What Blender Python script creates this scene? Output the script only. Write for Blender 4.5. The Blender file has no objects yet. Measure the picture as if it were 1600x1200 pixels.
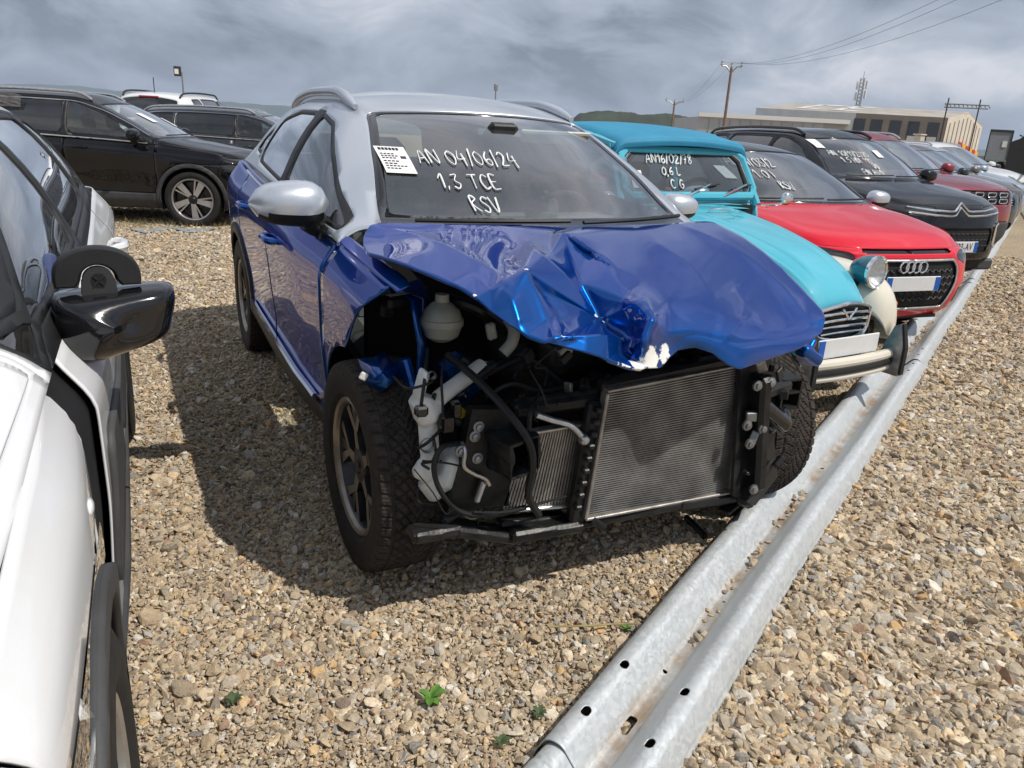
import bpy, bmesh, math, random
import numpy as np
from mathutils import Vector, Matrix
sc = bpy.context.scene
COL = sc.collection
rnd = random.Random(7)
rng = np.random.default_rng(7)

# ------------------------------------------------------------------ camera
cam_d = bpy.data.cameras.new('camera'); cam = bpy.data.objects.new('camera', cam_d); COL.objects.link(cam)
cam_d.sensor_width = 36.0; cam_d.lens = 36.0 * 1185.54 / 1600.0; cam_d.clip_start = 0.02; cam_d.clip_end = 30000
_r = Vector((0.9002145, -0.4325925, 0.04977537)); _u = Vector((0.09571452, 0.30809012, 0.94653009)); _f = Vector((0.42479712, 0.84731588, -0.31875258))
cam.matrix_world = Matrix(((_r.x, _u.x, -_f.x, -1.42101), (_r.y, _u.y, -_f.y, -2.22773), (_r.z, _u.z, -_f.z, 1.40695), (0, 0, 0, 1)))
sc.camera = cam
# ------------------------------------------------------------------ sun and sky
SUN = Vector((0.47, -0.50, 1.0)).normalized()
SUN_EL = math.asin(SUN.z)
sun_d = bpy.data.lights.new('sun', 'SUN'); sun_d.energy = 4.0; sun_d.angle = math.radians(0.6); sun_d.color = (1.0, 0.94, 0.85)
sun = bpy.data.objects.new('sun', sun_d); COL.objects.link(sun)
sun.rotation_euler = (-SUN).to_track_quat('-Z', 'Y').to_euler()
world = bpy.data.worlds.new('World'); sc.world = world; world.use_nodes = True
def build_world():
    nt = world.node_tree; nt.nodes.clear(); N = nt.nodes.new; L = nt.links.new
    out = N('ShaderNodeOutputWorld'); bg = N('ShaderNodeBackground'); bg.inputs['Strength'].default_value = 0.1
    sky = N('ShaderNodeTexSky'); sky.sky_type = 'NISHITA'; sky.sun_disc = False
    sky.sun_elevation = SUN_EL; sky.sun_rotation = math.atan2(SUN.x, SUN.y); sky.air_density = 1.0; sky.dust_density = 1.5
    tc = N('ShaderNodeTexCoord'); sep = N('ShaderNodeSeparateXYZ'); L(tc.outputs['Generated'], sep.inputs[0])
    # direction projected on a cloud deck
    ad = N('ShaderNodeMath'); ad.operation = 'ADD'; ad.inputs[1].default_value = 0.42; L(sep.outputs['Z'], ad.inputs[0])
    mx = N('ShaderNodeMath'); mx.operation = 'MAXIMUM'; mx.inputs[1].default_value = 0.05; L(ad.outputs[0], mx.inputs[0])
    dx = N('ShaderNodeMath'); dx.operation = 'DIVIDE'; L(sep.outputs['X'], dx.inputs[0]); L(mx.outputs[0], dx.inputs[1])
    dy = N('ShaderNodeMath'); dy.operation = 'DIVIDE'; L(sep.outputs['Y'], dy.inputs[0]); L(mx.outputs[0], dy.inputs[1])
    cmb = N('ShaderNodeCombineXYZ'); L(dx.outputs[0], cmb.inputs[0]); L(dy.outputs[0], cmb.inputs[1])
    def noise(scale, det, rough, off, dist=0.0):
        mp = N('ShaderNodeMapping'); mp.inputs['Location'].default_value = off; L(cmb.outputs[0], mp.inputs[0])
        n = N('ShaderNodeTexNoise'); n.inputs['Scale'].default_value = scale; n.inputs['Detail'].default_value = det
        n.inputs['Roughness'].default_value = rough; n.inputs['Distortion'].default_value = dist; L(mp.outputs[0], n.inputs[0]); return n
    n1 = noise(1.0, 5, 0.50, (3.1, 1.7, 0), 0.5); n2 = noise(2.8, 6, 0.58, (8.3, 4.1, 2.0), 0.6)
    mixn = N('ShaderNodeMath'); mixn.operation = 'MULTIPLY_ADD'; mixn.inputs[1].default_value = 0.48
    L(n2.outputs['Fac'], mixn.inputs[0]); 
    sc1 = N('ShaderNodeMath'); sc1.operation = 'MULTIPLY'; sc1.inputs[1].default_value = 0.52; L(n1.outputs['Fac'], sc1.inputs[0]); L(sc1.outputs[0], mixn.inputs[2])
    cr = N('ShaderNodeValToRGB'); e = cr.color_ramp.elements
    e[0].position = 0.40; e[0].color = (2.2, 2.55, 3.2, 1)
    e[1].position = 0.61; e[1].color = (8.2, 8.3, 8.9, 1)
    m = e.new(0.465); m.color = (3.7, 4.2, 5.1, 1)
    m = e.new(0.53); m.color = (5.0, 5.55, 6.5, 1)
    L(mixn.outputs[0], cr.inputs[0])
    mix = N('ShaderNodeMixRGB'); 
    th = N('ShaderNodeMapRange'); th.inputs['From Min'].default_value = 0.70; th.inputs['From Max'].default_value = 0.62
    th.inputs['To Min'].default_value = 0.55; th.inputs['To Max'].default_value = 0.97
    L(mixn.outputs[0], th.inputs['Value']); L(th.outputs[0], mix.inputs[0])
    L(sky.outputs[0], mix.inputs[1]); L(cr.outputs[0], mix.inputs[2]); L(mix.outputs[0], bg.inputs['Color']); L(bg.outputs[0], out.inputs[0])
build_world()
sc.view_settings.view_transform = 'Standard'; sc.view_settings.look = 'None'; sc.view_settings.exposure = 0.0; sc.view_settings.gamma = 1.0
sc.view_settings.use_curve_mapping = False
sc.render.engine = 'CYCLES'
sc.cycles.use_denoising = True
sc.cycles.max_bounces = 8; sc.cycles.transparent_max_bounces = 16; sc.cycles.glossy_bounces = 4; sc.cycles.diffuse_bounces = 3
sc.cycles.caustics_reflective = False; sc.cycles.caustics_refractive = False
# ------------------------------------------------------------------ materials
MATS = {}
def new_mat(name):
    m = bpy.data.materials.new(name); m.use_nodes = True; nt = m.node_tree; nt.nodes.clear()
    out = nt.nodes.new('ShaderNodeOutputMaterial'); MATS[name] = m
    return m, nt, out
def setp(b, **kw):
    for k, v in kw.items():
        k = k.replace('_', ' ')
        b.inputs[k].default_value = (*v, 1) if isinstance(v, tuple) and len(v) == 3 else v
def vnoise(nt, scale, det=4, rough=0.5, coord='Object', stretch=None):
    tc = nt.nodes.new('ShaderNodeTexCoord'); n = nt.nodes.new('ShaderNodeTexNoise')
    n.inputs['Scale'].default_value = scale; n.inputs['Detail'].default_value = det; n.inputs['Roughness'].default_value = rough
    if stretch:
        mp = nt.nodes.new('ShaderNodeMapping'); mp.inputs['Scale'].default_value = stretch
        nt.links.new(tc.outputs[coord], mp.inputs[0]); nt.links.new(mp.outputs[0], n.inputs[0])
    else: nt.links.new(tc.outputs[coord], n.inputs[0])
    return n
def ramp(nt, src, stops):
    r = nt.nodes.new('ShaderNodeValToRGB'); e = r.color_ramp.elements
    while len(e) < len(stops): e.new(0.5)
    for i, (p, c) in enumerate(stops): e[i].position = p; e[i].color = (*c, 1) if len(c) == 3 else c
    nt.links.new(src, r.inputs[0]); return r
def simple(name, col, rough=0.5, metal=0.0, coat=0.0, var=0.12, scale=9.0, bump=0.0, bscale=60.0, spec=0.35, coatr=0.04, rvar=0.12):
    m, nt, out = new_mat(name); b = nt.nodes.new('ShaderNodeBsdfPrincipled'); L = nt.links.new
    setp(b, Metallic=metal, Coat_Weight=coat, Coat_Roughness=coatr, Specular_IOR_Level=spec)
    n = vnoise(nt, scale, 5, 0.6)
    lo = tuple(c * (1 - var) for c in col); hi = tuple(min(1, c * (1 + var)) for c in col)
    r = ramp(nt, n.outputs['Fac'], [(0.3, lo), (0.7, hi)]); L(r.outputs[0], b.inputs['Base Color'])
    mr = nt.nodes.new('ShaderNodeMapRange'); mr.inputs['To Min'].default_value = max(0.02, rough * (1 - rvar)); mr.inputs['To Max'].default_value = min(1, rough * (1 + rvar))
    L(n.outputs['Fac'], mr.inputs['Value']); L(mr.outputs[0], b.inputs['Roughness'])
    if bump:
        n2 = vnoise(nt, bscale, 3, 0.6); bp = nt.nodes.new('ShaderNodeBump'); bp.inputs['Strength'].default_value = bump; bp.inputs['Distance'].default_value = 0.004
        L(n2.outputs['Fac'], bp.inputs['Height']); L(bp.outputs[0], b.inputs['Normal'])
    L(b.outputs[0], out.inputs[0]); return m
def paint(name, col, metal=0.0, rough=0.35, dust=0.10, flake=0.0):
    """lacquered car paint with a thin, patchy film of road dust"""
    m, nt, out = new_mat(name); b = nt.nodes.new('ShaderNodeBsdfPrincipled'); L = nt.links.new
    setp(b, Metallic=metal, Roughness=rough, Coat_Weight=1.0, Coat_IOR=1.45, Specular_IOR_Level=0.05 if metal < .1 else .3)
    if metal > .3 and max(col) > 3 * min(col): b.inputs['Specular Tint'].default_value = (*[c / max(col) for c in col], 1)
    n = vnoise(nt, 3.2, 8, 0.65); n2 = vnoise(nt, 140.0, 2, 0.5)
    base = nt.nodes.new('ShaderNodeRGB'); base.outputs[0].default_value = (*col, 1)
    fl = nt.nodes.new('ShaderNodeMixRGB'); fl.blend_type = 'MULTIPLY'; fl.inputs[0].default_value = 0.35 if metal > 0 else 0.08
    n3 = vnoise(nt, 900.0, 1, 0.5); r3 = ramp(nt, n3.outputs['Fac'], [(0.3, (0.5, 0.5, 0.5)), (0.7, (1.2, 1.2, 1.2))])
    L(base.outputs[0], fl.inputs[1]); L(r3.outputs[0], fl.inputs[2])
    mul = nt.nodes.new('ShaderNodeMath'); mul.operation = 'MULTIPLY'
    rr = ramp(nt, n.outputs['Fac'], [(0.42, (0, 0, 0)), (0.75, (1, 1, 1))]); rr2 = ramp(nt, n2.outputs['Fac'], [(0.35, (0.4, 0.4, 0.4)), (0.7, (1, 1, 1))])
    L(rr.outputs[0], mul.inputs[0]); L(rr2.outputs[0], mul.inputs[1])
    mul2 = nt.nodes.new('ShaderNodeMath'); mul2.operation = 'MULTIPLY'; mul2.inputs[1].default_value = dust; L(mul.outputs[0], mul2.inputs[0])
    mx = nt.nodes.new('ShaderNodeMixRGB'); mx.inputs[2].default_value = (0.32, 0.28, 0.22, 1); L(mul2.outputs[0], mx.inputs[0]); L(fl.outputs[0], mx.inputs[1])
    L(mx.outputs[0], b.inputs['Base Color'])
    cr = nt.nodes.new('ShaderNodeMapRange'); cr.inputs['To Min'].default_value = 0.015; cr.inputs['To Max'].default_value = 0.015 + dust * 0.6
    L(mul.outputs[0], cr.inputs['Value']); L(cr.outputs[0], b.inputs['Coat Roughness'])
    # very slight orange peel
    n4 = vnoise(nt, 55.0, 2, 0.5); bp = nt.nodes.new('ShaderNodeBump'); bp.inputs['Strength'].default_value = 0.02; bp.inputs['Distance'].default_value = 0.002
    L(n4.outputs['Fac'], bp.inputs['Height']); L(bp.outputs[0], b.inputs['Coat Normal'])
    L(b.outputs[0], out.inputs[0]); return m
def glass(name, tint=(0.75, 0.82, 0.80), refl=1.0, dust=0.06):
    m, nt, out = new_mat(name); L = nt.links.new
    tr = nt.nodes.new('ShaderNodeBsdfTransparent'); tr.inputs[0].default_value = (*tint, 1)
    gl = nt.nodes.new('ShaderNodeBsdfGlossy'); gl.inputs['Roughness'].default_value = 0.015; gl.inputs[0].default_value = (0.95, 0.97, 1.0, 1)
    fr = nt.nodes.new('ShaderNodeFresnel'); fr.inputs[0].default_value = 1.52
    geo = nt.nodes.new('ShaderNodeNewGeometry')
    mr = nt.nodes.new('ShaderNodeMath'); mr.operation = 'MULTIPLY'; mr.inputs[1].default_value = 1.75 * refl; mr.use_clamp = True; L(fr.outputs[0], mr.inputs[0])
    inv = nt.nodes.new('ShaderNodeMath'); inv.operation = 'SUBTRACT'; inv.inputs[0].default_value = 1.0; L(geo.outputs['Backfacing'], inv.inputs[1])
    mr2 = nt.nodes.new('ShaderNodeMath'); mr2.operation = 'MULTIPLY'; L(mr.outputs[0], mr2.inputs[0]); L(inv.outputs[0], mr2.inputs[1])
    mx = nt.nodes.new('ShaderNodeMixShader'); L(mr2.outputs[0], mx.inputs[0]); L(tr.outputs[0], mx.inputs[1]); L(gl.outputs[0], mx.inputs[2])
    df = nt.nodes.new('ShaderNodeBsdfDiffuse'); df.inputs[0].default_value = (0.45, 0.43, 0.40, 1)
    n = vnoise(nt, 2.5, 9, 0.75); r = ramp(nt, n.outputs['Fac'], [(0.35, (dust * 0.3,) * 3), (0.75, (dust * 1.6,) * 3)])
    mx2 = nt.nodes.new('ShaderNodeMixShader'); L(r.outputs[0], mx2.inputs[0]); L(mx.outputs[0], mx2.inputs[1]); L(df.outputs[0], mx2.inputs[2])
    L(mx2.outputs[0], out.inputs[0]); return m

BLUE = paint('blue_paint', (0.001, 0.078, 0.33), 0.72, 0.31, 0.008)
SILVER = paint('silver_paint', (0.60, 0.64, 0.70), 0.65, 0.36, 0.04)
WHITE = paint('white_paint', (0.70, 0.71, 0.725), 0.0, 0.4, 0.06)
BLACKP = paint('black_paint', (0.004, 0.004, 0.006), 0.0, 0.35, 0.008)
GREYP = paint('grey_paint', (0.045, 0.05, 0.06), 0.5, 0.35, 0.05)
TEAL = paint('turquoise_paint', (0.09, 0.45, 0.58), 0.0, 0.4, 0.04)
CREAM = paint('cream_paint', (0.70, 0.66, 0.56), 0.0, 0.4, 0.06)
RED = paint('red_paint', (0.66, 0.012, 0.03), 0.0, 0.38, 0.012)
DRED = paint('dark_red_paint', (0.25, 0.012, 0.025), 0.25, 0.36, 0.06)
NAVYP = paint('dark_slate_paint', (0.02, 0.035, 0.045), 0.4, 0.35, 0.05)
TAUPE = paint('taupe_paint', (0.15, 0.135, 0.125), 0.5, 0.36, 0.05)
PALEB = paint('pale_blue_paint', (0.45, 0.53, 0.62), 0.5, 0.36, 0.05)
PLASTIC = simple('black_plastic', (0.015, 0.016, 0.0175), 0.5, var=0.25, bump=0.15, bscale=300)
PLASTICG = simple('gloss_black_plastic', (0.008, 0.008, 0.010), 0.12, coat=0.6, var=0.1)
PLASTICD = simple('dirty_black_plastic', (0.013, 0.0135, 0.0145), 0.38, var=0.7, scale=14, bump=0.3, bscale=90)
CLAD = simple('grey_cladding', (0.055, 0.056, 0.058), 0.6, var=0.18, bump=0.12, bscale=350)
RUBBER = simple('tyre_rubber', (0.020, 0.019, 0.018), 0.75, var=0.35, scale=22, bump=0.2, bscale=160)
TREAD = simple('dusty_tread_rubber', (0.036, 0.030, 0.026), 0.85, var=0.5, scale=30, bump=0.3, bscale=200)
DARKI = simple('dark_interior', (0.016, 0.017, 0.018), 0.75, var=0.3, scale=20, bump=0.15, bscale=200)
GREYI = simple('grey_interior', (0.07, 0.075, 0.078), 0.7, var=0.25, scale=20)
SHELLI = simple('inner_shell_dark', (0.008, 0.008, 0.009), 0.7, var=0.3)
ALU = simple('aluminium', (0.55, 0.55, 0.54), 0.35, 0.9, var=0.2, scale=30)
ALUD = simple('dull_fin_aluminium', (0.36, 0.34, 0.32), 0.45, 0.75, var=0.35, scale=18, bump=0.2, bscale=220)
CHROME = simple('chrome', (0.78, 0.79, 0.80), 0.08, 1.0, var=0.06)
STEEL = simple('grey_steel', (0.30, 0.31, 0.32), 0.45, 0.8, var=0.3, scale=24)
MACH = simple('machined_rim_face', (0.50, 0.49, 0.47), 0.32, 0.8, var=0.15)
BRONZE = simple('dusty_machined_rim_face', (0.30, 0.27, 0.24), 0.38, 0.75, var=0.25, scale=20)
RIMBLK = simple('rim_black', (0.012, 0.012, 0.013), 0.35, coat=0.3, var=0.2)
WHITEPL = simple('white_plastic', (0.74, 0.75, 0.73), 0.42, var=0.10, scale=16, bump=0.08)
MILKPL = simple('milky_plastic', (0.36, 0.38, 0.35), 0.45, var=0.2, scale=14)
PAPER = simple('white_paper', (0.82, 0.82, 0.82), 0.8, var=0.04)
INK = simple('black_ink', (0.03, 0.03, 0.035), 0.8)
CHALK = simple('white_marker', (0.86, 0.88, 0.86), 0.8, var=0.15, scale=60)
PLATE = simple('plate_white', (0.66, 0.67, 0.68), 0.45, var=0.05)
PLBLUE = simple('plate_blue', (0.01, 0.10, 0.42), 0.4)
AMBER = simple('amber_lens', (0.75, 0.22, 0.02), 0.2, coat=0.6)
REDLENS = simple('red_lens', (0.35, 0.01, 0.012), 0.15, coat=0.8)
LENS = simple('lamp_reflector', (0.80, 0.82, 0.84), 0.25, 0.15, coat=1.0, var=0.35, scale=35)
CHIP = simple('white_primer', (0.80, 0.80, 0.78), 0.6, var=0.08, scale=40)
YELLOW = simple('yellow_cap', (0.75, 0.55, 0.02), 0.5)
GLASSW = glass('windscreen_glass', (0.82, 0.89, 0.87), 1.5, 0.045)
GLASSS = glass('side_glass', (0.42, 0.47, 0.48), 1.15, 0.03)
GLASSD = glass('dark_privacy_glass', (0.07, 0.08, 0.085), 1.2, 0.03)
LENSG = glass('clear_lens', (0.9, 0.92, 0.93), 0.8, 0.02)

# ------------------------------------------------------------------ mesh helpers
def mesh_obj(name, V, F, mat, parent=None, smooth=True, mats=None, mi=None, auto=None):
    me = bpy.data.meshes.new(name)
    me.from_pydata([tuple(map(float, v)) for v in V], [], [tuple(int(i) for i in f) for f in F])
    for m in (mats or [mat]): me.materials.append(m)
    if mi is not None: me.polygons.foreach_set('material_index', np.asarray(mi, np.int32))
    if smooth:
        me.polygons.foreach_set('use_smooth', np.ones(len(me.polygons), bool))
        if auto: me.set_sharp_from_angle(angle=math.radians(auto))
    me.update()
    o = bpy.data.objects.new(name, me); COL.objects.link(o)
    if parent is not None: o.parent = parent
    return o
def tag(o, label, cat, group=None, kind=None):
    o['label'] = label; o['category'] = cat
    if group: o['group'] = group
    if kind: o['kind'] = kind
    return o
def empty(name, loc=(0, 0, 0), rz=0.0, parent=None):
    o = bpy.data.objects.new(name, None); COL.objects.link(o); o.location = loc; o.rotation_euler = (0, 0, rz); o.empty_display_size = 0.1
    if parent is not None: o.parent = parent
    return o
class MB:
    def __init__(s): s.V = []; s.F = []; s.M = []; s.n = 0
    def add(s, V, F, m=0):
        V = np.asarray(V, float).reshape(-1, 3); b = s.n; s.V.append(V); s.n += len(V)
        for f in F: s.F.append(tuple(i + b for i in f)); s.M.append(m)
        return s
    def box(s, c, d, rot=None, m=0, bev=0.0):
        c = np.array(c, float); h = np.array(d, float) / 2
        if bev <= 0:
            P = np.array([[x, y, z] for x in (-1, 1) for y in (-1, 1) for z in (-1, 1)], float) * h
            F = [(0, 1, 3, 2), (4, 6, 7, 5), (0, 4, 5, 1), (2, 3, 7, 6), (0, 2, 6, 4), (1, 5, 7, 3)]
        else:
            bev = min(bev, *(h * 0.95)); P = []; idx = {}
            for sx in (-1, 1):
                for sy in (-1, 1):
                    for sz in (-1, 1):
                        for a in range(3):
                            q = np.array([sx, sy, sz]) * (h - bev); q[a] = (sx, sy, sz)[a] * h[a]; idx[(sx, sy, sz, a)] = len(P); P.append(q)
            F = []
            for a in range(3):
                b_, c_ = (a + 1) % 3, (a + 2) % 3
                for sg in (-1, 1):
                    ring = []
                    for (i, j) in ((-1, -1), (1, -1), (1, 1), (-1, 1)):
                        t = [0, 0, 0]; t[a] = sg; t[b_] = i; t[c_] = j; ring.append(idx[(*t, a)])
                    F.append(tuple(ring if sg > 0 else ring[::-1]))
                for i in (-1, 1):
                    for j in (-1, 1):
                        r4 = []
                        for sg, ax in ((-1, b_), (-1, c_), (1, c_), (1, b_)):
                            t = [0, 0, 0]; t[a] = sg; t[b_] = i; t[c_] = j; r4.append(idx[(*t, ax)])
                        F.append(tuple(r4 if i * j < 0 else r4[::-1]))
            for sx in (-1, 1):
                for sy in (-1, 1):
                    for sz in (-1, 1):
                        t = tuple(idx[(sx, sy, sz, a)] for a in range(3)); F.append(t if sx * sy * sz > 0 else t[::-1])
            P = np.array(P)
        if rot is not None: P = P @ np.array(rot).T
        return s.add(P + c, F, m)
    def tube(s, pts, r, n=8, m=0, cap=True, flat=None):
        P = np.asarray(pts, float); k = len(P); rr = np.broadcast_to(np.asarray(r, float), (k,))
        T = np.gradient(P, axis=0); T /= np.linalg.norm(T, axis=1)[:, None] + 1e-12
        up = np.array([0, 0, 1.0]) if abs(T[0][2]) < 0.9 else np.array([1.0, 0, 0]); V = []
        a = np.cross(T[0], up); a /= np.linalg.norm(a)
        for i in range(k):
            a = a - T[i] * (a @ T[i]); a /= np.linalg.norm(a) + 1e-12; b = np.cross(T[i], a)
            for j in range(n):
                t = 2 * math.pi * j / n; V.append(P[i] + rr[i] * (math.cos(t) * a + math.sin(t) * b))
        F = [(i * n + j, i * n + (j + 1) % n, (i + 1) * n + (j + 1) % n, (i + 1) * n + j) for i in range(k - 1) for j in range(n)]
        if cap: F += [tuple(range(n))[::-1], tuple((k - 1) * n + j for j in range(n))]
        return s.add(V, F, m)
    def lathe(s, prof, n=24, axis='x', c=(0, 0, 0), m=0, closed=False):
        """prof: list of (a, r): a along the axis"""
        V = []; k = len(prof)
        for a, r in prof:
            for j in range(n):
                t = 2 * math.pi * j / n; u, w = r * math.cos(t), r * math.sin(t)
                V.append({'x': (a, u, w), 'y': (u, a, w), 'z': (u, w, a)}[axis])
        F = [(i * n + j, i * n + (j + 1) % n, (i + 1) * n + (j + 1) % n, (i + 1) * n + j) for i in range(k - 1) for j in range(n)]
        if axis == 'y': F = [f[::-1] for f in F]
        return s.add(np.array(V) + np.array(c, float), F, m)
    def prism(s, poly, z0, z1, axis=2, m=0):
        """poly in the two other axes (cyclic order), extruded along axis"""
        n = len(poly); a, b = (axis + 1) % 3, (axis + 2) % 3; V = np.zeros((2 * n, 3))
        for i, (p, q) in enumerate(poly):
            V[i, a] = p; V[i, b] = q; V[i, axis] = z0; V[n + i, a] = p; V[n + i, b] = q; V[n + i, axis] = z1
        F = [tuple(range(n))[::-1], tuple(range(n, 2 * n))] + [(i, (i + 1) % n, n + (i + 1) % n, n + i) for i in range(n)]
        return s.add(V, F, m)
    def grid(s, P, m=0, flip=False, cu=False, cv=False):
        P = np.asarray(P, float); a, b = P.shape[:2]; F = []
        for i in range(a - (0 if cu else 1)):
            for j in range(b - (0 if cv else 1)):
                q = (i * b + j, ((i + 1) % a) * b + j, ((i + 1) % a) * b + (j + 1) % b, i * b + (j + 1) % b); F.append(q[::-1] if flip else q)
        return s.add(P.reshape(-1, 3), F, m)
    def ellipsoid(s, c, r, n=12, m=0):
        V = []; k = n // 2 + 1
        for i in range(k):
            ph = math.pi * i / (k - 1)
            for j in range(n): t = 2 * math.pi * j / n; V.append((r[0] * math.sin(ph) * math.cos(t), r[1] * math.sin(ph) * math.sin(t), r[2] * math.cos(ph)))
        F = [(i * n + j, (i + 1) * n + j, (i + 1) * n + (j + 1) % n, i * n + (j + 1) % n) for i in range(k - 1) for j in range(n)]
        return s.add(np.array(V) + np.array(c, float), F, m)
    def obj(s, name, mat, parent=None, smooth=True, mats=None, auto=35):
        V = np.concatenate(s.V) if s.V else np.zeros((0, 3))
        return mesh_obj(name, V, s.F, mat, parent, smooth, mats, s.M if mats else None, auto)
def rotm(ax, deg): return np.array(Matrix.Rotation(math.radians(deg), 3, ax))
def mono(t, y, x):
    """monotone cubic through (t, y) at x; y may be (n, k)"""
    t = np.asarray(t, float); y = np.asarray(y, float); x = np.clip(np.asarray(x, float), t[0], t[-1])
    one = y.ndim == 1
    if one: y = y[:, None]
    h = np.diff(t); d = np.diff(y, axis=0) / h[:, None]; m = np.zeros_like(y)
    m[0] = d[0]; m[-1] = d[-1]
    for i in range(1, len(t) - 1):
        w1, w2 = 2 * h[i] + h[i - 1], h[i] + 2 * h[i - 1]
        with np.errstate(divide='ignore', invalid='ignore'):
            mm = (w1 + w2) / (w1 / d[i - 1] + w2 / d[i])
        m[i] = np.where(d[i - 1] * d[i] > 0, mm, 0)
    k = np.clip(np.searchsorted(t, x, 'right') - 1, 0, len(t) - 2); s = ((x - t[k]) / h[k])[:, None]; H = h[k][:, None]
    r = (2 * s**3 - 3 * s**2 + 1) * y[k] + (s**3 - 2 * s**2 + s) * H * m[k] + (-2 * s**3 + 3 * s**2) * y[k + 1] + (s**3 - s**2) * H * m[k + 1]
    return r[:, 0] if one else r
def cat(P, n):
    """Catmull-Rom through points, n samples per segment"""
    P = np.asarray(P, float); Q = np.vstack([2 * P[0] - P[1], P, 2 * P[-1] - P[-2]]); out = []
    for i in range(len(P) - 1):
        a, b, c, d = Q[i:i + 4]
        for t in np.linspace(0, 1, n, endpoint=False): out.append(0.5 * (2 * b + (c - a) * t + (2 * a - 5 * b + 4 * c - d) * t * t + (3 * b - a - 3 * c + d) * t**3))
    out.append(P[-1]); return np.array(out)
def sdf_poly(P, poly, r=0.0):
    """signed distance (neg. inside) to a polygon with corner radius r"""
    poly = np.asarray(poly, float)
    if r > 0: poly = inset(poly, r)
    n = len(poly); d = np.full(len(P), 1e9); ins = np.zeros(len(P), bool)
    for i in range(n):
        a, b = poly[i], poly[(i + 1) % n]; e = b - a; w = P - a
        t = np.clip((w @ e) / (e @ e + 1e-12), 0, 1); q = w - t[:, None] * e; d = np.minimum(d, (q**2).sum(1))
        c1 = (a[1] > P[:, 1]) != (b[1] > P[:, 1])
        with np.errstate(divide='ignore', invalid='ignore'): xx = (b[0] - a[0]) * (P[:, 1] - a[1]) / (b[1] - a[1]) + a[0]
        ins ^= c1 & (P[:, 0] < xx)
    d = np.sqrt(d); return np.where(ins, -d, d) - r
def inset(poly, r):
    n = len(poly); ar = 0.5 * sum(poly[i][0] * poly[(i + 1) % n][1] - poly[(i + 1) % n][0] * poly[i][1] for i in range(n)); sg = 1 if ar > 0 else -1; out = []
    for i in range(n):
        a, b, c = poly[i - 1], poly[i], poly[(i + 1) % n]
        e1 = (b - a) / np.linalg.norm(b - a); e2 = (c - b) / np.linalg.norm(c - b)
        n1 = np.array([-e1[1], e1[0]]) * sg; n2 = np.array([-e2[1], e2[0]]) * sg
        k = n1 + n2; k = k / max(0.25, 1 + n1 @ n2); out.append(b + k * r)
    return np.array(out)
class Patch:
    """a smooth sheet that can be cut along any outline (faces kept as a padded index array)"""
    W = 12
    def __init__(s, V, U, A): s.V = np.asarray(V, float); s.U = np.asarray(U, float); s.A = A
    @staticmethod
    def grid(P, U):
        a, b = P.shape[:2]; i, j = np.meshgrid(np.arange(a - 1), np.arange(b - 1), indexing='ij'); i = i.ravel(); j = j.ravel()
        q = np.stack([i * b + j, (i + 1) * b + j, (i + 1) * b + j + 1, i * b + j + 1], 1)
        return Patch(P.reshape(-1, 3), U.reshape(-1, 2), np.hstack([q, np.repeat(q[:, 3:], Patch.W - 4, 1)]))
    @property
    def F(s):
        out = []
        for f in s.A.tolist():
            k = len(f)
            while k > 1 and f[k - 1] == f[k - 2]: k -= 1
            out.append(tuple(f[:k]))
        return out
    def cut(s, d):
        d = np.where(np.abs(d) < 1e-6, 1e-6, d); neg = d < 0; nf = neg[s.A]; al = nf.all(1); an = nf.any(1)
        mixed = np.where(an & ~al)[0]; VV = []; UU = []; cache = {}; fin = []; fout = []; base = len(s.V); W = Patch.W
        for f in Patch(s.V, s.U, s.A[mixed]).F:
            a = []; b = []; n = len(f)
            for i in range(n):
                p, q = f[i], f[(i + 1) % n]
                (a if neg[p] else b).append(p)
                if neg[p] != neg[q]:
                    key = (p, q) if p < q else (q, p)
                    if key not in cache:
                        t = d[p] / (d[p] - d[q]); cache[key] = base + len(VV); VV.append(s.V[p] + t * (s.V[q] - s.V[p])); UU.append(s.U[p] + t * (s.U[q] - s.U[p]))
                    a.append(cache[key]); b.append(cache[key])
            for lst, dst in ((a, fin), (b, fout)):
                if len(lst) > W: lst = lst[:W]
                if len(lst) > 2: dst.append(lst + [lst[-1]] * (W - len(lst)))
        V = np.vstack([s.V, VV]) if VV else s.V; U = np.vstack([s.U, UU]) if UU else s.U
        mk = lambda old, new: Patch(V, U, np.vstack([old, np.array(new, int).reshape(-1, W)])).clean()
        return mk(s.A[al], fin), mk(s.A[~an], fout)
    def clean(s):
        if not len(s.A): return Patch(np.zeros((0, 3)), np.zeros((0, 2)), np.zeros((0, Patch.W), int))
        used = np.unique(s.A); mp = -np.ones(len(s.V), int); mp[used] = np.arange(len(used))
        s.V = s.V[used]; s.U = s.U[used]; s.A = mp[s.A]; return s
    def yz(s): return s.V[:, 1:3]
    def xz(s): return s.V[:, [0, 2]]
    def copy(s): return Patch(s.V.copy(), s.U.copy(), s.A.copy())
    def normals(s):
        N = np.zeros_like(s.V); p0 = s.V[s.A[:, 0]]; T = np.zeros_like(p0)
        for i in range(1, Patch.W - 1): T += np.cross(s.V[s.A[:, i]] - p0, s.V[s.A[:, i + 1]] - p0)
        for i in range(4): np.add.at(N, s.A[:, i], T)
        return N / (np.linalg.norm(N, axis=1)[:, None] + 1e-12)
    def offset(s, d): q = s.copy(); q.V = q.V + q.normals() * d; return q
def mirrored(p):
    q = p.copy(); q.V = q.V * np.array([-1, 1, 1])
    W = Patch.W; q.A = np.array([list(f[::-1]) + [f[0]] * (W - len(f)) for f in q.F], int).reshape(-1, W); return q
def joinp(a, b):
    return Patch(np.vstack([a.V, b.V]), np.vstack([a.U, b.U]), np.vstack([a.A, b.A + len(a.V)]))
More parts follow.
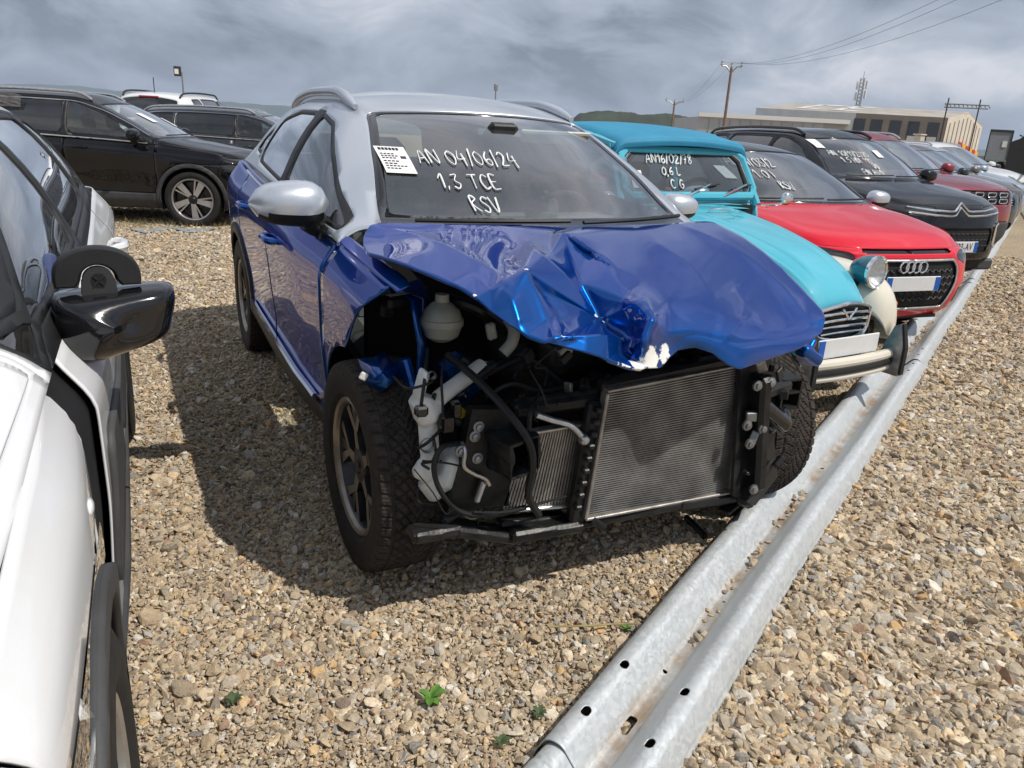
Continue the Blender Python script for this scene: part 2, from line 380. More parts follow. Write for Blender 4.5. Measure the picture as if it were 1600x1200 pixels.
def islands(p, least=5):
    n = len(p.V); par = list(range(n))
    def find(a):
        while par[a] != a: par[a] = par[par[a]]; a = par[a]
        return a
    for f in p.F:
        r0 = find(f[0])
        for i in f[1:]: par[find(i)] = r0
    lab = np.array([find(int(f[0])) for f in p.A]) if len(p.A) else np.zeros(0, int); out = []
    for l in np.unique(lab):
        a = p.A[lab == l]
        if len(a) >= least: out.append(Patch(p.V, p.U, a).clean())
    return sorted(out, key=lambda q: -len(q.A))
def emit(name, p, mat, parent, mode='both', th=0.004, off=0.0, label=None):
    """mode: both sides as two objects, 'join' as one across the middle, 'L'/'R' one side (x>0 is L)"""
    if not len(p.A): return []
    if off: p = p.offset(off)
    outs = []
    jobs = {'both': [p, mirrored(p)], 'join': None, 'L': [p], 'R': [mirrored(p)]}[mode]
    if jobs is None: jobs = [joinp(p, mirrored(p))]
    for q in jobs:
        o = mesh_obj(name, q.V, q.F, mat, parent, True)
        if mode == 'join':
            bm = bmesh.new(); bm.from_mesh(o.data); bmesh.ops.remove_doubles(bm, verts=bm.verts, dist=0.0004); bm.to_mesh(o.data); bm.free()
        if th:
            md = o.modifiers.new('thickness', 'SOLIDIFY'); md.thickness = th; md.offset = -1.0; md.use_even_offset = False
        if label: o['label'] = label
        outs.append(o)
    return outs
# ------------------------------------------------------------------ wheels
WHEELS = {}
def wheel_data(key, R, w, rr, style, tread=False, face=None, dark=None):
    if key in WHEELS: return WHEELS[key]
    face = face or MACH; dark = dark or RIMBLK
    mb = MB(); hw = w / 2
    if tread:
        n = 660; xs_t = np.linspace(-hw * 0.93, hw * 0.93, 46)
        prof = [(-hw * 0.80, rr), (-hw * 0.95, rr + 0.018), (-hw * 1.0, rr + (R - rr) * 0.45), (-hw * 0.99, R - 0.045), (-hw * 0.965, R - 0.022)]
        P = np.zeros((n, len(prof) * 2 + len(xs_t), 3)); th = np.linspace(0, 2 * np.pi, n, endpoint=False)
        cols = prof + [(x, R - 0.012 * (abs(x) / hw) ** 4) for x in xs_t] + [(-a, r) for a, r in prof[::-1]]
        NT = 60
        for j, (x, r) in enumerate(cols):
            rad = np.full(n, r)
            if len(prof) <= j < len(prof) + len(xs_t):
                a = abs(x) / hw; side = 0.5 if x > 0 else 0.0
                ph = th * NT / (2 * np.pi) - 3.6 * a ** 0.75 + side
                if a > 0.62: ph = th * NT / (2 * np.pi) - 3.6 * 0.62 ** 0.75 - 0.5 * (a - 0.62) + side
                fr = ph % 1.0; g = (fr < 0.20)
                g |= (abs(a - 0.62) < 0.026) & (((ph * 1.0) % 1.0) > 0.05)
                if a < 0.58: g |= ((th * NT / (2 * np.pi) + 1.7 * a + side) % 1.0 < 0.12) & (a > 0.12)
                sip = (a > 0.05) & (((ph * 3) % 1.0) < 0.16)
                rad = np.where(g, r - 0.0065, np.where(sip, r - 0.0025, r))
            elif j in (3, 4, len(cols) - 4, len(cols) - 5):
                a = 0.98; side = 0.5 if x > 0 else 0.0
                ph = th * NT / (2 * np.pi) - 3.6 * 0.62 ** 0.75 - 0.5 * (a - 0.62) + side; rad = np.where(ph % 1.0 < 0.21, r - 0.005, r)
            P[:, j, 0] = x; P[:, j, 1] = rad * np.cos(th); P[:, j, 2] = rad * np.sin(th)
        mb.grid(P, cu=True); tm = [0] * len(mb.F)
        for i, f in enumerate(mb.F):
            j = f[0] % P.shape[1]; tm[i] = 1 if 3 <= j < P.shape[1] - 4 else 0
        V = np.concatenate(mb.V)
        tyre = mesh_obj('tyre', V, mb.F, None, None, True, [RUBBER, TREAD], tm, 28)
    else:
        n = 56; prof = [(-hw * 0.80, rr), (-hw * 0.95, rr + 0.018), (-hw * 1.0, rr + (R - rr) * 0.45), (-hw * 0.97, R - 0.03), (-hw * 0.88, R - 0.006), (-hw * 0.62, R)]
        pr = prof + [(-hw * 0.60, R - 0.008), (-hw * 0.52, R - 0.008), (-hw * 0.5, R), (-hw * 0.05, R), (-hw * 0.04, R - 0.008), (hw * 0.04, R - 0.008), (hw * 0.05, R), (hw * 0.5, R), (hw * 0.52, R - 0.008), (hw * 0.6, R - 0.008)] + [(-a, r) for a, r in prof[::-1]]
        mb.lathe(pr, n); tyre = mb.obj('tyre', RUBBER, auto=40)
    tm = tyre.data; bpy.data.objects.remove(tyre)
    # rim: barrel + lip + hub + spokes (face = material 0, rest = 1)
    rb = MB(); xo = hw * 0.82
    rb.lathe([(xo, rr + 0.004), (xo + 0.006, rr - 0.004), (xo, rr - 0.014), (xo - 0.012, rr - 0.020)], 48, m=0)
    rb.lathe([(xo - 0.012, rr - 0.020), (hw * 0.35, rr - 0.035), (-hw * 0.3, rr - 0.05), (-hw * 0.8, rr - 0.01)], 48, m=1)
    rb.lathe([(hw * 0.15, 0.001), (hw * 0.15, rr * 0.52), (hw * 0.02, rr * 0.54), (0, rr * 0.9)], 40, m=1)   # brake disc and shield
    dx = xo - 0.016
    rb.lathe([(dx + 0.004, 0.001), (dx + 0.004, 0.024), (dx - 0.002, 0.03), (dx - 0.004, 0.058), (dx - 0.03, 0.066), (dx - 0.05, 0.066)], 28, m=1)
    def bar(a0, r0, w0, a1, r1, w1, sink=0.014, mf=0, th=0.03):
        p0 = np.array([r0 * math.cos(a0), r0 * math.sin(a0)]); p1 = np.array([r1 * math.cos(a1), r1 * math.sin(a1)])
        e = (p1 - p0) / np.linalg.norm(p1 - p0); q = np.array([-e[1], e[0]])
        V = []
        for (p, ww, xx) in ((p0, w0, dx - 0.004), (p1, w1, dx - sink * 0 - 0.002)):
            for (k, x) in ((-1, xx), (1, xx), (1.25, xx - th), (-1.25, xx - th)):
                pp = p + q * ww / 2 * k; V.append((x, pp[0], pp[1]))
        rb.add(V, [(0, 1, 5, 4)], mf); rb.add(V, [(1, 2, 6, 5), (3, 0, 4, 7), (2, 3, 7, 6), (4, 5, 6, 7), (1, 0, 3, 2)], 1)
    n, kind = style
    for k in range(n):
        a = 2 * math.pi * k / n + math.pi / 2
        if kind == 'twin':
            for s_ in (-1, 1):
                bar(a + s_ * 0.10, 0.05, 0.030, a + s_ * 0.20, rr - 0.02, 0.040)
        elif kind == 'fork':      # forked star spokes
            bar(a, 0.05, 0.042, a, rr * 0.50, 0.030)
            for s_ in (-1, 1): bar(a + s_ * 0.02, rr * 0.48, 0.020, a + s_ * 0.34, rr - 0.02, 0.034)
            bar(a, rr * 0.52, 0.016, a, rr - 0.02, 0.05, mf=1)
        elif kind == 'blade':
            bar(a, 0.05, 0.05, a + 0.16, rr - 0.02, 0.085)
            bar(a + 0.42, 0.05, 0.014, a + 0.52, rr - 0.02, 0.02)
        else:
            bar(a, 0.05, 0.035, a, rr - 0.02, 0.045)
        aa = a + math.pi / n; rb.lathe([(dx - 0.008, 0.001), (dx - 0.008, 0.006), (dx - 0.014, 0.007)], 8, c=(0, 0.042 * math.cos(aa), 0.042 * math.sin(aa)), m=0)
    rim = rb.obj('rim', None, mats=[face, dark], auto=30); rm = rim.data; bpy.data.objects.remove(rim)
    WHEELS[key] = (tm, rm); return WHEELS[key]
def put_wheel(parent, data, x, y, z, right, steer=0.0, spin=0.3):
    w = empty('wheel', (x, y, z), parent=parent)
    w.rotation_euler = (0, 0, (math.pi if right else 0) + steer)
    for nm, me in (('tyre', data[0]), ('rim', data[1])):
        o = bpy.data.objects.new(nm, me); COL.objects.link(o); o.parent = w; o.rotation_euler = (spin, 0, 0)
    return w
# ------------------------------------------------------------------ car bodies
def CIRC(cy, cz, r): return lambda p: np.hypot(p.V[:, 1] - cy, p.V[:, 2] - cz) - r
def YZ(poly, r=0.0): return lambda p: sdf_poly(p.yz(), poly, r)
def XZ(poly, r=0.0, ymax=None):
    if ymax is None: return lambda p: sdf_poly(p.xz(), poly, r)
    return lambda p: np.maximum(sdf_poly(p.xz(), poly, r), p.V[:, 1] - ymax)
def UV(poly, r=0.0): return lambda p: sdf_poly(p.U, poly, r)
def take(p, fn, gap=0.003):
    if not len(p.A): return p, p
    a, rest = p.cut(fn(p) + gap)
    if gap > 0 and len(rest.A): _, rest = rest.cut(fn(rest) - gap)
    return a, rest
class Body:
    def __init__(s, yf, yr, wb, lines, rows, fb=1.0, rb=1.0, res=10, vres=26, ures=10, flare=0.0, bulge=0.03):
        s.yf, s.yr, s.wb = yf, yr, wb; s.ures = ures
        def line(L):
            wF, wM, wR, zF, zA, zM, zR, dF, dR = L; a = yf + dF; b = yr - dR
            return np.array([(0, a, zF), (0.42 * wF, a + 0.02 * fb, zF), (0.75 * wF, a + 0.10 * fb, zF), (0.935 * wF, a + 0.26 * fb, zF * 0.8 + zA * 0.2),
                (wF, min(-0.33, a + 0.5 * fb), zF * 0.4 + zA * 0.6), (wF + flare, 0, zA), (wF * 0.5 + wM * 0.5, 0.48, zM * 0.6 + zA * 0.4), (wM, 0.95, zM), (wM, wb * 0.55, zM * 0.85 + zR * 0.15),
                (wM * 0.6 + wR * 0.4, wb - 0.48, zM * 0.6 + zR * 0.4), (wR + flare, wb, zM * 0.3 + zR * 0.7), (wR, wb + 0.36, zR), (0.94 * wR, b - 0.20 * rb, zR), (0.78 * wR, b - 0.08 * rb, zR), (0.42 * wR, b - 0.015 * rb, zR), (0, b, zR)])
        C = np.array([line(L) for L in lines]); s.C = C
        si = np.arange(16.0); ss = np.linspace(0, 15, 15 * res + 1)
        X = np.array([mono(si, c, ss) for c in C])             # lines x samples x 3
        kk = np.arange(len(lines)); kv = np.linspace(0, len(lines) - 1, vres + 1)
        P = np.array([mono(kk, X[:, i, :], kv) for i in range(len(ss))]) ; s.P = P
        U = np.stack(np.meshgrid(ss, kv, indexing='ij'), -1); s.skirt = Patch.grid(P, U)
        top = C[-1]; belt = lambda q: mono(si, top, np.atleast_1d(q)); s.belt = belt
        side_s = np.linspace(3, 12, 200); side = belt(side_s)
        def at_y(y): return belt(np.interp(y, side[:, 1], side_s))[0]
        s.belt_y = at_y
        nr = len(rows); B = []; Rr = []; Cc = []
        for i, (yB, xR, yR, zR, yC, zC) in enumerate(rows):
            if i == 0: B.append(belt(3.0)[0]); Rr.append(belt(2.0)[0]); Cc.append(belt(0.0)[0])
            elif i == nr - 1: B.append(belt(12.0)[0]); Rr.append(belt(13.0)[0]); Cc.append(belt(15.0)[0])
            else: B.append(at_y(yB)); Rr.append((xR, yR, zR)); Cc.append((0, yC, zC))
        ui = np.arange(nr, dtype=float); uu = np.linspace(0, nr - 1, (nr - 1) * ures + 1)
        B = mono(ui, np.array(B), uu); Rr = mono(ui, np.array(Rr), uu); Cc = mono(ui, np.array(Cc), uu)
        # keep B on the belt line
        n1, n2 = 9, 14;  rowsP = []; rowsU = []
        def row(b, r, c, bl):
            t = np.linspace(0, 1, n1, endpoint=False)[:, None]; q1 = b + (r - b) * t
            nrm = np.array([r[2] - b[2], 0, b[0] - r[0]]); nrm = nrm / (np.linalg.norm(nrm) + 1e-9); q1 = q1 + nrm * (bl * np.sin(np.pi * t))
            t2 = np.linspace(0, 1, n2)[:, None]; g = 1 - (1 - t2) ** 2; q2 = r + (c - r) * g; q2[:, 0] = r[0] * (1 - t2[:, 0])
            return np.vstack([q1, q2])
        vv = np.concatenate([np.linspace(0, 1, n1, endpoint=False), np.linspace(1, 2, n2)])
        f_arc = belt(np.interp(vv, [0, 1, 2], [3, 2, 0])); r_arc = belt(np.interp(vv, [0, 1, 2], [12, 13, 15]))
        e0 = f_arc - row(B[0], Rr[0], Cc[0], 0); e1 = r_arc - row(B[-1], Rr[-1], Cc[-1], 0)
        for i, u in enumerate(uu):
            rise = max(0, min(1, (Rr[i][2] - B[i][2]) / 0.35)); q = row(B[i], Rr[i], Cc[i], bulge * rise)
            if u < 1: q = q + e0 * (1 - u) ** 1.5
            if u > nr - 2: q = q + e1 * (u - nr + 2) ** 1.5
            for _ in range(4): q2 = q.copy(); q2[n1 - 2:n1 + 3] = (q[n1 - 3:n1 + 2] + 2 * q[n1 - 2:n1 + 3] + q[n1 - 1:n1 + 4]) / 4; q = q2
            q[-1, 0] = 0; rowsP.append(q); rowsU.append(np.stack([np.full(len(vv), u), vv], 1))
        s.Q = np.array(rowsP); s.top = Patch.grid(s.Q, np.array(rowsU)); s.uu = uu; s.vv = vv
    def xside(s, y, z):
        """outer x of the side at (y, z)"""
        i0, i1 = int(len(s.P) * 3 / 15), int(len(s.P) * 12 / 15); A = s.P[i0:i1].reshape(-1, 3)
        d = (A[:, 1] - y) ** 2 + (A[:, 2] - z) ** 2; return A[np.argmin(d), 0]
    def yfront(s, x, z):
        A = s.P[:int(len(s.P) * 4.2 / 15)].reshape(-1, 3); d = (A[:, 0] - abs(x)) ** 2 + (A[:, 2] - z) ** 2; k = np.argsort(d)[:4]; return A[k, 1].mean()
    def top_at(s, u, v):
        fi = np.interp(u, s.uu, np.arange(len(s.uu))); fj = np.interp(v, s.vv, np.arange(len(s.vv))); i, j = int(min(fi, len(s.uu) - 2)), int(min(fj, len(s.vv) - 2)); a, b = fi - i, fj - j
        return (s.Q[i, j] * (1 - a) * (1 - b) + s.Q[i + 1, j] * a * (1 - b) + s.Q[i, j + 1] * (1 - a) * b + s.Q[i + 1, j + 1] * a * b)
    def glass_at(s, x, z, u0=3.0, u1=5.0):
        def pt(x, z):
            i0, i1 = int(u0 * s.ures), int(u1 * s.ures) + 1; ax = abs(x); R = s.Q[i0:i1]; k = list(s.vv).index(1.0); n = len(R); Z = np.empty(n); Y = np.empty(n)
            for i in range(n): X = -R[i, k:, 0]; Z[i] = np.interp(-ax, X, R[i, k:, 2]); Y[i] = np.interp(-ax, X, R[i, k:, 1])
            return np.array([x, np.interp(z, Z, Y), z])
        p = pt(x, z); a = pt(x + 0.03, z) - p; b = pt(x, z + 0.03) - p; n = np.cross(a, b); n /= np.linalg.norm(n) + 1e-9
        if n[1] > 0: n = -n
        return p, n
    def ws(s, u, x):
        """point and outward normal on the windscreen at row u, lateral x"""
        vs = np.linspace(1, 2, 60); X = np.array([s.top_at(u, v)[0] for v in vs]); v = np.interp(-abs(x), -X, vs)
        p = s.top_at(u, v); pu = s.top_at(u + 0.05, v); 
        q = s.top_at(u, max(1, v - 0.06)); a = pu - p; b = p - q; n = np.cross(a, b); n /= np.linalg.norm(n) + 1e-9
        if n[2] < 0: n = -n
        if x < 0: p = p * [-1, 1, 1]; n = n * [-1, 1, 1]
        return p, n
def mirror_mesh(mb, side, c, size=(0.24, 0.13, 0.15), lower=0.4):
    pass
def seat(parent, x, y, z, mat=None, h=0.66):
    mb = MB(); mb.box((x, y, z + 0.09), (0.48, 0.50, 0.18), rotm('X', 6), bev=0.06)
    mb.box((x, y + 0.30, z + 0.12 + h / 2), (0.46, 0.14, h), rotm('X', -14), bev=0.06)
    hh = z + 0.12 + h; mb.box((x, y + 0.41, hh + 0.12), (0.26, 0.10, 0.20), rotm('X', -10), bev=0.045)
    for k in (-0.06, 0.06): mb.tube([(x + k, y + 0.38, hh - 0.03), (x + k, y + 0.40, hh + 0.06)], 0.007, 6)
    return mb.obj('seat', mat or DARKI, parent, auto=50)
def steering(parent, x, y, z, r=0.185, tilt=24):
    mb = MB(); R = rotm('X', tilt)
    t = np.linspace(0, 2 * np.pi, 33); ring = np.stack([r * np.cos(t), 0 * t, r * np.sin(t)], 1) @ R.T + [x, y, z]
    mb.tube(ring, 0.015, 8, cap=False)
    mb.box((x, y - 0.02, z), (0.16, 0.05, 0.12), R, bev=0.03)
    for a in (0, 180, 270):
        a = math.radians(a); d = np.array([math.cos(a), 0, math.sin(a)]); mb.tube([(np.array([x, y, z]) + R @ (d * 0.04)), (np.array([x, y, z]) + R @ (d * r))], 0.014, 6)
    mb.tube([(x, y, z), (x, y - 0.32, z - 0.12)], 0.03, 8)
    return mb.obj('steering_wheel', DARKI, parent)
# single stroke hand lettering
GLY = {'A': [[(0, 0), (.35, 1), (.7, 0)], [(.12, .38), (.6, .42)]], 'N': [[(0, 0), (.05, 1), (.6, 0), (.68, 1)]], '0': [[(.35, 1), (.05, .75), (.02, .3), (.3, 0), (.6, .3), (.62, .75), (.35, 1)]],
 '4': [[(.3, 1), (0, .4), (.65, .42)], [(.5, .75), (.45, -.15)]], '6': [[(.5, 1), (.1, .6), (.05, .2), (.3, 0), (.55, .2), (.45, .48), (.1, .35)]], '2': [[(.05, .8), (.3, 1), (.55, .78), (.3, .4), (.02, .02), (.62, .05)]],
 '1': [[(0, .65), (.3, 1), (.28, 0)]], '3': [[(.05, .95), (.5, .98), (.22, .58), (.55, .3), (.3, 0), (0, .12)]], '/': [[(0, -.12), (.34, 1.15)]], '7': [[(0, .98), (.55, 1), (.2, 0)], [(.12, .5), (.5, .52)]],
 '8': [[(.3, .55), (.08, .8), (.3, 1), (.52, .8), (.08, .25), (.3, 0), (.55, .25), (.3, .55)]], '5': [[(.55, 1), (.12, .97), (.08, .58), (.45, .6), (.52, .2), (.05, .02)]], ',': [[(.1, .1), (.02, -.18)]], '.': [[(.05, .05), (.1, 0)]],
 'T': [[(0, .98), (.75, 1)], [(.38, 1), (.36, 0)]], 'C': [[(.6, .85), (.3, 1), (.03, .55), (.25, 0), (.62, .12)]], 'E': [[(.6, .98), (.08, 1), (.05, .02), (.62, 0)], [(.07, .5), (.5, .52)]], 'R': [[(.05, 0), (.08, 1), (.5, .85), (.1, .5), (.6, 0)]],
 'S': [[(.55, .9), (.25, 1), (.05, .75), (.5, .35), (.3, 0), (0, .12)]], 'V': [[(0, 1), (.3, 0), (.65, 1)]], 'L': [[(.05, 1), (.03, 0), (.5, .03)]], 'G': [[(.6, .85), (.3, 1), (.03, .5), (.28, 0), (.6, .18), (.6, .45), (.38, .45)]],
 'H': [[(0, 1), (.02, 0)], [(.55, 1), (.55, 0)], [(0, .5), (.55, .52)]], 'D': [[(.05, 0), (.06, 1), (.5, .75), (.5, .25), (.05, 0)]], 'I': [[(.1, 1), (.1, 0)]], 'O': [[(.35, 1), (.03, .6), (.3, 0), (.65, .45), (.35, 1)]], 'U': [[(.02, 1), (.08, .1), (.4, 0), (.58, 1)]], ' ': []}
def strokes(text, h, gap=0.22, jit=0.05, seed=1):
    r = random.Random(seed); x = 0; out = []
    for ch in text:
        g = GLY[ch]; w = max([p[0] for s_ in g for p in s_] + [0.35]); dy = r.uniform(-jit, jit); sl = r.uniform(-0.05, 0.12)
        for s_ in g: out.append([((x + px + sl * py + r.uniform(-.02, .02)) * h, (py + dy + r.uniform(-.02, .02)) * h) for px, py in s_])
        x += w + gap
    return out, x * h
def write_on(parent, surf, lines, name='marker_writing', rad=0.004, mat=None):
    """lines: (text, a, b, height, seed): strokes laid on surf(a, b) -> (point, normal); a to picture right, b up, metres"""
    mb = MB()
    for (text, a, b, h, seed) in lines:
        st, w = strokes(text, h, seed=seed)
        for s_ in st:
            pts = cat(s_, 5) if len(s_) > 2 else np.array([np.array(s_[0]) * (1 - t) + np.array(s_[1]) * t for t in np.linspace(0, 1, 5)])
            P = []
            for (u, v) in pts: p, n = surf(a + u, b + v); P.append(p + n * 0.0035)
            rr = rad * (0.95 + 0.4 * np.sin(np.linspace(0, 5, len(P)) + seed + len(mb.F)) * 0.6) * (1.15 if len(mb.F) % 3 else 0.8); mb.tube(P, np.clip(rr, rad * .5, rad * 1.5), 5)
    return mb.obj(name, mat or CHALK, parent, auto=60)
def standard_parts(b, root, S):
    """cuts the body sheets into panels, glass and trim; returns what is left of the front for custom work"""
    rw = S['rw']; wb = b.wb; ra = S.get('ra', rw + 0.05); pc = S['paint']; rc = S.get('roof', pc); clad = S.get('clad')
    sk, tp = b.skirt.copy(), b.top.copy()
    liner = joinp(sk, tp)
    for cy in (0, wb): _, sk = take(sk, CIRC(cy, rw, ra), 0)
    if clad:
        for cy in ((0, wb) if S.get('clad_front', True) else (wb,)):
            ring, sk = take(sk, CIRC(cy, rw, ra + clad), 0.002)
            keep, _ = take(ring, lambda p: -(p.V[:, 2] - 0.16), 0); emit('arch_cladding', keep, S.get('cladmat', CLAD), root, th=0.02, off=0.010)
    if S.get('sill'):
        lo, sk = take(sk, YZ(S['sill'], 0.01), 0.002); emit('sill', lo, S.get('cladmat', CLAD), root, th=0.02, off=0.008)
    extra = S.get('skirt_extra')
    if extra: sk = extra(sk, root)
    for nm, poly in S.get('doors', []):
        d, sk = take(sk, YZ(poly, 0.04), 0.0035)
        for cutter in S.get('door_extra', []): d = cutter(nm, d, root)
        emit(nm, d, pc, root)
    # glass
    hole = []
    for poly, r, gm, nm in S.get('windows', []):
        fn = (lambda poly, r: (lambda p: np.where(p.U[:, 1] < 1.02, sdf_poly(p.yz(), poly, r), 1.0)))(poly, r)
        g, tp = take(tp, fn, 0.0); hole.append(fn)
        frame, gl = g, None
        gi, frame = take(g, (lambda poly, r: (lambda p: sdf_poly(p.yz(), poly, r) + 0.016))(poly, r), 0)
        emit(nm, gi, gm, root, th=0, off=-0.006); emit('window_seal', frame, PLASTIC, root, th=0.008, off=-0.001)
    if S.get('pillars'):
        for poly in S['pillars']:
            pl, tp = take(tp, (lambda poly: (lambda p: np.where(p.U[:, 1] < 0.94, sdf_poly(p.yz(), poly, 0.01), 1.0)))(poly), 0.001); emit('door_pillar', pl, PLASTIC, root)
    u0, u1, v0 = S['ws']; wpoly = [(u0, v0), (u1, v0 + S.get('wsv', 0)), (u1, 2.5), (u0, 2.5)]
    g, tp = take(tp, UV(wpoly, 0.06), 0.0); fr = S.get('frit', (0.10, 0.05, 0.05))
    ip = [(u0 + fr[0], v0 + fr[2]), (u1 - fr[1], v0 + S.get('wsv', 0) + fr[2]), (u1 - fr[1], 2.5), (u0 + fr[0], 2.5)]
    gi, frit = take(g, UV(ip, 0.05), 0.0)
    emit('windscreen', gi, GLASSW, root, 'join', th=0, off=-0.003); emit('windscreen_border', frit, PLASTICG, root, 'join', th=0.004, off=-0.002)
    hole.append(UV(ip, 0.05))
    if S.get('rw_glass'):
        a0, a1, v1 = S['rw_glass']; rp = [(a0, v1), (a1, v1), (a1, 2.5), (a0, 2.5)]
        g, tp = take(tp, UV(rp, 0.05), 0.0); emit('rear_window', g, S.get('rearmat', GLASSD), root, 'join', th=0, off=-0.003); hole.append(UV(rp, 0.05))
    # bonnet
    uh = S['hood_u']; hp, tp = take(tp, lambda p: p.U[:, 0] - uh, 0.0)
    if S.get('hood', True):
        hd, wing = take(hp, UV([(-1, S.get('hood_v', 0.5)), (uh - 0.06, S.get('hood_v', 0.5)), (uh - 0.06, 3), (-1, 3)], 0.05), 0.003)
        o = emit('bonnet', hd, pc, root, 'join', th=0.006); emit('wing_top', wing, pc, root)
    if S.get('scuttle'):
        cw, tp = take(tp, lambda p: p.U[:, 0] - (u0), 0.0); emit('scuttle_panel', cw, PLASTIC, root, 'join')
    if rc is not pc or S.get('split_roof'):
        rf, tp = take(tp, S.get('roof_fn', lambda p: np.maximum(0.2 - p.U[:, 1], p.U[:, 0] - (len(b.uu)))), 0)
        emit('roof', rf, rc, root, 'join')
        emit('body_shoulder', tp, pc, root, 'both')
    else: emit('roof', tp, rc, root, 'join')
    # inner shell
    ln = liner
    for cy in (0, wb): _, ln = take(ln, CIRC(cy, rw, ra), 0)
    for fn in hole: _, ln = take(ln, fn, 0)
    if S.get('liner_cut'): _, ln = take(ln, S['liner_cut'], 0)
    emit('inner_shell', ln, SHELLI, root, 'join', th=0, off=-0.016)
    return sk
def wells(root, b, rw, ra, half=0.72, depth=0.34, only=None):
    for cy in only or (0, b.wb):
        for sg in (-1, 1):
            mb = MB(); t = np.linspace(-0.35, math.pi + 0.35, 22); P = np.zeros((22, 2, 3))
            for i, a in enumerate(t):
                for j, xx in enumerate((half + 0.10, half - depth)): P[i, j] = (sg * xx, cy + (ra + 0.01) * math.cos(a), rw + (ra + 0.01) * math.sin(a))
            mb.grid(P); c = [tuple(P[i, 1]) for i in range(22)]; mb.add(c, [tuple(range(22))]); mb.obj('wheel_arch_liner', SHELLI, root, smooth=False)
def interior(root, b, ys=0.95, z=0.30, dash_y=0.42, dash_z=0.98, w=0.66, wheel_side=1, seats=True, mat=None, seatmat=None):
    mb = MB(); mb.box((0, dash_y + 0.10, dash_z - 0.12), (w * 2, 0.36, 0.26), rotm('X', -10), bev=0.07); mb.box((wheel_side * 0.36, dash_y + 0.26, dash_z - 0.01), (0.36, 0.22, 0.10), bev=0.04)
    mb.box((0, dash_y + 0.30, dash_z - 0.03), (0.22, 0.03, 0.15), rotm('X', 15), bev=0.01)
    mb.obj('dashboard', mat or DARKI, root, auto=45)
    steering(root, wheel_side * 0.36, dash_y + 0.46, dash_z - 0.05)
    mb = MB(); mb.box((0, b.wb * 0.55, 0.24), (1.3, 2.2, 0.04)); mb.obj('floor_pan', SHELLI, root, smooth=False)
    if seats:
        for sx in (-0.36, 0.36): seat(root, sx, ys, z, seatmat)
        for sx in (-0.36, 0.36): seat(root, sx, ys + 0.85, z + 0.03, seatmat, 0.62)
def handle(root, b, y, z, sg, mat):
    x = b.xside(y, z); mb = MB(); pts = [(sg * (x - 0.01), y - 0.10, z), (sg * (x + 0.03), y - 0.07, z + 0.003), (sg * (x + 0.038), y, z + 0.004), (sg * (x + 0.03), y + 0.07, z + 0.002), (sg * (x - 0.01), y + 0.10, z)]
    mb.tube(cat(pts, 4), [0.012] * 2 + [0.016] * 13 + [0.012] * 2, 8); return mb.obj('door_handle', mat, root)
def door_mirror(root, x, y, z, sg, capm, base=PLASTIC, s=1.0, stalk=None, name='door_mirror'):
    """teardrop mirror shell; sg = side sign"""
    e = empty(name, (0, 0, 0), parent=root)
    mb = MB(); n, k = 20, 11; P = np.zeros((k, n, 3))
    for i in range(k):
        f = i / (k - 1); xx = (f - 0.5) * 0.26 * s; pr = max(0.02, (1 - abs(2 * f - 1) ** 3.2)) ** 0.6
        hz = 0.080 * s * pr * (0.80 + 0.25 * (1 - f)); hy = 0.085 * s * pr
        for j in range(n):
            t = 2 * math.pi * j / n; cy = math.cos(t); cz = math.sin(t); yy = hy * (cy * 1.0 if cy < 0 else cy * 0.45); zz = hz * np.sign(cz) * abs(cz) ** 0.8
            P[i, j] = (sg * xx, yy + 0.02 * abs(f - .4), zz)
    P += np.array([x, y, z]); V = P
    up = MB(); mb.grid(V, cv=True, flip=sg > 0)
    VV = np.concatenate(mb.V); fu = [f for f in mb.F if VV[list(f), 2].mean() > z - 0.030 * s]; fl = [f for f in mb.F if VV[list(f), 2].mean() <= z - 0.030 * s]
    mesh_obj('mirror_cap', VV, fu, capm, e); mesh_obj('mirror_base', VV, fl, base, e)
    st = MB(); st.tube(cat([(x - sg * 0.06 * s, y + 0.01, z - 0.05 * s), (x - sg * 0.12 * s, y + 0.02, z - 0.09 * s), stalk or (x - sg * 0.20 * s, y + 0.0, z - 0.14 * s)], 4), [0.045 * s] * 3 + [0.038 * s] * 6, 10); st.obj('mirror_stalk', base, e)
    return e
def wiper(root, b, u, xa, xb, du=0.0, name='wiper'):
    mb = MB(); P = []
    for t in np.linspace(0, 1, 8): p, n = b.ws(u + du * t, xa + (xb - xa) * t); P.append(p + n * 0.018)
    mb.tube(P, 0.008, 6); return mb.obj(name, PLASTIC, root)
def plate_box(root, x, y, z, w=0.52, h=0.11, rx=0.0, text=None, blue='both', name='licence_plate', mat=None):
    e = empty(name, (x, y, z), parent=root); e.rotation_euler = (rx, 0, 0)
    mb = MB(); mb.box((0, 0, 0), (w, 0.012, h), bev=0.004); mb.obj('plate_blank', mat or PLATE, e)
    bw = 0.045
    for sg, on in ((-1, True), (1, blue == 'both')):
        if on: mb = MB(); mb.box((sg * (w / 2 - bw / 2 - 0.003), -0.0075, 0), (bw, 0.003, h - 0.008)); mb.obj('blue_band', PLBLUE, e, smooth=False)
    if text:
        cu = bpy.data.curves.new('plate_text', 'FONT'); cu.body = text; cu.size = h * 0.92; cu.align_x = 'CENTER'; cu.align_y = 'CENTER'; cu.extrude = 0.0006; cu.space_character = 1.1
        t = bpy.data.objects.new('plate_text', cu); COL.objects.link(t); t.parent = e; t.location = (0, -0.0075, 0); t.rotation_euler = (math.pi / 2, 0, 0); t.scale = (0.72, 1, 1); cu.materials.append(INK)
    return e
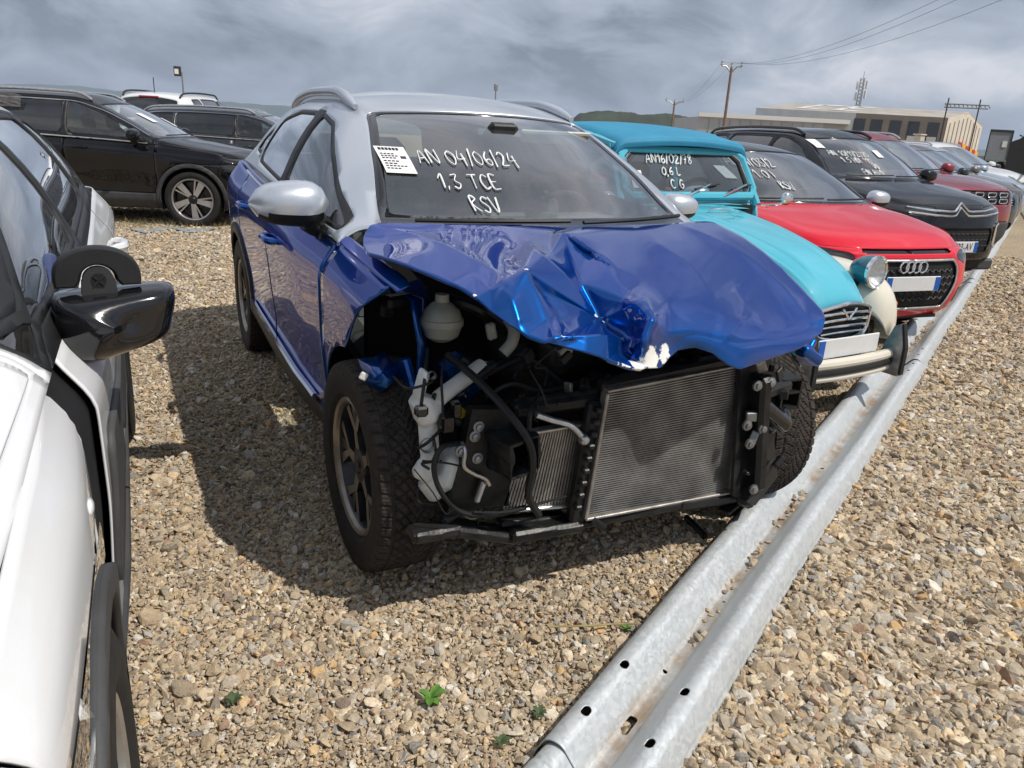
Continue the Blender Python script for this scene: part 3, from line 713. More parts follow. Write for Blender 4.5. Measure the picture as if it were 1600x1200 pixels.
# ------------------------------------------------------------------ ground
CAMP = np.array([-1.42101, -2.22773, 1.40695])
def at(px, py, y):
    """where the sight line through a picture point meets the upright plane at depth y (used to read positions off the photo)"""
    d = np.array(_f) + (px - 800) / 1185.54 * np.array(_r) - (py - 600) / 1185.54 * np.array(_u); return CAMP + (y - CAMP[1]) / d[1] * d
def atz(px, py, z=0.0):
    d = np.array(_f) + (px - 800) / 1185.54 * np.array(_r) - (py - 600) / 1185.54 * np.array(_u); return CAMP + (z - CAMP[2]) / d[2] * d
def gravel_ground_mat():
    m, nt, out = new_mat('gravel_ground'); L = nt.links.new; b = nt.nodes.new('ShaderNodeBsdfPrincipled'); setp(b, Roughness=0.95, Specular_IOR_Level=0.2)
    tc = nt.nodes.new('ShaderNodeTexCoord')
    vo = nt.nodes.new('ShaderNodeTexVoronoi'); vo.inputs['Scale'].default_value = 60; L(tc.outputs['Object'], vo.inputs['Vector'])
    r = ramp(nt, vo.outputs['Color'], [(0.0, (0.29, 0.235, 0.17)), (0.35, (0.42, 0.34, 0.245)), (0.6, (0.49, 0.40, 0.29)), (0.85, (0.57, 0.48, 0.36)), (1.0, (0.68, 0.60, 0.48))])
    n = vnoise(nt, 0.35, 6, 0.6); r2 = ramp(nt, n.outputs['Fac'], [(0.3, (0.82, 0.82, 0.82)), (0.7, (1.08, 1.05, 1.0))])
    mx = nt.nodes.new('ShaderNodeMixRGB'); mx.blend_type = 'MULTIPLY'; mx.inputs[0].default_value = 1; L(r.outputs[0], mx.inputs[1]); L(r2.outputs[0], mx.inputs[2])
    L(mx.outputs[0], b.inputs['Base Color'])
    bp = nt.nodes.new('ShaderNodeBump'); bp.inputs['Strength'].default_value = 0.9; bp.inputs['Distance'].default_value = 0.02; bp.invert = True
    L(vo.outputs['Distance'], bp.inputs['Height']); L(bp.outputs[0], b.inputs['Normal']); L(b.outputs[0], out.inputs[0]); return m
def build_ground():
    mb = MB(); rr = [0, 3, 6, 10, 16, 26, 45, 80, 150, 300]; n = 48; V = [(0, 0, 0)]; F = []
    for r in rr[1:]:
        for j in range(n):
            t = 2 * math.pi * j / n; x, y = r * math.cos(t), r * math.sin(t); V.append((x, y, 0.0 if r < 60 else -(r - 60) * 0.012))
    for j in range(n): F.append((0, 1 + j, 1 + (j + 1) % n))
    for k in range(len(rr) - 2):
        for j in range(n): a = 1 + k * n; F.append((a + j, a + n + j, a + n + (j + 1) % n, a + (j + 1) % n))
    o = mesh_obj('ground', V, F, gravel_ground_mat()); o['kind'] = 'structure'; o.location = (0, 0, -0.004)
build_ground()
RAIL0 = np.array([0.025, -0.755]); RAILD = np.array([0.867, 0.498]); RAILN = np.array([-0.498, 0.867])
def stone_mat():
    m, nt, out = new_mat('crushed_stone'); L = nt.links.new; b = nt.nodes.new('ShaderNodeBsdfPrincipled'); setp(b, Roughness=0.9, Specular_IOR_Level=0.25)
    oi = nt.nodes.new('ShaderNodeObjectInfo')
    r = ramp(nt, oi.outputs['Random'], [(0.0, (0.29, 0.255, 0.205)), (0.13, (0.46, 0.375, 0.275)), (0.30, (0.54, 0.445, 0.325)), (0.46, (0.39, 0.355, 0.30)), (0.58, (0.63, 0.535, 0.40)), (0.68, (0.44, 0.435, 0.43)), (0.73, (0.78, 0.74, 0.66)), (0.78, (0.62, 0.43, 0.22)), (0.86, (0.74, 0.67, 0.54)), (0.91, (0.38, 0.245, 0.165)), (0.95, (0.22, 0.215, 0.21)), (1.0, (0.84, 0.81, 0.75))])
    n = vnoise(nt, 1.4, 5, 0.65); r2 = ramp(nt, n.outputs['Fac'], [(0.28, (0.70, 0.66, 0.60)), (0.72, (1.26, 1.21, 1.13))])
    mx = nt.nodes.new('ShaderNodeMixRGB'); mx.blend_type = 'MULTIPLY'; mx.inputs[0].default_value = 1; L(r.outputs[0], mx.inputs[1]); L(r2.outputs[0], mx.inputs[2]); L(mx.outputs[0], b.inputs['Base Color'])
    n2 = vnoise(nt, 6.0, 4, 0.6); bp = nt.nodes.new('ShaderNodeBump'); bp.inputs['Strength'].default_value = 0.35; bp.inputs['Distance'].default_value = 0.15; L(n2.outputs['Fac'], bp.inputs['Height']); L(bp.outputs[0], b.inputs['Normal'])
    L(b.outputs[0], out.inputs[0]); return m
def build_gravel():
    sm = stone_mat(); coll = bpy.data.collections.new('stone_shapes')
    for k in range(12):
        bm = bmesh.new(); bmesh.ops.create_icosphere(bm, subdivisions=2, radius=1.0); r = random.Random(40 + k)
        planes = [(Vector((r.gauss(0, 1), r.gauss(0, 1), r.gauss(0, 1))).normalized(), r.uniform(0.34, 0.78)) for _ in range(10)]
        for v in bm.verts:
            for nn, d in planes:
                e = v.co.dot(nn) - d
                if e > 0: v.co -= nn * e
            v.co.x *= 1.45; v.co.y *= 1.12; v.co.z *= 0.80
        me = bpy.data.meshes.new('stone'); bm.to_mesh(me); bm.free(); me.materials.append(sm)
        o = bpy.data.objects.new('stone', me); coll.objects.link(o)
    pts = []; scl = []
    g = np.random.default_rng(3); yaw = 0.4647
    def shell(d0, d1, dens, half, s0):
        area = 0.5 * (d1 * d1 - d0 * d0) * 2 * half; n = int(area * dens)
        d = np.sqrt(g.uniform(d0 * d0, d1 * d1, n)); a = yaw + g.uniform(-half, half, n)
        return np.stack([CAMP[0] + d * np.sin(a), CAMP[1] + d * np.cos(a)], 1), np.full(n, s0)
    A = [shell(0.35, 3.0, 16500, 0.95, 1.0), shell(3.0, 5.0, 10500, 0.80, 1.1), shell(5.0, 8.0, 4000, 0.74, 1.4), shell(8.0, 13.0, 1500, 0.70, 2.1)]
    XY = np.concatenate([a[0] for a in A]); S0 = np.concatenate([a[1] for a in A])
    rel = XY - RAIL0; tn = rel @ RAILN; ts = rel @ RAILD
    right = tn < -0.15
    size = np.exp(g.normal(0, 0.46, len(XY))) * np.where(right, 0.0073, 0.0052) * S0
    size = np.clip(size, 0.003, 0.026)
    # patches of finer, trodden grit on the lot side
    patch = np.sin(XY[:, 0] * 2.1 + 1.3 * np.sin(XY[:, 1] * 1.7)) + np.sin(XY[:, 1] * 2.9 + 0.7 * XY[:, 0])
    size = np.where(~right & (patch > 0.4), size * 0.72, size)
    keep = ~((np.abs(tn) < 0.148) & (ts > -3))
    Z = np.where(keep, size * g.uniform(0.05, 0.45, len(XY)), 0)
    # stones that lie in the trough of the rail
    n3 = 420; s_ = g.uniform(-1, 9, n3); band = (np.sin(s_ * 3.1) + np.sin(s_ * 1.37 + 1) > 0.2); s_ = s_[band]; t_ = g.normal(0, 0.016, len(s_)); XY3 = RAIL0 + s_[:, None] * RAILD + t_[:, None] * RAILN
    P = np.vstack([np.column_stack([XY, Z])[keep], np.column_stack([XY3, np.full(len(s_), 0.022)])]); size = np.concatenate([size[keep], np.clip(np.exp(g.normal(0, .4, len(s_))) * 0.009, 0.004, 0.02)])
    n = len(P); me = bpy.data.meshes.new('gravel'); me.vertices.add(n); me.vertices.foreach_set('co', P.astype(np.float32).ravel())
    ra = me.attributes.new('rot', 'FLOAT_VECTOR', 'POINT'); ra.data.foreach_set('vector', np.stack([g.normal(0, 0.45, n), g.normal(0, 0.45, n), g.uniform(0, 6.283, n)], 1).astype(np.float32).ravel())
    sa = me.attributes.new('size', 'FLOAT_VECTOR', 'POINT'); sa.data.foreach_set('vector', (size[:, None] * g.uniform(0.8, 1.25, (n, 3))).astype(np.float32).ravel())
    o = bpy.data.objects.new('gravel', me); COL.objects.link(o); o['kind'] = 'stuff'; o['label'] = 'loose crushed stone gravel covering the parking lot'
    ng = bpy.data.node_groups.new('gravel_scatter', 'GeometryNodeTree'); ng.interface.new_socket('Geometry', in_out='INPUT', socket_type='NodeSocketGeometry'); ng.interface.new_socket('Geometry', in_out='OUTPUT', socket_type='NodeSocketGeometry')
    N = ng.nodes.new; L = ng.links.new; gi = N('NodeGroupInput'); go = N('NodeGroupOutput'); ci = N('GeometryNodeCollectionInfo'); ci.inputs['Collection'].default_value = coll; ci.inputs['Separate Children'].default_value = True; ci.inputs['Reset Children'].default_value = True
    ip = N('GeometryNodeInstanceOnPoints'); ip.inputs['Pick Instance'].default_value = True
    m2p = N('GeometryNodeMeshToPoints'); L(gi.outputs[0], m2p.inputs[0]); L(m2p.outputs[0], ip.inputs['Points']); L(ci.outputs[0], ip.inputs['Instance'])
    rv = N('FunctionNodeRandomValue'); rv.data_type = 'INT'; rv.inputs[4].default_value = 0; rv.inputs[5].default_value = 11; L(rv.outputs[2], ip.inputs['Instance Index'])
    a1 = N('GeometryNodeInputNamedAttribute'); a1.data_type = 'FLOAT_VECTOR'; a1.inputs['Name'].default_value = 'rot'; a2 = N('GeometryNodeInputNamedAttribute'); a2.data_type = 'FLOAT_VECTOR'; a2.inputs['Name'].default_value = 'size'
    L(a1.outputs[0], ip.inputs['Rotation']); L(a2.outputs[0], ip.inputs['Scale']); L(ip.outputs[0], go.inputs[0])
    md = o.modifiers.new('scatter', 'NODES'); md.node_group = ng
build_gravel()
# ------------------------------------------------------------------ guard rail beams lying on the ground
def galv_mat():
    m, nt, out = new_mat('galvanised_steel'); L = nt.links.new; b = nt.nodes.new('ShaderNodeBsdfPrincipled'); setp(b, Metallic=0.35, Specular_IOR_Level=0.5)
    vo = nt.nodes.new('ShaderNodeTexVoronoi'); vo.inputs['Scale'].default_value = 75; tc = nt.nodes.new('ShaderNodeTexCoord'); mp = nt.nodes.new('ShaderNodeMapping'); mp.inputs['Scale'].default_value = (1, 1.9, 1)
    nw = vnoise(nt, 9, 3, 0.6); mxv = nt.nodes.new('ShaderNodeMixRGB'); mxv.inputs[0].default_value = 0.08; L(tc.outputs['Object'], mxv.inputs[1]); L(nw.outputs['Color'], mxv.inputs[2]); L(mxv.outputs[0], mp.inputs[0]); L(mp.outputs[0], vo.inputs['Vector'])
    r = ramp(nt, vo.outputs['Color'], [(0.0, (0.50, 0.535, 0.55)), (0.5, (0.56, 0.59, 0.605)), (1.0, (0.63, 0.655, 0.665))])
    n = vnoise(nt, 2.4, 7, 0.7); dirt = ramp(nt, n.outputs['Fac'], [(0.56, (0, 0, 0)), (0.74, (1, 1, 1))])
    # silt and rust that has washed into the trough
    sx = nt.nodes.new('ShaderNodeSeparateXYZ'); L(tc.outputs['Object'], sx.inputs[0]); ab = nt.nodes.new('ShaderNodeMath'); ab.operation = 'ABSOLUTE'; L(sx.outputs['Y'], ab.inputs[0])
    tr = nt.nodes.new('ShaderNodeMapRange'); tr.inputs['From Min'].default_value = 0.035; tr.inputs['From Max'].default_value = 0.012; L(ab.outputs[0], tr.inputs['Value'])
    n5 = vnoise(nt, 5.5, 6, 0.7); r5 = ramp(nt, n5.outputs['Fac'], [(0.40, (0.1, 0.1, 0.1)), (0.62, (0.95, 0.95, 0.95))]); mu = nt.nodes.new('ShaderNodeMath'); mu.operation = 'MULTIPLY'; L(tr.outputs[0], mu.inputs[0]); L(r5.outputs[0], mu.inputs[1])
    m1 = nt.nodes.new('ShaderNodeMixRGB'); m1.inputs[2].default_value = (0.33, 0.345, 0.35, 1); sc_ = nt.nodes.new('ShaderNodeMath'); sc_.operation = 'MULTIPLY'; sc_.inputs[1].default_value = 0.25; L(dirt.outputs[0], sc_.inputs[0]); L(sc_.outputs[0], m1.inputs[0]); L(r.outputs[0], m1.inputs[1])
    m2 = nt.nodes.new('ShaderNodeMixRGB'); m2.inputs[2].default_value = (0.36, 0.26, 0.17, 1); L(mu.outputs[0], m2.inputs[0]); L(m1.outputs[0], m2.inputs[1]); L(m2.outputs[0], b.inputs['Base Color'])
    rr = nt.nodes.new('ShaderNodeMapRange'); rr.inputs['To Min'].default_value = 0.34; rr.inputs['To Max'].default_value = 0.56; L(vo.outputs['Color'], rr.inputs['Value']); L(rr.outputs[0], b.inputs['Roughness'])
    n6 = vnoise(nt, 30, 3, 0.6); bp = nt.nodes.new('ShaderNodeBump'); bp.inputs['Strength'].default_value = 0.12; bp.inputs['Distance'].default_value = 0.004; L(n6.outputs['Fac'], bp.inputs['Height']); L(bp.outputs[0], b.inputs['Normal'])
    L(b.outputs[0], out.inputs[0]); return m
GALV = galv_mat()
def build_rails():
    hp = [(0.0, 0.013), (0.010, 0.0135), (0.019, 0.018), (0.027, 0.026), (0.062, 0.066), (0.070, 0.074), (0.080, 0.080), (0.092, 0.082), (0.105, 0.081), (0.116, 0.076), (0.125, 0.067), (0.146, 0.028), (0.150, 0.016), (0.157, 0.003)]; prof = np.array([(-a, b) for a, b in hp[:0:-1]] + hp); prof = cat(prof, 4)
    labels = ['galvanised guard rail beam nearest the camera, its end cut off by the picture bottom', 'long galvanised guard rail beam in front of the wrecked blue car', 'galvanised guard rail beam in front of the red hatchback',
              'galvanised guard rail beam in front of the black crossover', 'guard rail beam beside the dark red crossover', 'distant guard rail beam near the taupe car', 'farthest guard rail beam at the end of the row']
    for k, lab in enumerate(labels):
        s0 = -0.754 + (k - 1) * 4.33; s1 = s0 + 4.33 + 0.10; n = 150 if k < 3 else 40
        if k == 0: s0 -= 0
        ss = np.linspace(s0, s1, n) if k > 3 else np.concatenate([np.linspace(s0, s0 + .55, 120, endpoint=False), np.linspace(s0 + .55, s0 + 2.1, 50, endpoint=False), np.linspace(s0 + 2.1, s0 + 2.4, 60, endpoint=False), np.linspace(s0 + 2.4, s0 + 3.9, 50, endpoint=False), np.linspace(s0 + 3.9, s1, 100)]); n = len(ss); lift = np.where(ss > s1 - 0.12, 0.0, 0.004) if False else np.where(ss < s0 + 0.25, 0.0045, 0.0)
        P = np.zeros((n, len(prof), 3)); U = np.zeros((n, len(prof), 2))
        wob = 0.006 * np.sin(ss * 1.3 + k) + 0.004 * np.sin(ss * 2.9)
        for j, (t, z) in enumerate(prof):
            P[:, j, 0] = ss - s0; P[:, j, 1] = t * 0.985 + wob * 0.8; P[:, j, 2] = z + 0.0045 - (ss - s0) * 0.001 + 0.003 * np.sin(ss * 1.9 + k)
            U[:, j, 0] = ss - s0; U[:, j, 1] = t
        # the far end tucks under the next beam
        P[:, :, 2] -= np.where(ss > s1 - 0.16, 0.006, 0)[:, None]
        p = Patch.grid(P, U)
        def slot(cx, cy, w, h):
            def fn(q):
                d = np.abs(q.U - np.array([cx, cy])); e = np.maximum(d - np.array([max(w - h, 0), max(h - w, 0)]), 0); return np.hypot(e[:, 0], e[:, 1]) - min(w, h)
            return fn
        if k < 4:
            for (cx, cy, w, h) in [(0.13, 0.085, .017, .011), (0.34, 0.085, .017, .011), (0.13, -0.085, .017, .011), (0.34, -0.085, .017, .011), (0.22, 0.006, 0.036, 0.011), (0.46, 0.012, .007, .007), (2.2, 0.004, 0.009, 0.009), (2.32, -0.01, .005, .005), (4.0, 0.085, .016, .011), (4.2, 0.085, .016, .011), (4.0, -0.085, .016, .011), (4.2, -0.085, .016, .011)]:
                _, p = take(p, slot(cx, cy, w, h), 0)
        o = mesh_obj('guard_rail_beam', p.V, p.F, GALV); md = o.modifiers.new('thickness', 'SOLIDIFY'); md.thickness = 0.003; md.offset = -1
        c = RAIL0 + RAILD * s0; o.location = (c[0], c[1], 0.0); o.rotation_euler = (0, 0, math.atan2(RAILD[1], RAILD[0]))
        tag(o, lab, 'guard rail', 'guard rail beams lying end to end on the gravel')
build_rails()
# ------------------------------------------------------------------ the wrecked blue crossover
RADM = simple('radiator_fin', (0.27, 0.27, 0.265), 0.42, 0.6, var=0.45, scale=10, bump=0.2, bscale=200)
def hood_mesh(root):
    """crumpled bonnet: landmark points, triangulated, refined and relaxed"""
    from mathutils.geometry import delaunay_2d_cdt
    L = []   # (px, py, y)
    edge = [(568, 368, .18), (578, 352, .22), (592, 348, .25), (700, 350, .22), (800, 351, .20), (860, 352, .20), (1000, 351, .25), (1060, 349, .29), (1112, 346, .33), (1160, 370, .17), (1195, 395, .05), (1222, 420, -.08), (1250, 447, -.19), (1268, 466, -.25), (1285, 485, -.33), (1290, 497, -.39),
            (1285, 520, -.43), (1250, 545, -.50), (1200, 562, -.57), (1158, 577, -.62), (1140, 571, -.615), (1112, 551, -.60), (1085, 544, -.59), (1060, 548, -.60), (1046, 560, -.62), (1033, 575, -.64), (1008, 576, -.66), (985, 573, -.68), (950, 561, -.69), (915, 550, -.69), (880, 541, -.67), (850, 534, -.65), (820, 522, -.62), (796, 508, -.59), (770, 488, -.55), (745, 464, -.50), (720, 448, -.45), (700, 440, -.41), (670, 427, -.34), (640, 415, -.27), (605, 403, -.15), (574, 395, -.04), (567, 382, .08)]
    inner = [(640, 368, .14), (700, 375, .02), (760, 372, .04), (780, 400, -.17), (822, 422, -.47), (880, 362, -.04), (905, 440, -.34), (935, 498, -.42), (880, 524, -.665), (960, 420, -.29), (975, 470, -.47), (1000, 480, -.57), (1018, 498, -.635), (1006, 532, -.658), (986, 528, -.55), (978, 548, -.60), (950, 522, -.66), (915, 526, -.67), (800, 470, -.56), (768, 452, -.49), (860, 400, -.27), (850, 455, -.46), (868, 492, -.54), (920, 395, -.16), (1000, 395, -.10), (1040, 372, .06), (740, 420, -.34), (660, 398, -.18), (610, 375, .10),
             (1000, 440, -.36), (1050, 470, -.50), (1100, 400, -.12), (1100, 450, -.37), (1150, 500, -.52), (1090, 505, -.585), (1090, 530, -.60), (1130, 535, -.60), (1160, 420, -.12), (1195, 450, -.23), (1225, 480, -.33), (1255, 500, -.39), (1180, 520, -.545), (1220, 515, -.475), (1165, 550, -.605), (1150, 460, -.33), (1205, 535, -.55), (1240, 525, -.485), (1040, 420, -.25), (830, 380, -.08), (1045, 520, -.61), (1030, 540, -.628)]
    fold_ids = [[(880, 362), (860, 400), (822, 422)], [(880, 362), (905, 440), (935, 498)], [(822, 422), (935, 498)], [(822, 422), (868, 492), (880, 524)], [(822, 422), (850, 455), (868, 492)], [(935, 498), (880, 524)], [(935, 498), (975, 470), (1000, 480), (1018, 498), (1006, 532)], [(935, 498), (986, 528), (978, 548)], [(880, 362), (960, 420), (975, 470)], [(822, 422), (768, 452)], [(950, 522), (880, 524)]]
    pts = edge + inner; P3 = np.array([at(*q) for q in pts]); n = len(edge)
    v2 = [Vector((q[0], q[1])) for q in pts]
    r = delaunay_2d_cdt(v2, [(i, (i + 1) % n) for i in range(n)] + [(n + [q[:2] for q in inner].index(u), n + [q[:2] for q in inner].index(v)) for fo in fold_ids for u, v in zip(fo[:-1], fo[1:])], [list(range(n))], 1, 1e-3)
    vs, faces, orig = r[0], r[2], r[3]
    co = np.array([P3[o[0]] for o in orig])
    bm = bmesh.new(); bv = [bm.verts.new(c) for c in co]
    for f in faces:
        try: bm.faces.new([bv[i] for i in f])
        except ValueError: pass
    bmesh.ops.recalc_face_normals(bm, faces=bm.faces)
    for _ in range(4): bmesh.ops.subdivide_edges(bm, edges=bm.edges, cuts=1, use_grid_fill=True)
    bmesh.ops.triangulate(bm, faces=bm.faces)
    bm.verts.index_update(); V = np.array([v.co for v in bm.verts]); nb = [[e.other_vert(v).index for e in v.link_edges] for v in bm.verts]
    bd = np.array([v.is_boundary for v in bm.verts]); nbb = [[e.other_vert(v).index for e in v.link_edges if e.is_boundary] for v in bm.verts]
    # sharp folds keep their edge
    yy = {q[:2]: q[2] for q in inner}; folds = [[(*k, yy[k]) for k in fo] for fo in fold_ids]
    dmin = np.full(len(V), 9.0)
    for fo in folds:
        q = [at(*k) for k in fo]
        for a, b in zip(q[:-1], q[1:]):
            e = b - a; t = np.clip(((V - a) @ e) / (e @ e), 0, 1); dmin = np.minimum(dmin, np.linalg.norm(V - a - t[:, None] * e, axis=1))
    w = np.clip(dmin / 0.05, 0.06, 1.0)
    mx = max(len(k) for k in nb); idx = np.array([k + [i] * (mx - len(k)) for i, k in enumerate(nb)]); cnt = np.array([len(k) for k in nb])
    for it in range(14):
        av = (V[idx].sum(1) - (mx - cnt)[:, None] * V) / cnt[:, None]
        nv = V + (av - V) * (0.55 * w)[:, None]
        for i in np.where(bd)[0]:
            if it < 10 and len(nbb[i]) == 2: nv[i] = V[i] + ((V[nbb[i][0]] + V[nbb[i][1]]) / 2 - V[i]) * 0.5
            else: nv[i] = V[i]
        V = nv
    w2 = np.clip((dmin - .07) / .12, 0, 1)
    for it in range(60):
        av = (V[idx].sum(1) - (mx - cnt)[:, None] * V) / cnt[:, None]; nv = V + (av - V) * (0.6 * w2)[:, None]; nv[bd] = V[bd]; V = nv
    for i, v in enumerate(bm.verts): v.co = V[i]
    bm.normal_update()
    if sum(f.normal.z for f in bm.faces) < 0: bmesh.ops.reverse_faces(bm, faces=bm.faces)
    # pressed and torn creases: thin ridges (+) and valleys (-) along picture lines
    CO = np.array([v.co for v in bm.verts]); dd = CO - CAMP; Zc = dd @ np.array(_f); PX = np.stack([800 + 1185.54 * (dd @ np.array(_r)) / Zc, 600 - 1185.54 * (dd @ np.array(_u)) / Zc], 1); disp = np.zeros(len(CO))
    creases = [([(821, 384), (850, 408), (875, 430), (905, 465), (935, 500)], .014, 15), ([(890, 385), (900, 405), (912, 440), (935, 500)], -.010, 18), ([(827, 425), (858, 465), (885, 503), (880, 525)], -.013, 9), ([(822, 423), (840, 465), (862, 520), (868, 534)], .008, 9), ([(780, 452), (800, 470), (812, 510)], .006, 12), ([(935, 500), (965, 492), (990, 478), (1005, 478), (1018, 500)], .013, 10), ([(1018, 498), (1010, 520), (1003, 548)], .012, 8),
               ([(945, 505), (975, 520), (985, 558)], -.014, 12), ([(1060, 352), (1110, 372), (1165, 402), (1215, 445), (1262, 498)], .010, 14), ([(1045, 545), (1090, 523), (1160, 535), (1240, 520), (1284, 502)], -.006, 9), ([(1130, 535), (1155, 505), (1180, 488)], .006, 14), ([(1040, 470), (1075, 500), (1130, 510)], -.008, 22), ([(592, 356), (680, 378), (760, 420), (800, 452)], .006, 9), ([(930, 395), (960, 440), (1000, 470)], .008, 18), ([(1150, 445), (1165, 470), (1160, 500)], -.009, 14), ([(1020, 376), (1080, 420), (1120, 470)], .005, 20)]
    for pl, amp, sg in creases:
        q = cat(pl, 8); d2 = np.full(len(PX), 1e9); tt = np.zeros(len(PX))
        for k in range(len(q) - 1):
            e = q[k + 1] - q[k]; t = np.clip(((PX - q[k]) @ e) / (e @ e), 0, 1); dk = ((PX - q[k] - t[:, None] * e) ** 2).sum(1); m_ = dk < d2; d2 = np.where(m_, dk, d2); tt = np.where(m_, (k + t) / (len(q) - 1), tt)
        disp += amp * np.exp(-np.sqrt(d2) / sg) * np.clip(np.minimum(tt, 1 - tt) * 6 + .35, 0, 1)
    bm.normal_update()
    for i, v in enumerate(bm.verts): v.co += v.normal * disp[i]
    bm.normal_update()
    # subtle panel waviness
    from mathutils import noise
    for v in bm.verts: v.co += v.normal * (0.0012 * noise.noise(v.co * 4.0))
    me = bpy.data.meshes.new('bonnet'); bm.to_mesh(me); 
    me.materials.append(bonnet_paint()); me.polygons.foreach_set('use_smooth', np.ones(len(me.polygons), bool)); bm.free()
    o = bpy.data.objects.new('bonnet', me); COL.objects.link(o); o.parent = root; md = o.modifiers.new('thickness', 'SOLIDIFY'); md.thickness = 0.010; md.offset = -1
    o['label'] = 'crumpled blue bonnet with chipped white primer at its front edge'
    return o
def bonnet_paint():
    """same blue paint, bare primer showing in the torn patch at the front edge and at the fold tips"""
    m = BLUE.copy(); m.name = 'blue_paint_chipped'; nt = m.node_tree; L = nt.links.new
    out = [n for n in nt.nodes if n.type == 'OUTPUT_MATERIAL'][0]; pb = [n for n in nt.nodes if n.type == 'BSDF_PRINCIPLED'][0]
    geo = nt.nodes.new('ShaderNodeTexCoord'); acc = None
    n = vnoise(nt, 38, 5, 0.7); n2 = vnoise(nt, 14, 4, 0.6)
    spots = [((1018, 560, -.648), 0.036, .92), ((1040, 552, -.628), 0.028, .88), ((1000, 570, -.665), 0.026, 0.88), ((822, 422, -.46), 0.0045, 1.4), ((880, 524, -.66), 0.004, 1.4), ((742, 461, -.49), 0.004, 1.4), ((757, 448, -.45), 0.0035, 1.4)]
    for ln, r in (([(1017, 499, -.632), (1018, 506, -.636), (1015, 514, -.643), (1010, 523, -.65), (1006, 531, -.655), (1004, 538, -.655)], .0042), ([(930, 493, -.425), (934, 498, -.42), (939, 503, -.43), (945, 502, -.47), (952, 497, -.48)], .0035), ([(867, 368, -.08), (873, 364, -.06), (880, 361, -.06)], .004), ([(965, 568, -.68), (985, 573, -.68), (975, 570, -.68)], .0035)):
        q = cat(np.array(ln), 3); spots += [(tuple(k), r, 1.4) for k in q]
    for q, r, k in spots:
        c = at(*q); d = nt.nodes.new('ShaderNodeVectorMath'); d.operation = 'DISTANCE'; d.inputs[1].default_value = tuple(c); L(geo.outputs['Object'], d.inputs[0])
        mr = nt.nodes.new('ShaderNodeMapRange'); mr.inputs['From Min'].default_value = r * 2.0; mr.inputs['From Max'].default_value = 0.0; mr.inputs['To Max'].default_value = k; L(d.outputs['Value'], mr.inputs['Value'])
        if acc is None: acc = mr.outputs[0]
        else: mx = nt.nodes.new('ShaderNodeMath'); mx.operation = 'MAXIMUM'; L(acc, mx.inputs[0]); L(mr.outputs[0], mx.inputs[1]); acc = mx.outputs[0]
    ad = nt.nodes.new('ShaderNodeMath'); ad.operation = 'ADD'; L(acc, ad.inputs[0]); L(n.outputs['Fac'], ad.inputs[1])
    st = nt.nodes.new('ShaderNodeMapRange'); st.inputs['From Min'].default_value = 0.96; st.inputs['From Max'].default_value = 1.02; L(ad.outputs[0], st.inputs['Value'])
    pr = nt.nodes.new('ShaderNodeBsdfPrincipled'); setp(pr, Base_Color=(0.80, 0.80, 0.77), Roughness=0.6)
    ms = nt.nodes.new('ShaderNodeMixShader'); L(st.outputs[0], ms.inputs[0]); L(pb.outputs[0], ms.inputs[1]); L(pr.outputs[0], ms.inputs[2]); L(ms.outputs[0], out.inputs[0]); return m
def fins(name, corners, nf, horizontal, mat, parent, depth=0.03, fin_r=0.5, warp=0.0):
    """finned core between four corner points (TL, TR, BR, BL)"""
    TL, TR, BR, BL = [np.array(c, float) for c in corners]; nrm = np.cross(TR - TL, BL - TL); nrm /= np.linalg.norm(nrm)
    if nrm[1] > 0: nrm = -nrm
    mb = MB()
    for k in range(nf):
        t = (k + 0.5) / nf; hw = fin_r / nf / 2
        P = []
        for s_ in np.linspace(0, 1, 9):
            wv = warp * math.sin(s_ * math.pi) * nrm + warp * 0.5 * math.sin(s_ * 7 + t * 3) * nrm
            def pt(a, b): return (TL * (1 - a) + TR * a) * (1 - b) + (BL * (1 - a) + BR * a) * b
            A, B = (pt(s_, t - hw), pt(s_, t + hw)) if horizontal else (pt(t - hw, s_), pt(t + hw, s_))
            P.append([A + wv - nrm * depth, A + wv, B + wv, B + wv - nrm * depth])
        mb.grid(np.array(P), flip=not horizontal)
    return mb.obj(name, mat, parent, auto=20)
def rod(parent, name, pts, r, mat, n=8, seg=5):
    mb = MB(); P = cat(pts, seg) if len(pts) > 2 else np.array(pts, float); mb.tube(P, r, n); return mb.obj(name, mat, parent)
def blob(parent, name, mat, build, voxel=0.007, smooth=6):
    mb = MB(); build(mb); o = mb.obj(name, mat, parent); r = o.modifiers.new('r', 'REMESH'); r.mode = 'VOXEL'; r.voxel_size = voxel; r.use_smooth_shade = True
    s_ = o.modifiers.new('s', 'SMOOTH'); s_.iterations = smooth; s_.factor = 0.5; return o
def lump(mb, a, b, w, h):
    """box between two points"""
    a, b = np.array(a, float), np.array(b, float); d = b - a; l = np.linalg.norm(d); y = d / l; x = np.cross(y, [0, 0, 1.0]); x /= np.linalg.norm(x) + 1e-9; z = np.cross(x, y)
    mb.box((a + b) / 2, (w, l, h), np.stack([x, y, z], 1), bev=min(w, h) * 0.25)
HL = [(.74, .80, .78, .20, .22, .22, .26, .10, .10), (.83, .875, .86, .32, .34, .33, .40, .02, .02), (.85, .866, .87, .46, .48, .46, .55, 0, 0), (.868, .884, .88, .66, .70, .68, .76, .02, 0), (.862, .897, .885, .83, .88, .90, .97, .06, .04), (.80, .835, .80, .93, .985, 1.03, 1.13, .12, .08)]
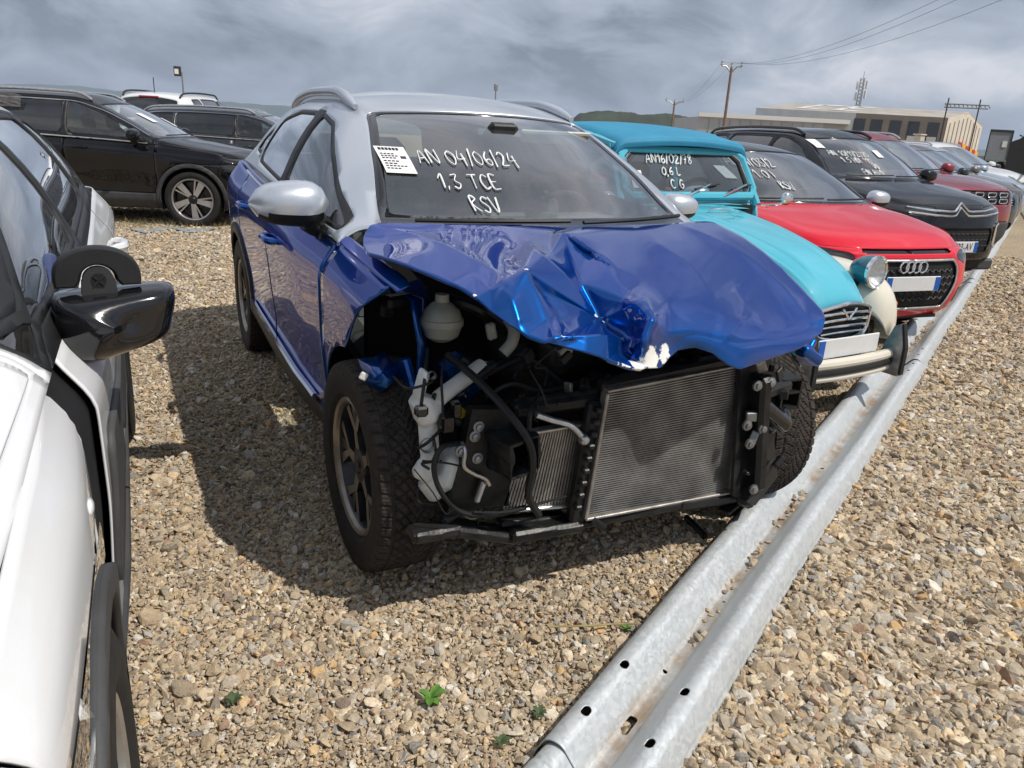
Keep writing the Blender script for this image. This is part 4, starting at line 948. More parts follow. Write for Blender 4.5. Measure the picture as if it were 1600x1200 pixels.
HR = [None, (-.40, .66, -.42, .985, -.55, 1.0), (0, .69, -.05, 1.03, -.15, 1.05), (.36, .715, .37, 1.062, .16, 1.07), (.62, .645, .76, 1.27, .60, 1.285), (.95, .570, 1.16, 1.445, 1.03, 1.472), (1.35, .565, 1.55, 1.50, 1.45, 1.548), (1.9, .555, 2.05, 1.505, 2.0, 1.568), (2.4, .53, 2.6, 1.475, 2.6, 1.545), (2.8, .50, 3.02, 1.39, 3.05, 1.47), (3.0, .60, 3.22, 1.16, 3.28, 1.16), None]
def fixrows(rows): return [r if r else (0,) * 6 for r in rows]
def build_hero():
    root = empty('wrecked_car', (0, 0, 0)); tag(root, 'wrecked blue crossover with silver roof, crumpled bonnet and no front bumper', 'car', 'cars in the front row')
    b = Body(-.83, 3.397, 2.639, HL, fixrows(HR), res=12, vres=30, flare=0.008)
    torn = lambda p: -((p.V[:, 1] - (-.27)) * (.66 - 1.06) * 1.0 - (p.V[:, 2] - 1.06) * (.10 + .27)) * -1.0
    def front_off(sk, root):
        # everything ahead of the torn wing edge is gone
        a = np.array([-.25, 1.03]); c = np.array([.075, .70])
        def fn(p):
            e = c - a; nn = np.array([e[1], -e[0]]) / np.linalg.norm(e); jag = 0.006 * np.sin(p.V[:, 2] * 31)
            d = (p.yz() - a) @ nn + jag; return np.where(p.V[:, 1] < 0.33, -d if ((np.array([-.8, .6]) - a) @ nn) > 0 else d, 1.0)
        gone, sk = take(sk, fn, 0)
        _, sk = take(sk, lambda p: np.maximum(p.V[:, 1] - 0.05, p.V[:, 2] - 0.70), 0)
        wing, sk = take(sk, lambda p: p.V[:, 1] - 0.355, 0.004)
        emit('wing', wing, BLUE, root, 'R', th=0.006); _, wl = take(wing, lambda p: p.V[:, 1] - .12, 0); emit('wing', wl, BLUE, root, 'L', th=.006)
        return sk
    S = dict(rw=.345, ra=.392, paint=BLUE, roof=SILVER, clad=0.055, clad_front=False, cladmat=PLASTIC, sill=[(.30, .0), (2.4, .0), (2.4, .43), (1.5, .41), (.30, .37)],
             skirt_extra=front_off, doors=[('front_door', [(.36, .2), (1.41, .2), (1.45, 1.3), (.36, 1.3)]), ('rear_door', [(1.42, .2), (2.20, .2), (2.42, .72), (2.48, 1.3), (1.46, 1.3)])],
             windows=[([(.43, 1.050), (.86, 1.262), (1.18, 1.395), (1.42, 1.437), (1.40, 1.11), (1.1, 1.085)], .02, GLASSS, 'side_window'), ([(1.49, 1.115), (1.51, 1.440), (1.95, 1.445), (2.30, 1.40), (2.36, 1.19), (2.30, 1.165)], .03, GLASSD, 'side_window'), ([(2.40, 1.20), (2.37, 1.38), (2.55, 1.31), (2.66, 1.22)], .02, GLASSD, 'quarter_window')],
             pillars=[[(1.38, 1.0), (1.40, 1.47), (1.56, 1.47), (1.53, 1.0)]], ws=(3.04, 4.93, 1.07), wsv=0.03, frit=(0.22, 0.07, 0.06), rw_glass=(9.1, 9.85, 1.15), rearmat=GLASSS, hood_u=3.0, hood=False, split_roof=True,
             roof_fn=lambda p: 0.06 - p.U[:, 1], liner_cut=lambda p: p.V[:, 1] - 0.42)
    rest = standard_parts(b, root, S)
    wt, _ = take(b.top.copy(), lambda p: np.maximum(np.maximum(p.U[:, 0] - 3.02, p.U[:, 1] - .42), -.24 - p.V[:, 1]), 0); emit('wing_top', wt, BLUE, root, 'R', th=.006)
    _, wl = take(wt, lambda p: p.V[:, 1] - .14, 0); emit('wing_top', wl, BLUE, root, 'L', th=.006)
    for k, q in enumerate(islands(rest, 12)): emit('rear_quarter' if k == 0 else 'body_panel', q, BLUE, root)
    wells(root, b, .345, .392, only=(2.639,))
    hood_mesh(root)
    # belt chrome strip and roof bars
    for sg in (-1, 1):
        P = [np.array([sg * (b.belt_y(y)[0] + 0.004), y, b.belt_y(y)[2] + 0.006]) for y in np.linspace(.33, 2.55, 24)]
        mb = MB(); mb.tube(P, 0.007, 6); mb.obj('belt_trim', CHROME, root)
        mb = MB(); P = []
        for t in np.linspace(0, 1, 26):
            y = 1.20 + t * 1.65; u = np.interp(y, [1.16, 1.55, 2.05, 2.6, 3.02], [5, 6, 7, 8, 9]); q = b.top_at(u, 1.08); h = 0.010 + 0.020 * min(1, t / 0.22) ** 0.8 * min(1, (1 - t) / 0.2) ** 0.8
            P.append((sg * (q[0] + 0.01), q[1], q[2] + h))
        P = np.array(P); rr = np.interp(np.linspace(0, 1, 26), [0, .06, .94, 1], [.012, .024, .022, .010]); mb.tube(P, rr, 12)
        Pm = P[3:23:1]; G = np.array([[q + [0, 0, .0], q * [1, 1, 0] + [0, 0, q[2] - .045]] for q in Pm]); mb.grid(G); mb.grid(G + np.array([sg * -.012, 0, 0]), flip=True)
        mb.obj('roof_rail', SILVER, root)
        handle(root, b, 1.22, .90, sg, BLUE); handle(root, b, 2.10, .95, sg, BLUE)
        mb = MB(); mb.tube([(sg * (b.xside(y, .40) + .012), y, .395 + .02 * (y - .4)) for y in np.linspace(.55, 2.1, 16)], 0.013, 6); mb.obj('sill_trim', CHROME, root)
    door_mirror(root, -.925, .60, 1.115, -1, SILVER, PLASTIC, 1.08, stalk=(-.795, .53, 1.00)); door_mirror(root, .85, .68, 1.10, 1, SILVER, PLASTIC, .85, stalk=(.77, .62, 1.02))
    wd = wheel_data('hero', .347, .215, .225, (5, 'fork'), tread=True, face=BRONZE)
    for sx, y, right in ((-.778, 0, True), (.70, -.02, False), (-.778, 2.639, True), (.778, 2.639, False)): put_wheel(root, wd, sx, y, .345, right, 0.03 if y < .1 else 0, 0.25)
    interior(root, b, ys=1.0, z=.34, dash_y=.50, dash_z=1.02, w=.68, wheel_side=1, mat=GREYI, seatmat=simple('grey_seat_fabric', (.10, .105, .11), .85, var=.2, scale=40))
    # inner windscreen furniture
    p, n = b.ws(4.62, 0.02); mb = MB(); mb.box(p - n * 0.04 + np.array([0, .03, -.01]), (0.24, 0.05, 0.075), rotm('X', 20), bev=0.02); mb.box(p - n * 0.02, (0.14, 0.09, 0.05), rotm('X', -30), bev=0.02); mb.obj('rear_view_mirror', PLASTIC, root)
    for sx, w_ in ((0.33, 0.36),): p, n = b.ws(4.72, sx); mb = MB(); mb.box(p - n * 0.05, (w_, 0.10, 0.018), rotm('X', -28), bev=0.007); mb.obj('sun_visor', simple('visor_fabric', (0.62, 0.62, 0.58), 0.8), root)
    # paper slip and marker writing on the windscreen
    surf = lambda a, c: b.glass_at(a, c)
    mb = MB(); G = np.array([[surf(-.560 + .105 * i / 4, 1.225 + .088 * j / 4)[0] + surf(-.56 + .105 * i / 4, 1.225 + .088 * j / 4)[1] * 0.004 for j in range(5)] for i in range(5)]); mb.grid(G); sl = mb.obj('paper_slip', PAPER, root)
    mb = MB()
    for (z, x0, x1, h) in [(1.300, -.548, -.475, .008), (1.286, -.55, -.50, .003), (1.279, -.55, -.49, .003), (1.272, -.55, -.50, .003), (1.272, -.485, -.465, .009), (1.262, -.55, -.495, .003), (1.254, -.55, -.505, .003), (1.246, -.55, -.475, .003), (1.238, -.55, -.50, .003)]:
        k = max(3, int((x1 - x0) / .012)); 
        for i in range(k):
            xa = x0 + (x1 - x0) * i / k; xb = xa + (x1 - x0) / k * 0.72; q = [surf(xa, z), surf(xb, z), surf(xb, z + h), surf(xa, z + h)]; mb.add([a_ + n_ * 0.0055 for a_, n_ in q], [(0, 1, 2, 3)])
    mb.obj('printed_text', INK, sl, smooth=False)
    write_on(root, surf, [('AN 04/06/24', -.425, 1.262, .046, 3), ('1,3 TCE', -.395, 1.185, .045, 8), ('RSV', -.32, 1.115, .045, 11)], rad=0.0029)
    for (a0, a1, du) in ((-.55, .0, .03), (.05, .62, .06)): wiper(root, b, 3.10, a0, a1, du)
    engine_bay(root, b)
    return b
def engine_bay(root, b):
    A = at
    # bulkhead and big dark masses far inside
    mb = MB(); mb.box((0, .36, .62), (1.44, .05, .84)); mb.obj('bulkhead', SHELLI, root, smooth=False)
    def blk(mb):
        lump(mb, (-.38, .02, .60), (.25, .02, .62), .34, .34); lump(mb, (-.30, -.12, .72), (.10, -.12, .74), .16, .14); lump(mb, (.30, -.05, .55), (.55, -.05, .55), .30, .34); lump(mb, (-.10, -.2, .45), (.18, -.2, .45), .14, .3)
        for i in range(6): mb.lathe([(-.03, .05), (.03, .05)], 12, c=(-.35 + i * .13, -.16, .62 + .05 * (i % 3)))
    blob(root, 'engine_block', PLASTICD, blk, 0.014, 3)
    r = random.Random(5); mb = MB()
    for i in range(46):     # hoses, brackets and boxes of the engine bay
        x = r.uniform(-.52, .5); y = r.uniform(-.30, .0); z = r.uniform(.36, .84) - max(0, x) * .2; mb.box((x, y, z), (r.uniform(.03, .12), r.uniform(.03, .10), r.uniform(.03, .12)), rotm('X', r.uniform(-30, 30)) @ rotm('Z', r.uniform(-40, 40)), bev=.008)
    o = mb.obj('engine_ancillaries', PLASTICD, root); o['kind'] = 'stuff'
    # blue inner wing aprons and strut tower
    mb = MB(); P = [[A(612, 455, .05), A(640, 470, -.12), A(652, 540, -.16), A(648, 640, -.12)], [A(655, 440, .15), A(668, 470, .02), A(672, 560, .02), A(668, 650, .05)]]
    mb.grid(P); o = mb.obj('inner_wing', BLUE, root, auto=30); o.modifiers.new('t', 'SOLIDIFY').thickness = .012
    mb = MB(); mb.grid([[A(560, 562, -.06), A(575, 600, -.14), A(597, 612, -.18)], [A(585, 560, -.08), A(596, 582, -.16), A(612, 600, -.19)], [A(597, 548, -.02), A(610, 562, -.12), A(622, 582, -.14)]]); o = mb.obj('torn_headlamp_bracket', BLUE, root, auto=25); o.modifiers.new('t', 'SOLIDIFY').thickness = .003
    mb = MB(); c = A(568, 588, -.20); mb.box(c, (.022, .012, .022), rotm('Y', 30), bev=.003); mb.obj('bracket_clip', WHITEPL, root)
    mb = MB(); mb.box(A(600, 470, .02), (.05, .12, .06), rotm('X', 20), bev=.01); mb.box(A(622, 470, -.05), (.10, .05, .04), rotm('Z', 20), bev=.01); mb.obj('wing_bracket', PLASTICD, root)
    for (p0, p1, w_, h_) in (((628, 560, -.10), (650, 640, -.16), .03, .06), ((700, 560, -.06), (735, 620, -.05), .06, .10)): mb = MB(); lump(mb, A(*p0), A(*p1), w_, h_); mb.obj('body_rail', BLUE, root)
    # coolant bottle
    c = A(690, 502, -.10); mb = MB(); mb.lathe([(-.062, .001), (-.060, .03), (-.045, .052), (-.012, .064), (-.010, .068), (.010, .068), (.012, .064), (.035, .055), (.055, .034), (.062, .022), (.085, .021), (.087, .001)], 28, 'z', c=c); mb.obj('coolant_bottle', MILKPL, root)
    rod(root, 'hose', [A(795, 500, -.16), A(803, 515, -.20), A(800, 535, -.22), A(786, 552, -.22)], .019, MILKPL, 12)
    rod(root, 'hose', [A(700, 470, -.05), A(740, 480, -.12), A(770, 500, -.10), A(830, 540, -.05)], .022, PLASTICD, 10)
    rod(root, 'hose', [A(720, 560, -.18), A(760, 580, -.2), A(820, 560, -.15), A(880, 600, -.2)], .016, PLASTICD, 10)
    for q0, q1 in (((765, 505, -.18), (770, 530, -.18)), ((760, 565, -.2), (758, 585, -.2))): mb = MB(); lump(mb, A(*q0), A(*q1), .022, .03); mb.obj('connector', MILKPL, root)
    # washer bottle: neck plate, body, lower tank
    def wash(mb):
        lump(mb, A(664, 578, -.34), A(652, 622, -.34), .060, .018); lump(mb, A(655, 618, -.33), A(668, 660, -.33), .085, .06); mb.ellipsoid(A(668, 640, -.33), (.045, .04, .045)); lump(mb, A(668, 655, -.33), A(672, 715, -.34), .055, .05)
        lump(mb, A(712, 706, -.34), A(690, 760, -.34), .09, .06); lump(mb, A(650, 728, -.36), A(676, 742, -.36), .05, .06); lump(mb, A(662, 745, -.34), A(685, 775, -.34), .07, .06); lump(mb, A(720, 700, -.34), A(705, 745, -.34), .05, .06)
    o = blob(root, 'washer_bottle', WHITEPL, wash, .0055, 5)
    mb = MB(); mb.lathe([(-.01, .012), (0, .012), (.006, .010)], 12, 'y', c=A(674, 586, -.37)); mb.obj('bottle_boss', STEEL, root); mb = MB(); mb.lathe([(-.01, .022), (.0, .022), (.004, .018)], 14, 'y', c=A(667, 695, -.375)); mb.obj('bottle_boss', STEEL, root)
    rod(root, 'filler_neck', [A(686, 622, -.34), A(715, 600, -.28), A(752, 572, -.22)], .024, WHITEPL, 14)
    rod(root, 'neck_sleeve', [A(738, 592, -.262), A(770, 570, -.22)], .017, PLASTICD, 10)
    mb = MB(); mb.lathe([(-.006, .016), (.012, .016), (.012, .001)], 12, 'y', c=A(719, 645, -.34)); mb.obj('fluid_cap', YELLOW, root)
    # bracket plate with bolts, crash box
    mb = MB(); mb.prism([(q[2], q[0]) for q in [A(738, 640, -.40), A(795, 640, -.40), A(800, 690, -.40), A(795, 790, -.40), A(700, 800, -.40), A(722, 720, -.40)]][::-1], -.40, -.36, 1); mb.obj('bumper_mount_plate', PLASTICD, root, smooth=False)
    mb = MB(); V = [A(738, 640, -.385), A(795, 632, -.385), A(802, 690, -.385), A(800, 795, -.385), A(690, 815, -.385), A(724, 715, -.385)]
    for q in ((748, 667), (742, 682), (746, 716), (776, 722), (720, 705)):
        c = A(q[0], q[1], -.405); mb = MB(); mb.lathe([(.006, .017), (-.002, .017), (-.003, .011), (-.010, .010), (-.012, .006), (-.012, .001)], 14, 'y', c=c); mb.obj('mount_bolt', STEEL, root)
    c = A(808, 708, -.46); mb = MB(); R = rotm('Z', 12) @ rotm('Y', -6)
    for (dx, dz, w_, h_) in ((-.05, 0, .008, .11), (.05, 0, .008, .11), (0, .052, .11, .008), (0, -.052, .11, .008)): mb.box(c + R @ np.array([dx, 0.04, dz]), (w_, .16, h_), R)
    o = mb.obj('crash_box', PLASTICD, root, smooth=False); sb = o.modifiers.new('s', 'SUBSURF'); sb.subdivision_type = 'SIMPLE'; sb.levels = sb.render_levels = 3; tx = bpy.data.textures.new('dent', 'CLOUDS'); tx.noise_scale = .06; dm = o.modifiers.new('d', 'DISPLACE'); dm.texture = tx; dm.strength = .03
    # charge-air cooler and its pipe
    q = [A(822, 676, -.40), A(914, 661, -.40), A(893, 788, -.40), A(784, 797, -.40)]
    fins('charge_cooler', q, 22, False, ALUD, root, .03, .62)
    mb = MB(); lump(mb, q[0], q[1], .03, .010); lump(mb, q[3], q[2], .03, .012); lump(mb, q[1] + [.008, 0, 0], q[2] + [.008, 0, 0], .03, .012); mb.obj('cooler_tank', ALU, root)
    mb = MB(); mb.add([p + np.array([0, .022, 0]) for p in q], [(3, 2, 1, 0)]); mb.obj('cooler_core', PLASTICD, root)
    rod(root, 'air_conditioning_pipe', [A(838, 648, -.44), A(862, 656, -.44), A(890, 664, -.44), A(906, 678, -.45), A(912, 688, -.45)], .0095, ALU, 10)
    mb = MB(); mb.ellipsoid(A(913, 687, -.455), (.018, .018, .018)); mb.obj('pipe_union', ALU, root)
    # radiator
    q = [A(946, 612, -.45), A(1156, 571, -.40), A(1139, 766, -.40), A(912, 808, -.45)]
    fins('radiator_core', q, 54, True, RADM, root, .022, .50, .006)
    mb = MB(); mb.add([p + np.array([0, .018, 0]) for p in q], [(3, 2, 1, 0)]); mb.obj('radiator_back', PLASTICD, root)
    mb = MB(); lump(mb, q[0] + [0, -.002, 0], q[3] + [0, -.002, 0], .034, .012); lump(mb, q[1] + [.004, 0, 0], q[2] + [.004, 0, 0], .034, .014); lump(mb, q[0] + [0, 0, .004], q[1] + [0, 0, .004], .03, .008); lump(mb, q[3] + [0, 0, -.004], q[2] + [0, 0, -.004], .03, .010); mb.obj('radiator_frame', ALUD, root)
    mb = MB()
    lump(mb, A(1172, 575, -.39), A(1152, 770, -.39), .035, .05); lump(mb, A(932, 625, -.43), A(898, 815, -.43), .04, .06); lump(mb, A(936, 605, -.42), A(1150, 560, -.38), .05, .045); lump(mb, A(800, 640, -.36), A(940, 620, -.40), .06, .045)
    for i in range(9): c = A(934 - i * 4, 640 + i * 19, -.46); mb.box(c, (.022, .03, .018), bev=.004)
    for i in range(6): mb.box(A(838 + i * 16, 634 - i * 2, -.40), (.012, .02, .016), bev=.003)
    mb.obj('radiator_carrier', PLASTICD, root)
    rod(root, 'hood_gap_frame', [A(940, 600, -.40), A(1000, 590, -.38), A(1150, 560, -.36)], .018, PLASTIC)
    # lower crossmember
    mb = MB(); lump(mb, A(640, 836, -.42), A(716, 824, -.40), .07, .036); lump(mb, A(706, 824, -.40), A(800, 836, -.40), .08, .034); lump(mb, A(794, 834, -.42), A(905, 816, -.42), .08, .040); lump(mb, A(899, 817, -.42), A(1060, 787, -.41), .05, .030); lump(mb, A(1050, 785, -.40), A(1165, 768, -.36), .08, .05); lump(mb, A(925, 812, -.46), A(945, 826, -.46), .018, .025); lump(mb, A(690, 815, -.40), A(730, 790, -.38), .03, .03); lump(mb, A(1130, 800, -.40), A(1165, 770, -.36), .05, .012); lump(mb, A(780, 815, -.40), A(880, 805, -.38), .05, .02)
    o = mb.obj('lower_crossmember', PLASTICD, root); sb = o.modifiers.new('s', 'SUBSURF'); sb.subdivision_type = 'SIMPLE'; sb.levels = sb.render_levels = 3; tx = bpy.data.textures.new('batter', 'CLOUDS'); tx.noise_scale = .05; dm = o.modifiers.new('d', 'DISPLACE'); dm.texture = tx; dm.strength = .010
    # lamp carrier and bracket on the far side
    mb = MB(); lump(mb, A(1185, 585, -0.430), A(1175, 760, -0.430), .10, .05); lump(mb, A(1200, 720, -0.410), A(1160, 790, -0.450), .06, .05); lump(mb, A(1190, 615, -0.430), A(1230, 600, -0.390), .05, .04); mb.obj('lamp_carrier', PLASTICD, root)
    c = A(1232, 614, -0.390); mb = MB()
    for (dx, dz, w_, h_) in ((-.042, 0, .008, .11), (.042, 0, .008, .11), (0, .052, .09, .008), (0, -.052, .09, .008), (0, 0.005, .08, .008)): mb.box(c + np.array([dx, .03, dz]), (w_, .09, h_))
    mb.obj('lamp_bracket', PLASTIC, root, smooth=False)
    def gl(mb): lump(mb, A(1180, 625, -0.410), A(1225, 665, -0.400), .08, .06); lump(mb, A(1195, 670, -0.390), A(1225, 640, -0.380), .05, .07); mb.ellipsoid(A(1222, 655, -0.400), (.03, .03, .05))
    blob(root, 'air_duct', PLASTICG, gl, .007, 4)
    mb = MB()
    for q in ((1184, 603), (1205, 598), (1187, 563), (1168, 665), (1192, 670), (1172, 694), (1178, 765)): mb.lathe([(.006, .018), (-.002, .018), (-.003, .012), (-.010, .011), (-.012, .006), (-.012, .001)], 12, 'y', c=A(q[0], q[1], -.475)); mb.obj('carrier_bolt', STEEL, root); mb = MB()
    def fl(mb): lump(mb, A(1250, 545, -.22), A(1278, 565, -.22), .06, .05); lump(mb, A(1262, 548, -.22), A(1272, 530, -.2), .03, .03)
    blob(root, 'broken_wing_stub', BLUE, fl, .008, 2)
    # bottle mount strut on the bracket
    rod(root, 'brake_pipe', [A(722, 692, -.39), A(727, 705, -.42), A(725, 728, -.42), A(740, 740, -.42), A(758, 748, -.42), A(765, 758, -.42)], .006, ALU)
    mb = MB(); lump(mb, A(756, 752, -.42), A(744, 785, -.42), .018, .018); mb.obj('pressure_sensor', ALU, root)
    # cables
    W = [[(668, 545, -.2), (664, 590, -.36), (657, 640, -.40)], [(615, 588, -.2), (635, 606, -.34), (662, 602, -.38), (676, 596, -.37)], [(695, 560, -.2), (690, 590, -.38), (692, 640, -.38), (690, 665, -.38)], [(700, 555, -.2), (742, 590, -.36), (790, 640, -.46), (826, 690, -.50), (832, 730, -.49), (826, 775, -.47), (842, 805, -.46)],
         [(690, 670, -.37), (670, 690, -.40), (654, 700, -.38)], [(720, 692, -.38), (690, 700, -.42), (678, 730, -.43), (690, 770, -.43), (722, 800, -.43), (770, 805, -.44), (822, 792, -.46)], [(660, 720, -.41), (700, 724, -.42), (725, 730, -.41)], [(652, 765, -.38), (655, 785, -.40), (680, 790, -.38)],
         [(846, 612, -.3), (830, 640, -.42), (826, 672, -.44)], [(740, 800, -.44), (790, 800, -.46), (830, 790, -.46), (905, 770, -.42)], [(760, 620, -.3), (800, 600, -.32), (850, 610, -.3), (930, 590, -.3)], [(700, 640, -.32), (720, 660, -.34), (738, 640, -.3)]]
    rad = [.005, .004, .004, .012, .005, .008, .003, .004, .008, .004, .007, .012]
    for w_, rr in zip(W, rad): rod(root, 'cable', [A(*q) for q in w_], rr, PLASTIC, 7)
    mb = MB(); 
    for q, d in (((658, 642, -.41), (.035, .03, .03)), ((698, 660, -.37), (.04, .04, .05)), ((712, 640, -.36), (.03, .03, .05))): mb = MB(); mb.box(A(*q), d, bev=.006); mb.obj('cable_plug', PLASTICG, root)
    r = random.Random(21)
    for k in range(22):      # loose loom and torn clips
        p = np.array(A(r.uniform(640, 930), r.uniform(540, 800), r.uniform(-.42, -.25))); pts = [p]
        for _ in range(3): pts.append(pts[-1] + np.array([r.uniform(-.07, .07), r.uniform(-.04, .03), r.uniform(-.08, .03)]))
        rod(root, 'cable', pts, r.uniform(.0018, .005), r.choice([PLASTIC, PLASTICD, PLASTIC, STEEL]), 5, 4)
    for k in range(26):      # broken clips and brackets
        mb = MB(); p = A(r.uniform(650, 1000), r.uniform(540, 640), r.uniform(-.38, -.22)) if k < 14 else A(r.uniform(1165, 1225), r.uniform(570, 770), r.uniform(-.47, -.42)); mb.box(p, (r.uniform(.01, .05), r.uniform(.008, .03), r.uniform(.01, .05)), rotm('Y', r.uniform(-50, 50)) @ rotm('Z', r.uniform(-50, 50)), bev=.003); mb.obj('broken_clip', r.choice([PLASTICD, PLASTICG, PLASTIC, STEEL]), root)
    mb = MB(); V = [A(1158, 560, -0.420), A(1205, 560, -0.390), A(1222, 610, -0.370), A(1210, 690, -0.380), A(1215, 745, -0.370), A(1180, 790, -0.420), A(1145, 775, -0.450)]; mb.add(V, [tuple(range(7))[::-1]]); o = mb.obj('carrier_panel', PLASTICD, root, smooth=False); o.modifiers.new('t', 'SOLIDIFY').thickness = .012
    rod(root, 'fallen_strip', [atz(1072, 808, .02), atz(1102, 838, .02)], .012, PLASTICD)
hero = build_hero()
# ------------------------------------------------------------------ the other cars
def mk_lines(w, zh=.80, zA=.90, zM=.96, zR=1.04, nose=.08, tail=.06, sh=.11, zs=.22):
    zf = lambda k: zs + (zh - zs) * k; zm = lambda k: zs + (zM - sh - zs) * k; za = lambda k: zs + (zA - sh * .8 - zs) * k; zr = lambda k: zs + .05 + (zR - sh - zs - .05) * k
    return [(w * .85, w * .90, w * .88, zs, zs, zs, zs + .05, .09, .09), (w * .95, w * .975, w * .965, zf(.22), za(.2), zm(.17), zr(.22), .015, .02), (w * .965, w * .968, w * .975, zf(.46), za(.45), zm(.40), zr(.48), 0, 0),
            (w * .972, w * .99, w * .985, zf(.76), za(.78), zm(.74), zr(.78), nose * .3, .0), (w * .962, w, w * .985, zf(.93), za(1.0), zm(1.0), zr(1.0), nose * .7, tail * .5), (w * .90, w * .932, w * .90, zh, zA, zM, zR, nose * 1.3, tail)]
def mk_rows(w, zh, yc, zc, yh, zhd, zr, yr, zA, tail_y, zt, xr=.64, xc=.82):
    """yc, zc: foot of the screen on the centre line; yh, zhd: its head; zr: roof; tail_y, zt: foot of the rear window"""
    rl = tail_y - .25
    return [(0,) * 6, (-.42, w * .76, -.45, zh + (zA - zh) * .62, -.58, zh + (zc - zh) * .38), (0, w * .79, -.03, zA + .035, -.12, zh + (zc - zh) * .78), (yc + .20, w * xc, yc + .21, zc - .01, yc, zc), ((yc + yh) / 2, w * (xc + xr) / 2 * 1.01, (yc + yh) / 2 + .16, (zc + zhd) / 2 - .01, (yc + yh) / 2, (zc + zhd) / 2 + .01),
            (yh - .1, w * xr, yh + .13, zhd - .03, yh, zhd), (yh + .25, w * xr * .99, yh + .45, zr - .065, yh + .4, zr - .015), ((yh + rl) / 2, w * xr * .98, (yh + rl) / 2, zr - .06, (yh + rl) / 2, zr), (rl - .3, w * xr * .95, rl - .25, zr - .09, rl - .25, zr - .03), (tail_y - .45, w * xr * .90, rl + .05, zr - .17, rl + .10, zr - .10), (tail_y - .15, w * .70, tail_y - .02, zt + .02, tail_y + .02, zt + .03), (0,) * 6]
def clip_poly(poly, a, b, c):
    out = []; n = len(poly)
    for i in range(n):
        p, q = poly[i], poly[(i + 1) % n]; dp = a * p[0] + b * p[1] + c; dq = a * q[0] + b * q[1] + c
        if dp <= 0: out.append(p)
        if dp * dq < 0: t = dp / (dp - dq); out.append(p + (q - p) * t)
    return np.array(out)
def auto_windows(b, rows, splits, y1, mats, ins=.045, slope=.06):
    R = [np.array([r[2], r[3]]) for r in rows[3:10]]; top = mono(np.arange(len(R)), np.array(R), np.linspace(0, len(R) - 1, 40))
    top = [q for q in top if q[0] < y1]; y0 = top[0][0] + .02; bot = [np.array([y, b.belt_y(y)[2] + .0]) for y in np.linspace(top[-1][0], y0, 12)]
    poly = np.array(list(top) + bot); poly = poly[np.concatenate([[True], np.linalg.norm(np.diff(poly, axis=0), axis=1) > .02])]
    poly = inset(poly, ins); out = []; edges = [None] + list(splits) + [None]
    zb = 1.0
    for k in range(len(edges) - 1):
        q = poly
        if edges[k] is not None: q = clip_poly(q, -1, slope, edges[k] + .022 - slope * zb)
        if edges[k + 1] is not None: q = clip_poly(q, 1, -slope, -(edges[k + 1] - .022) + slope * zb)
        if len(q) > 2: out.append((q, .018, mats[min(k, len(mats) - 1)], 'side_window'))
    return out
def trim_line(root, pts, r, mat, name): mb = MB(); mb.tube(pts, r, 6); return mb.obj(name, mat, root)
def front_cut(sk, root, feats):
    """feats: (name, poly xz for x>0, radius, material, mode, recess, lens)"""
    for nm, poly, r, mat, mode, rec, lens in feats:
        g, sk = take(sk, XZ(poly, r, ymax=.2), .002)
        emit(nm, g, mat, root, mode, th=.004, off=-rec)
        if lens: emit('lamp_lens', g, LENSG, root, mode, th=0, off=.001)
    return sk
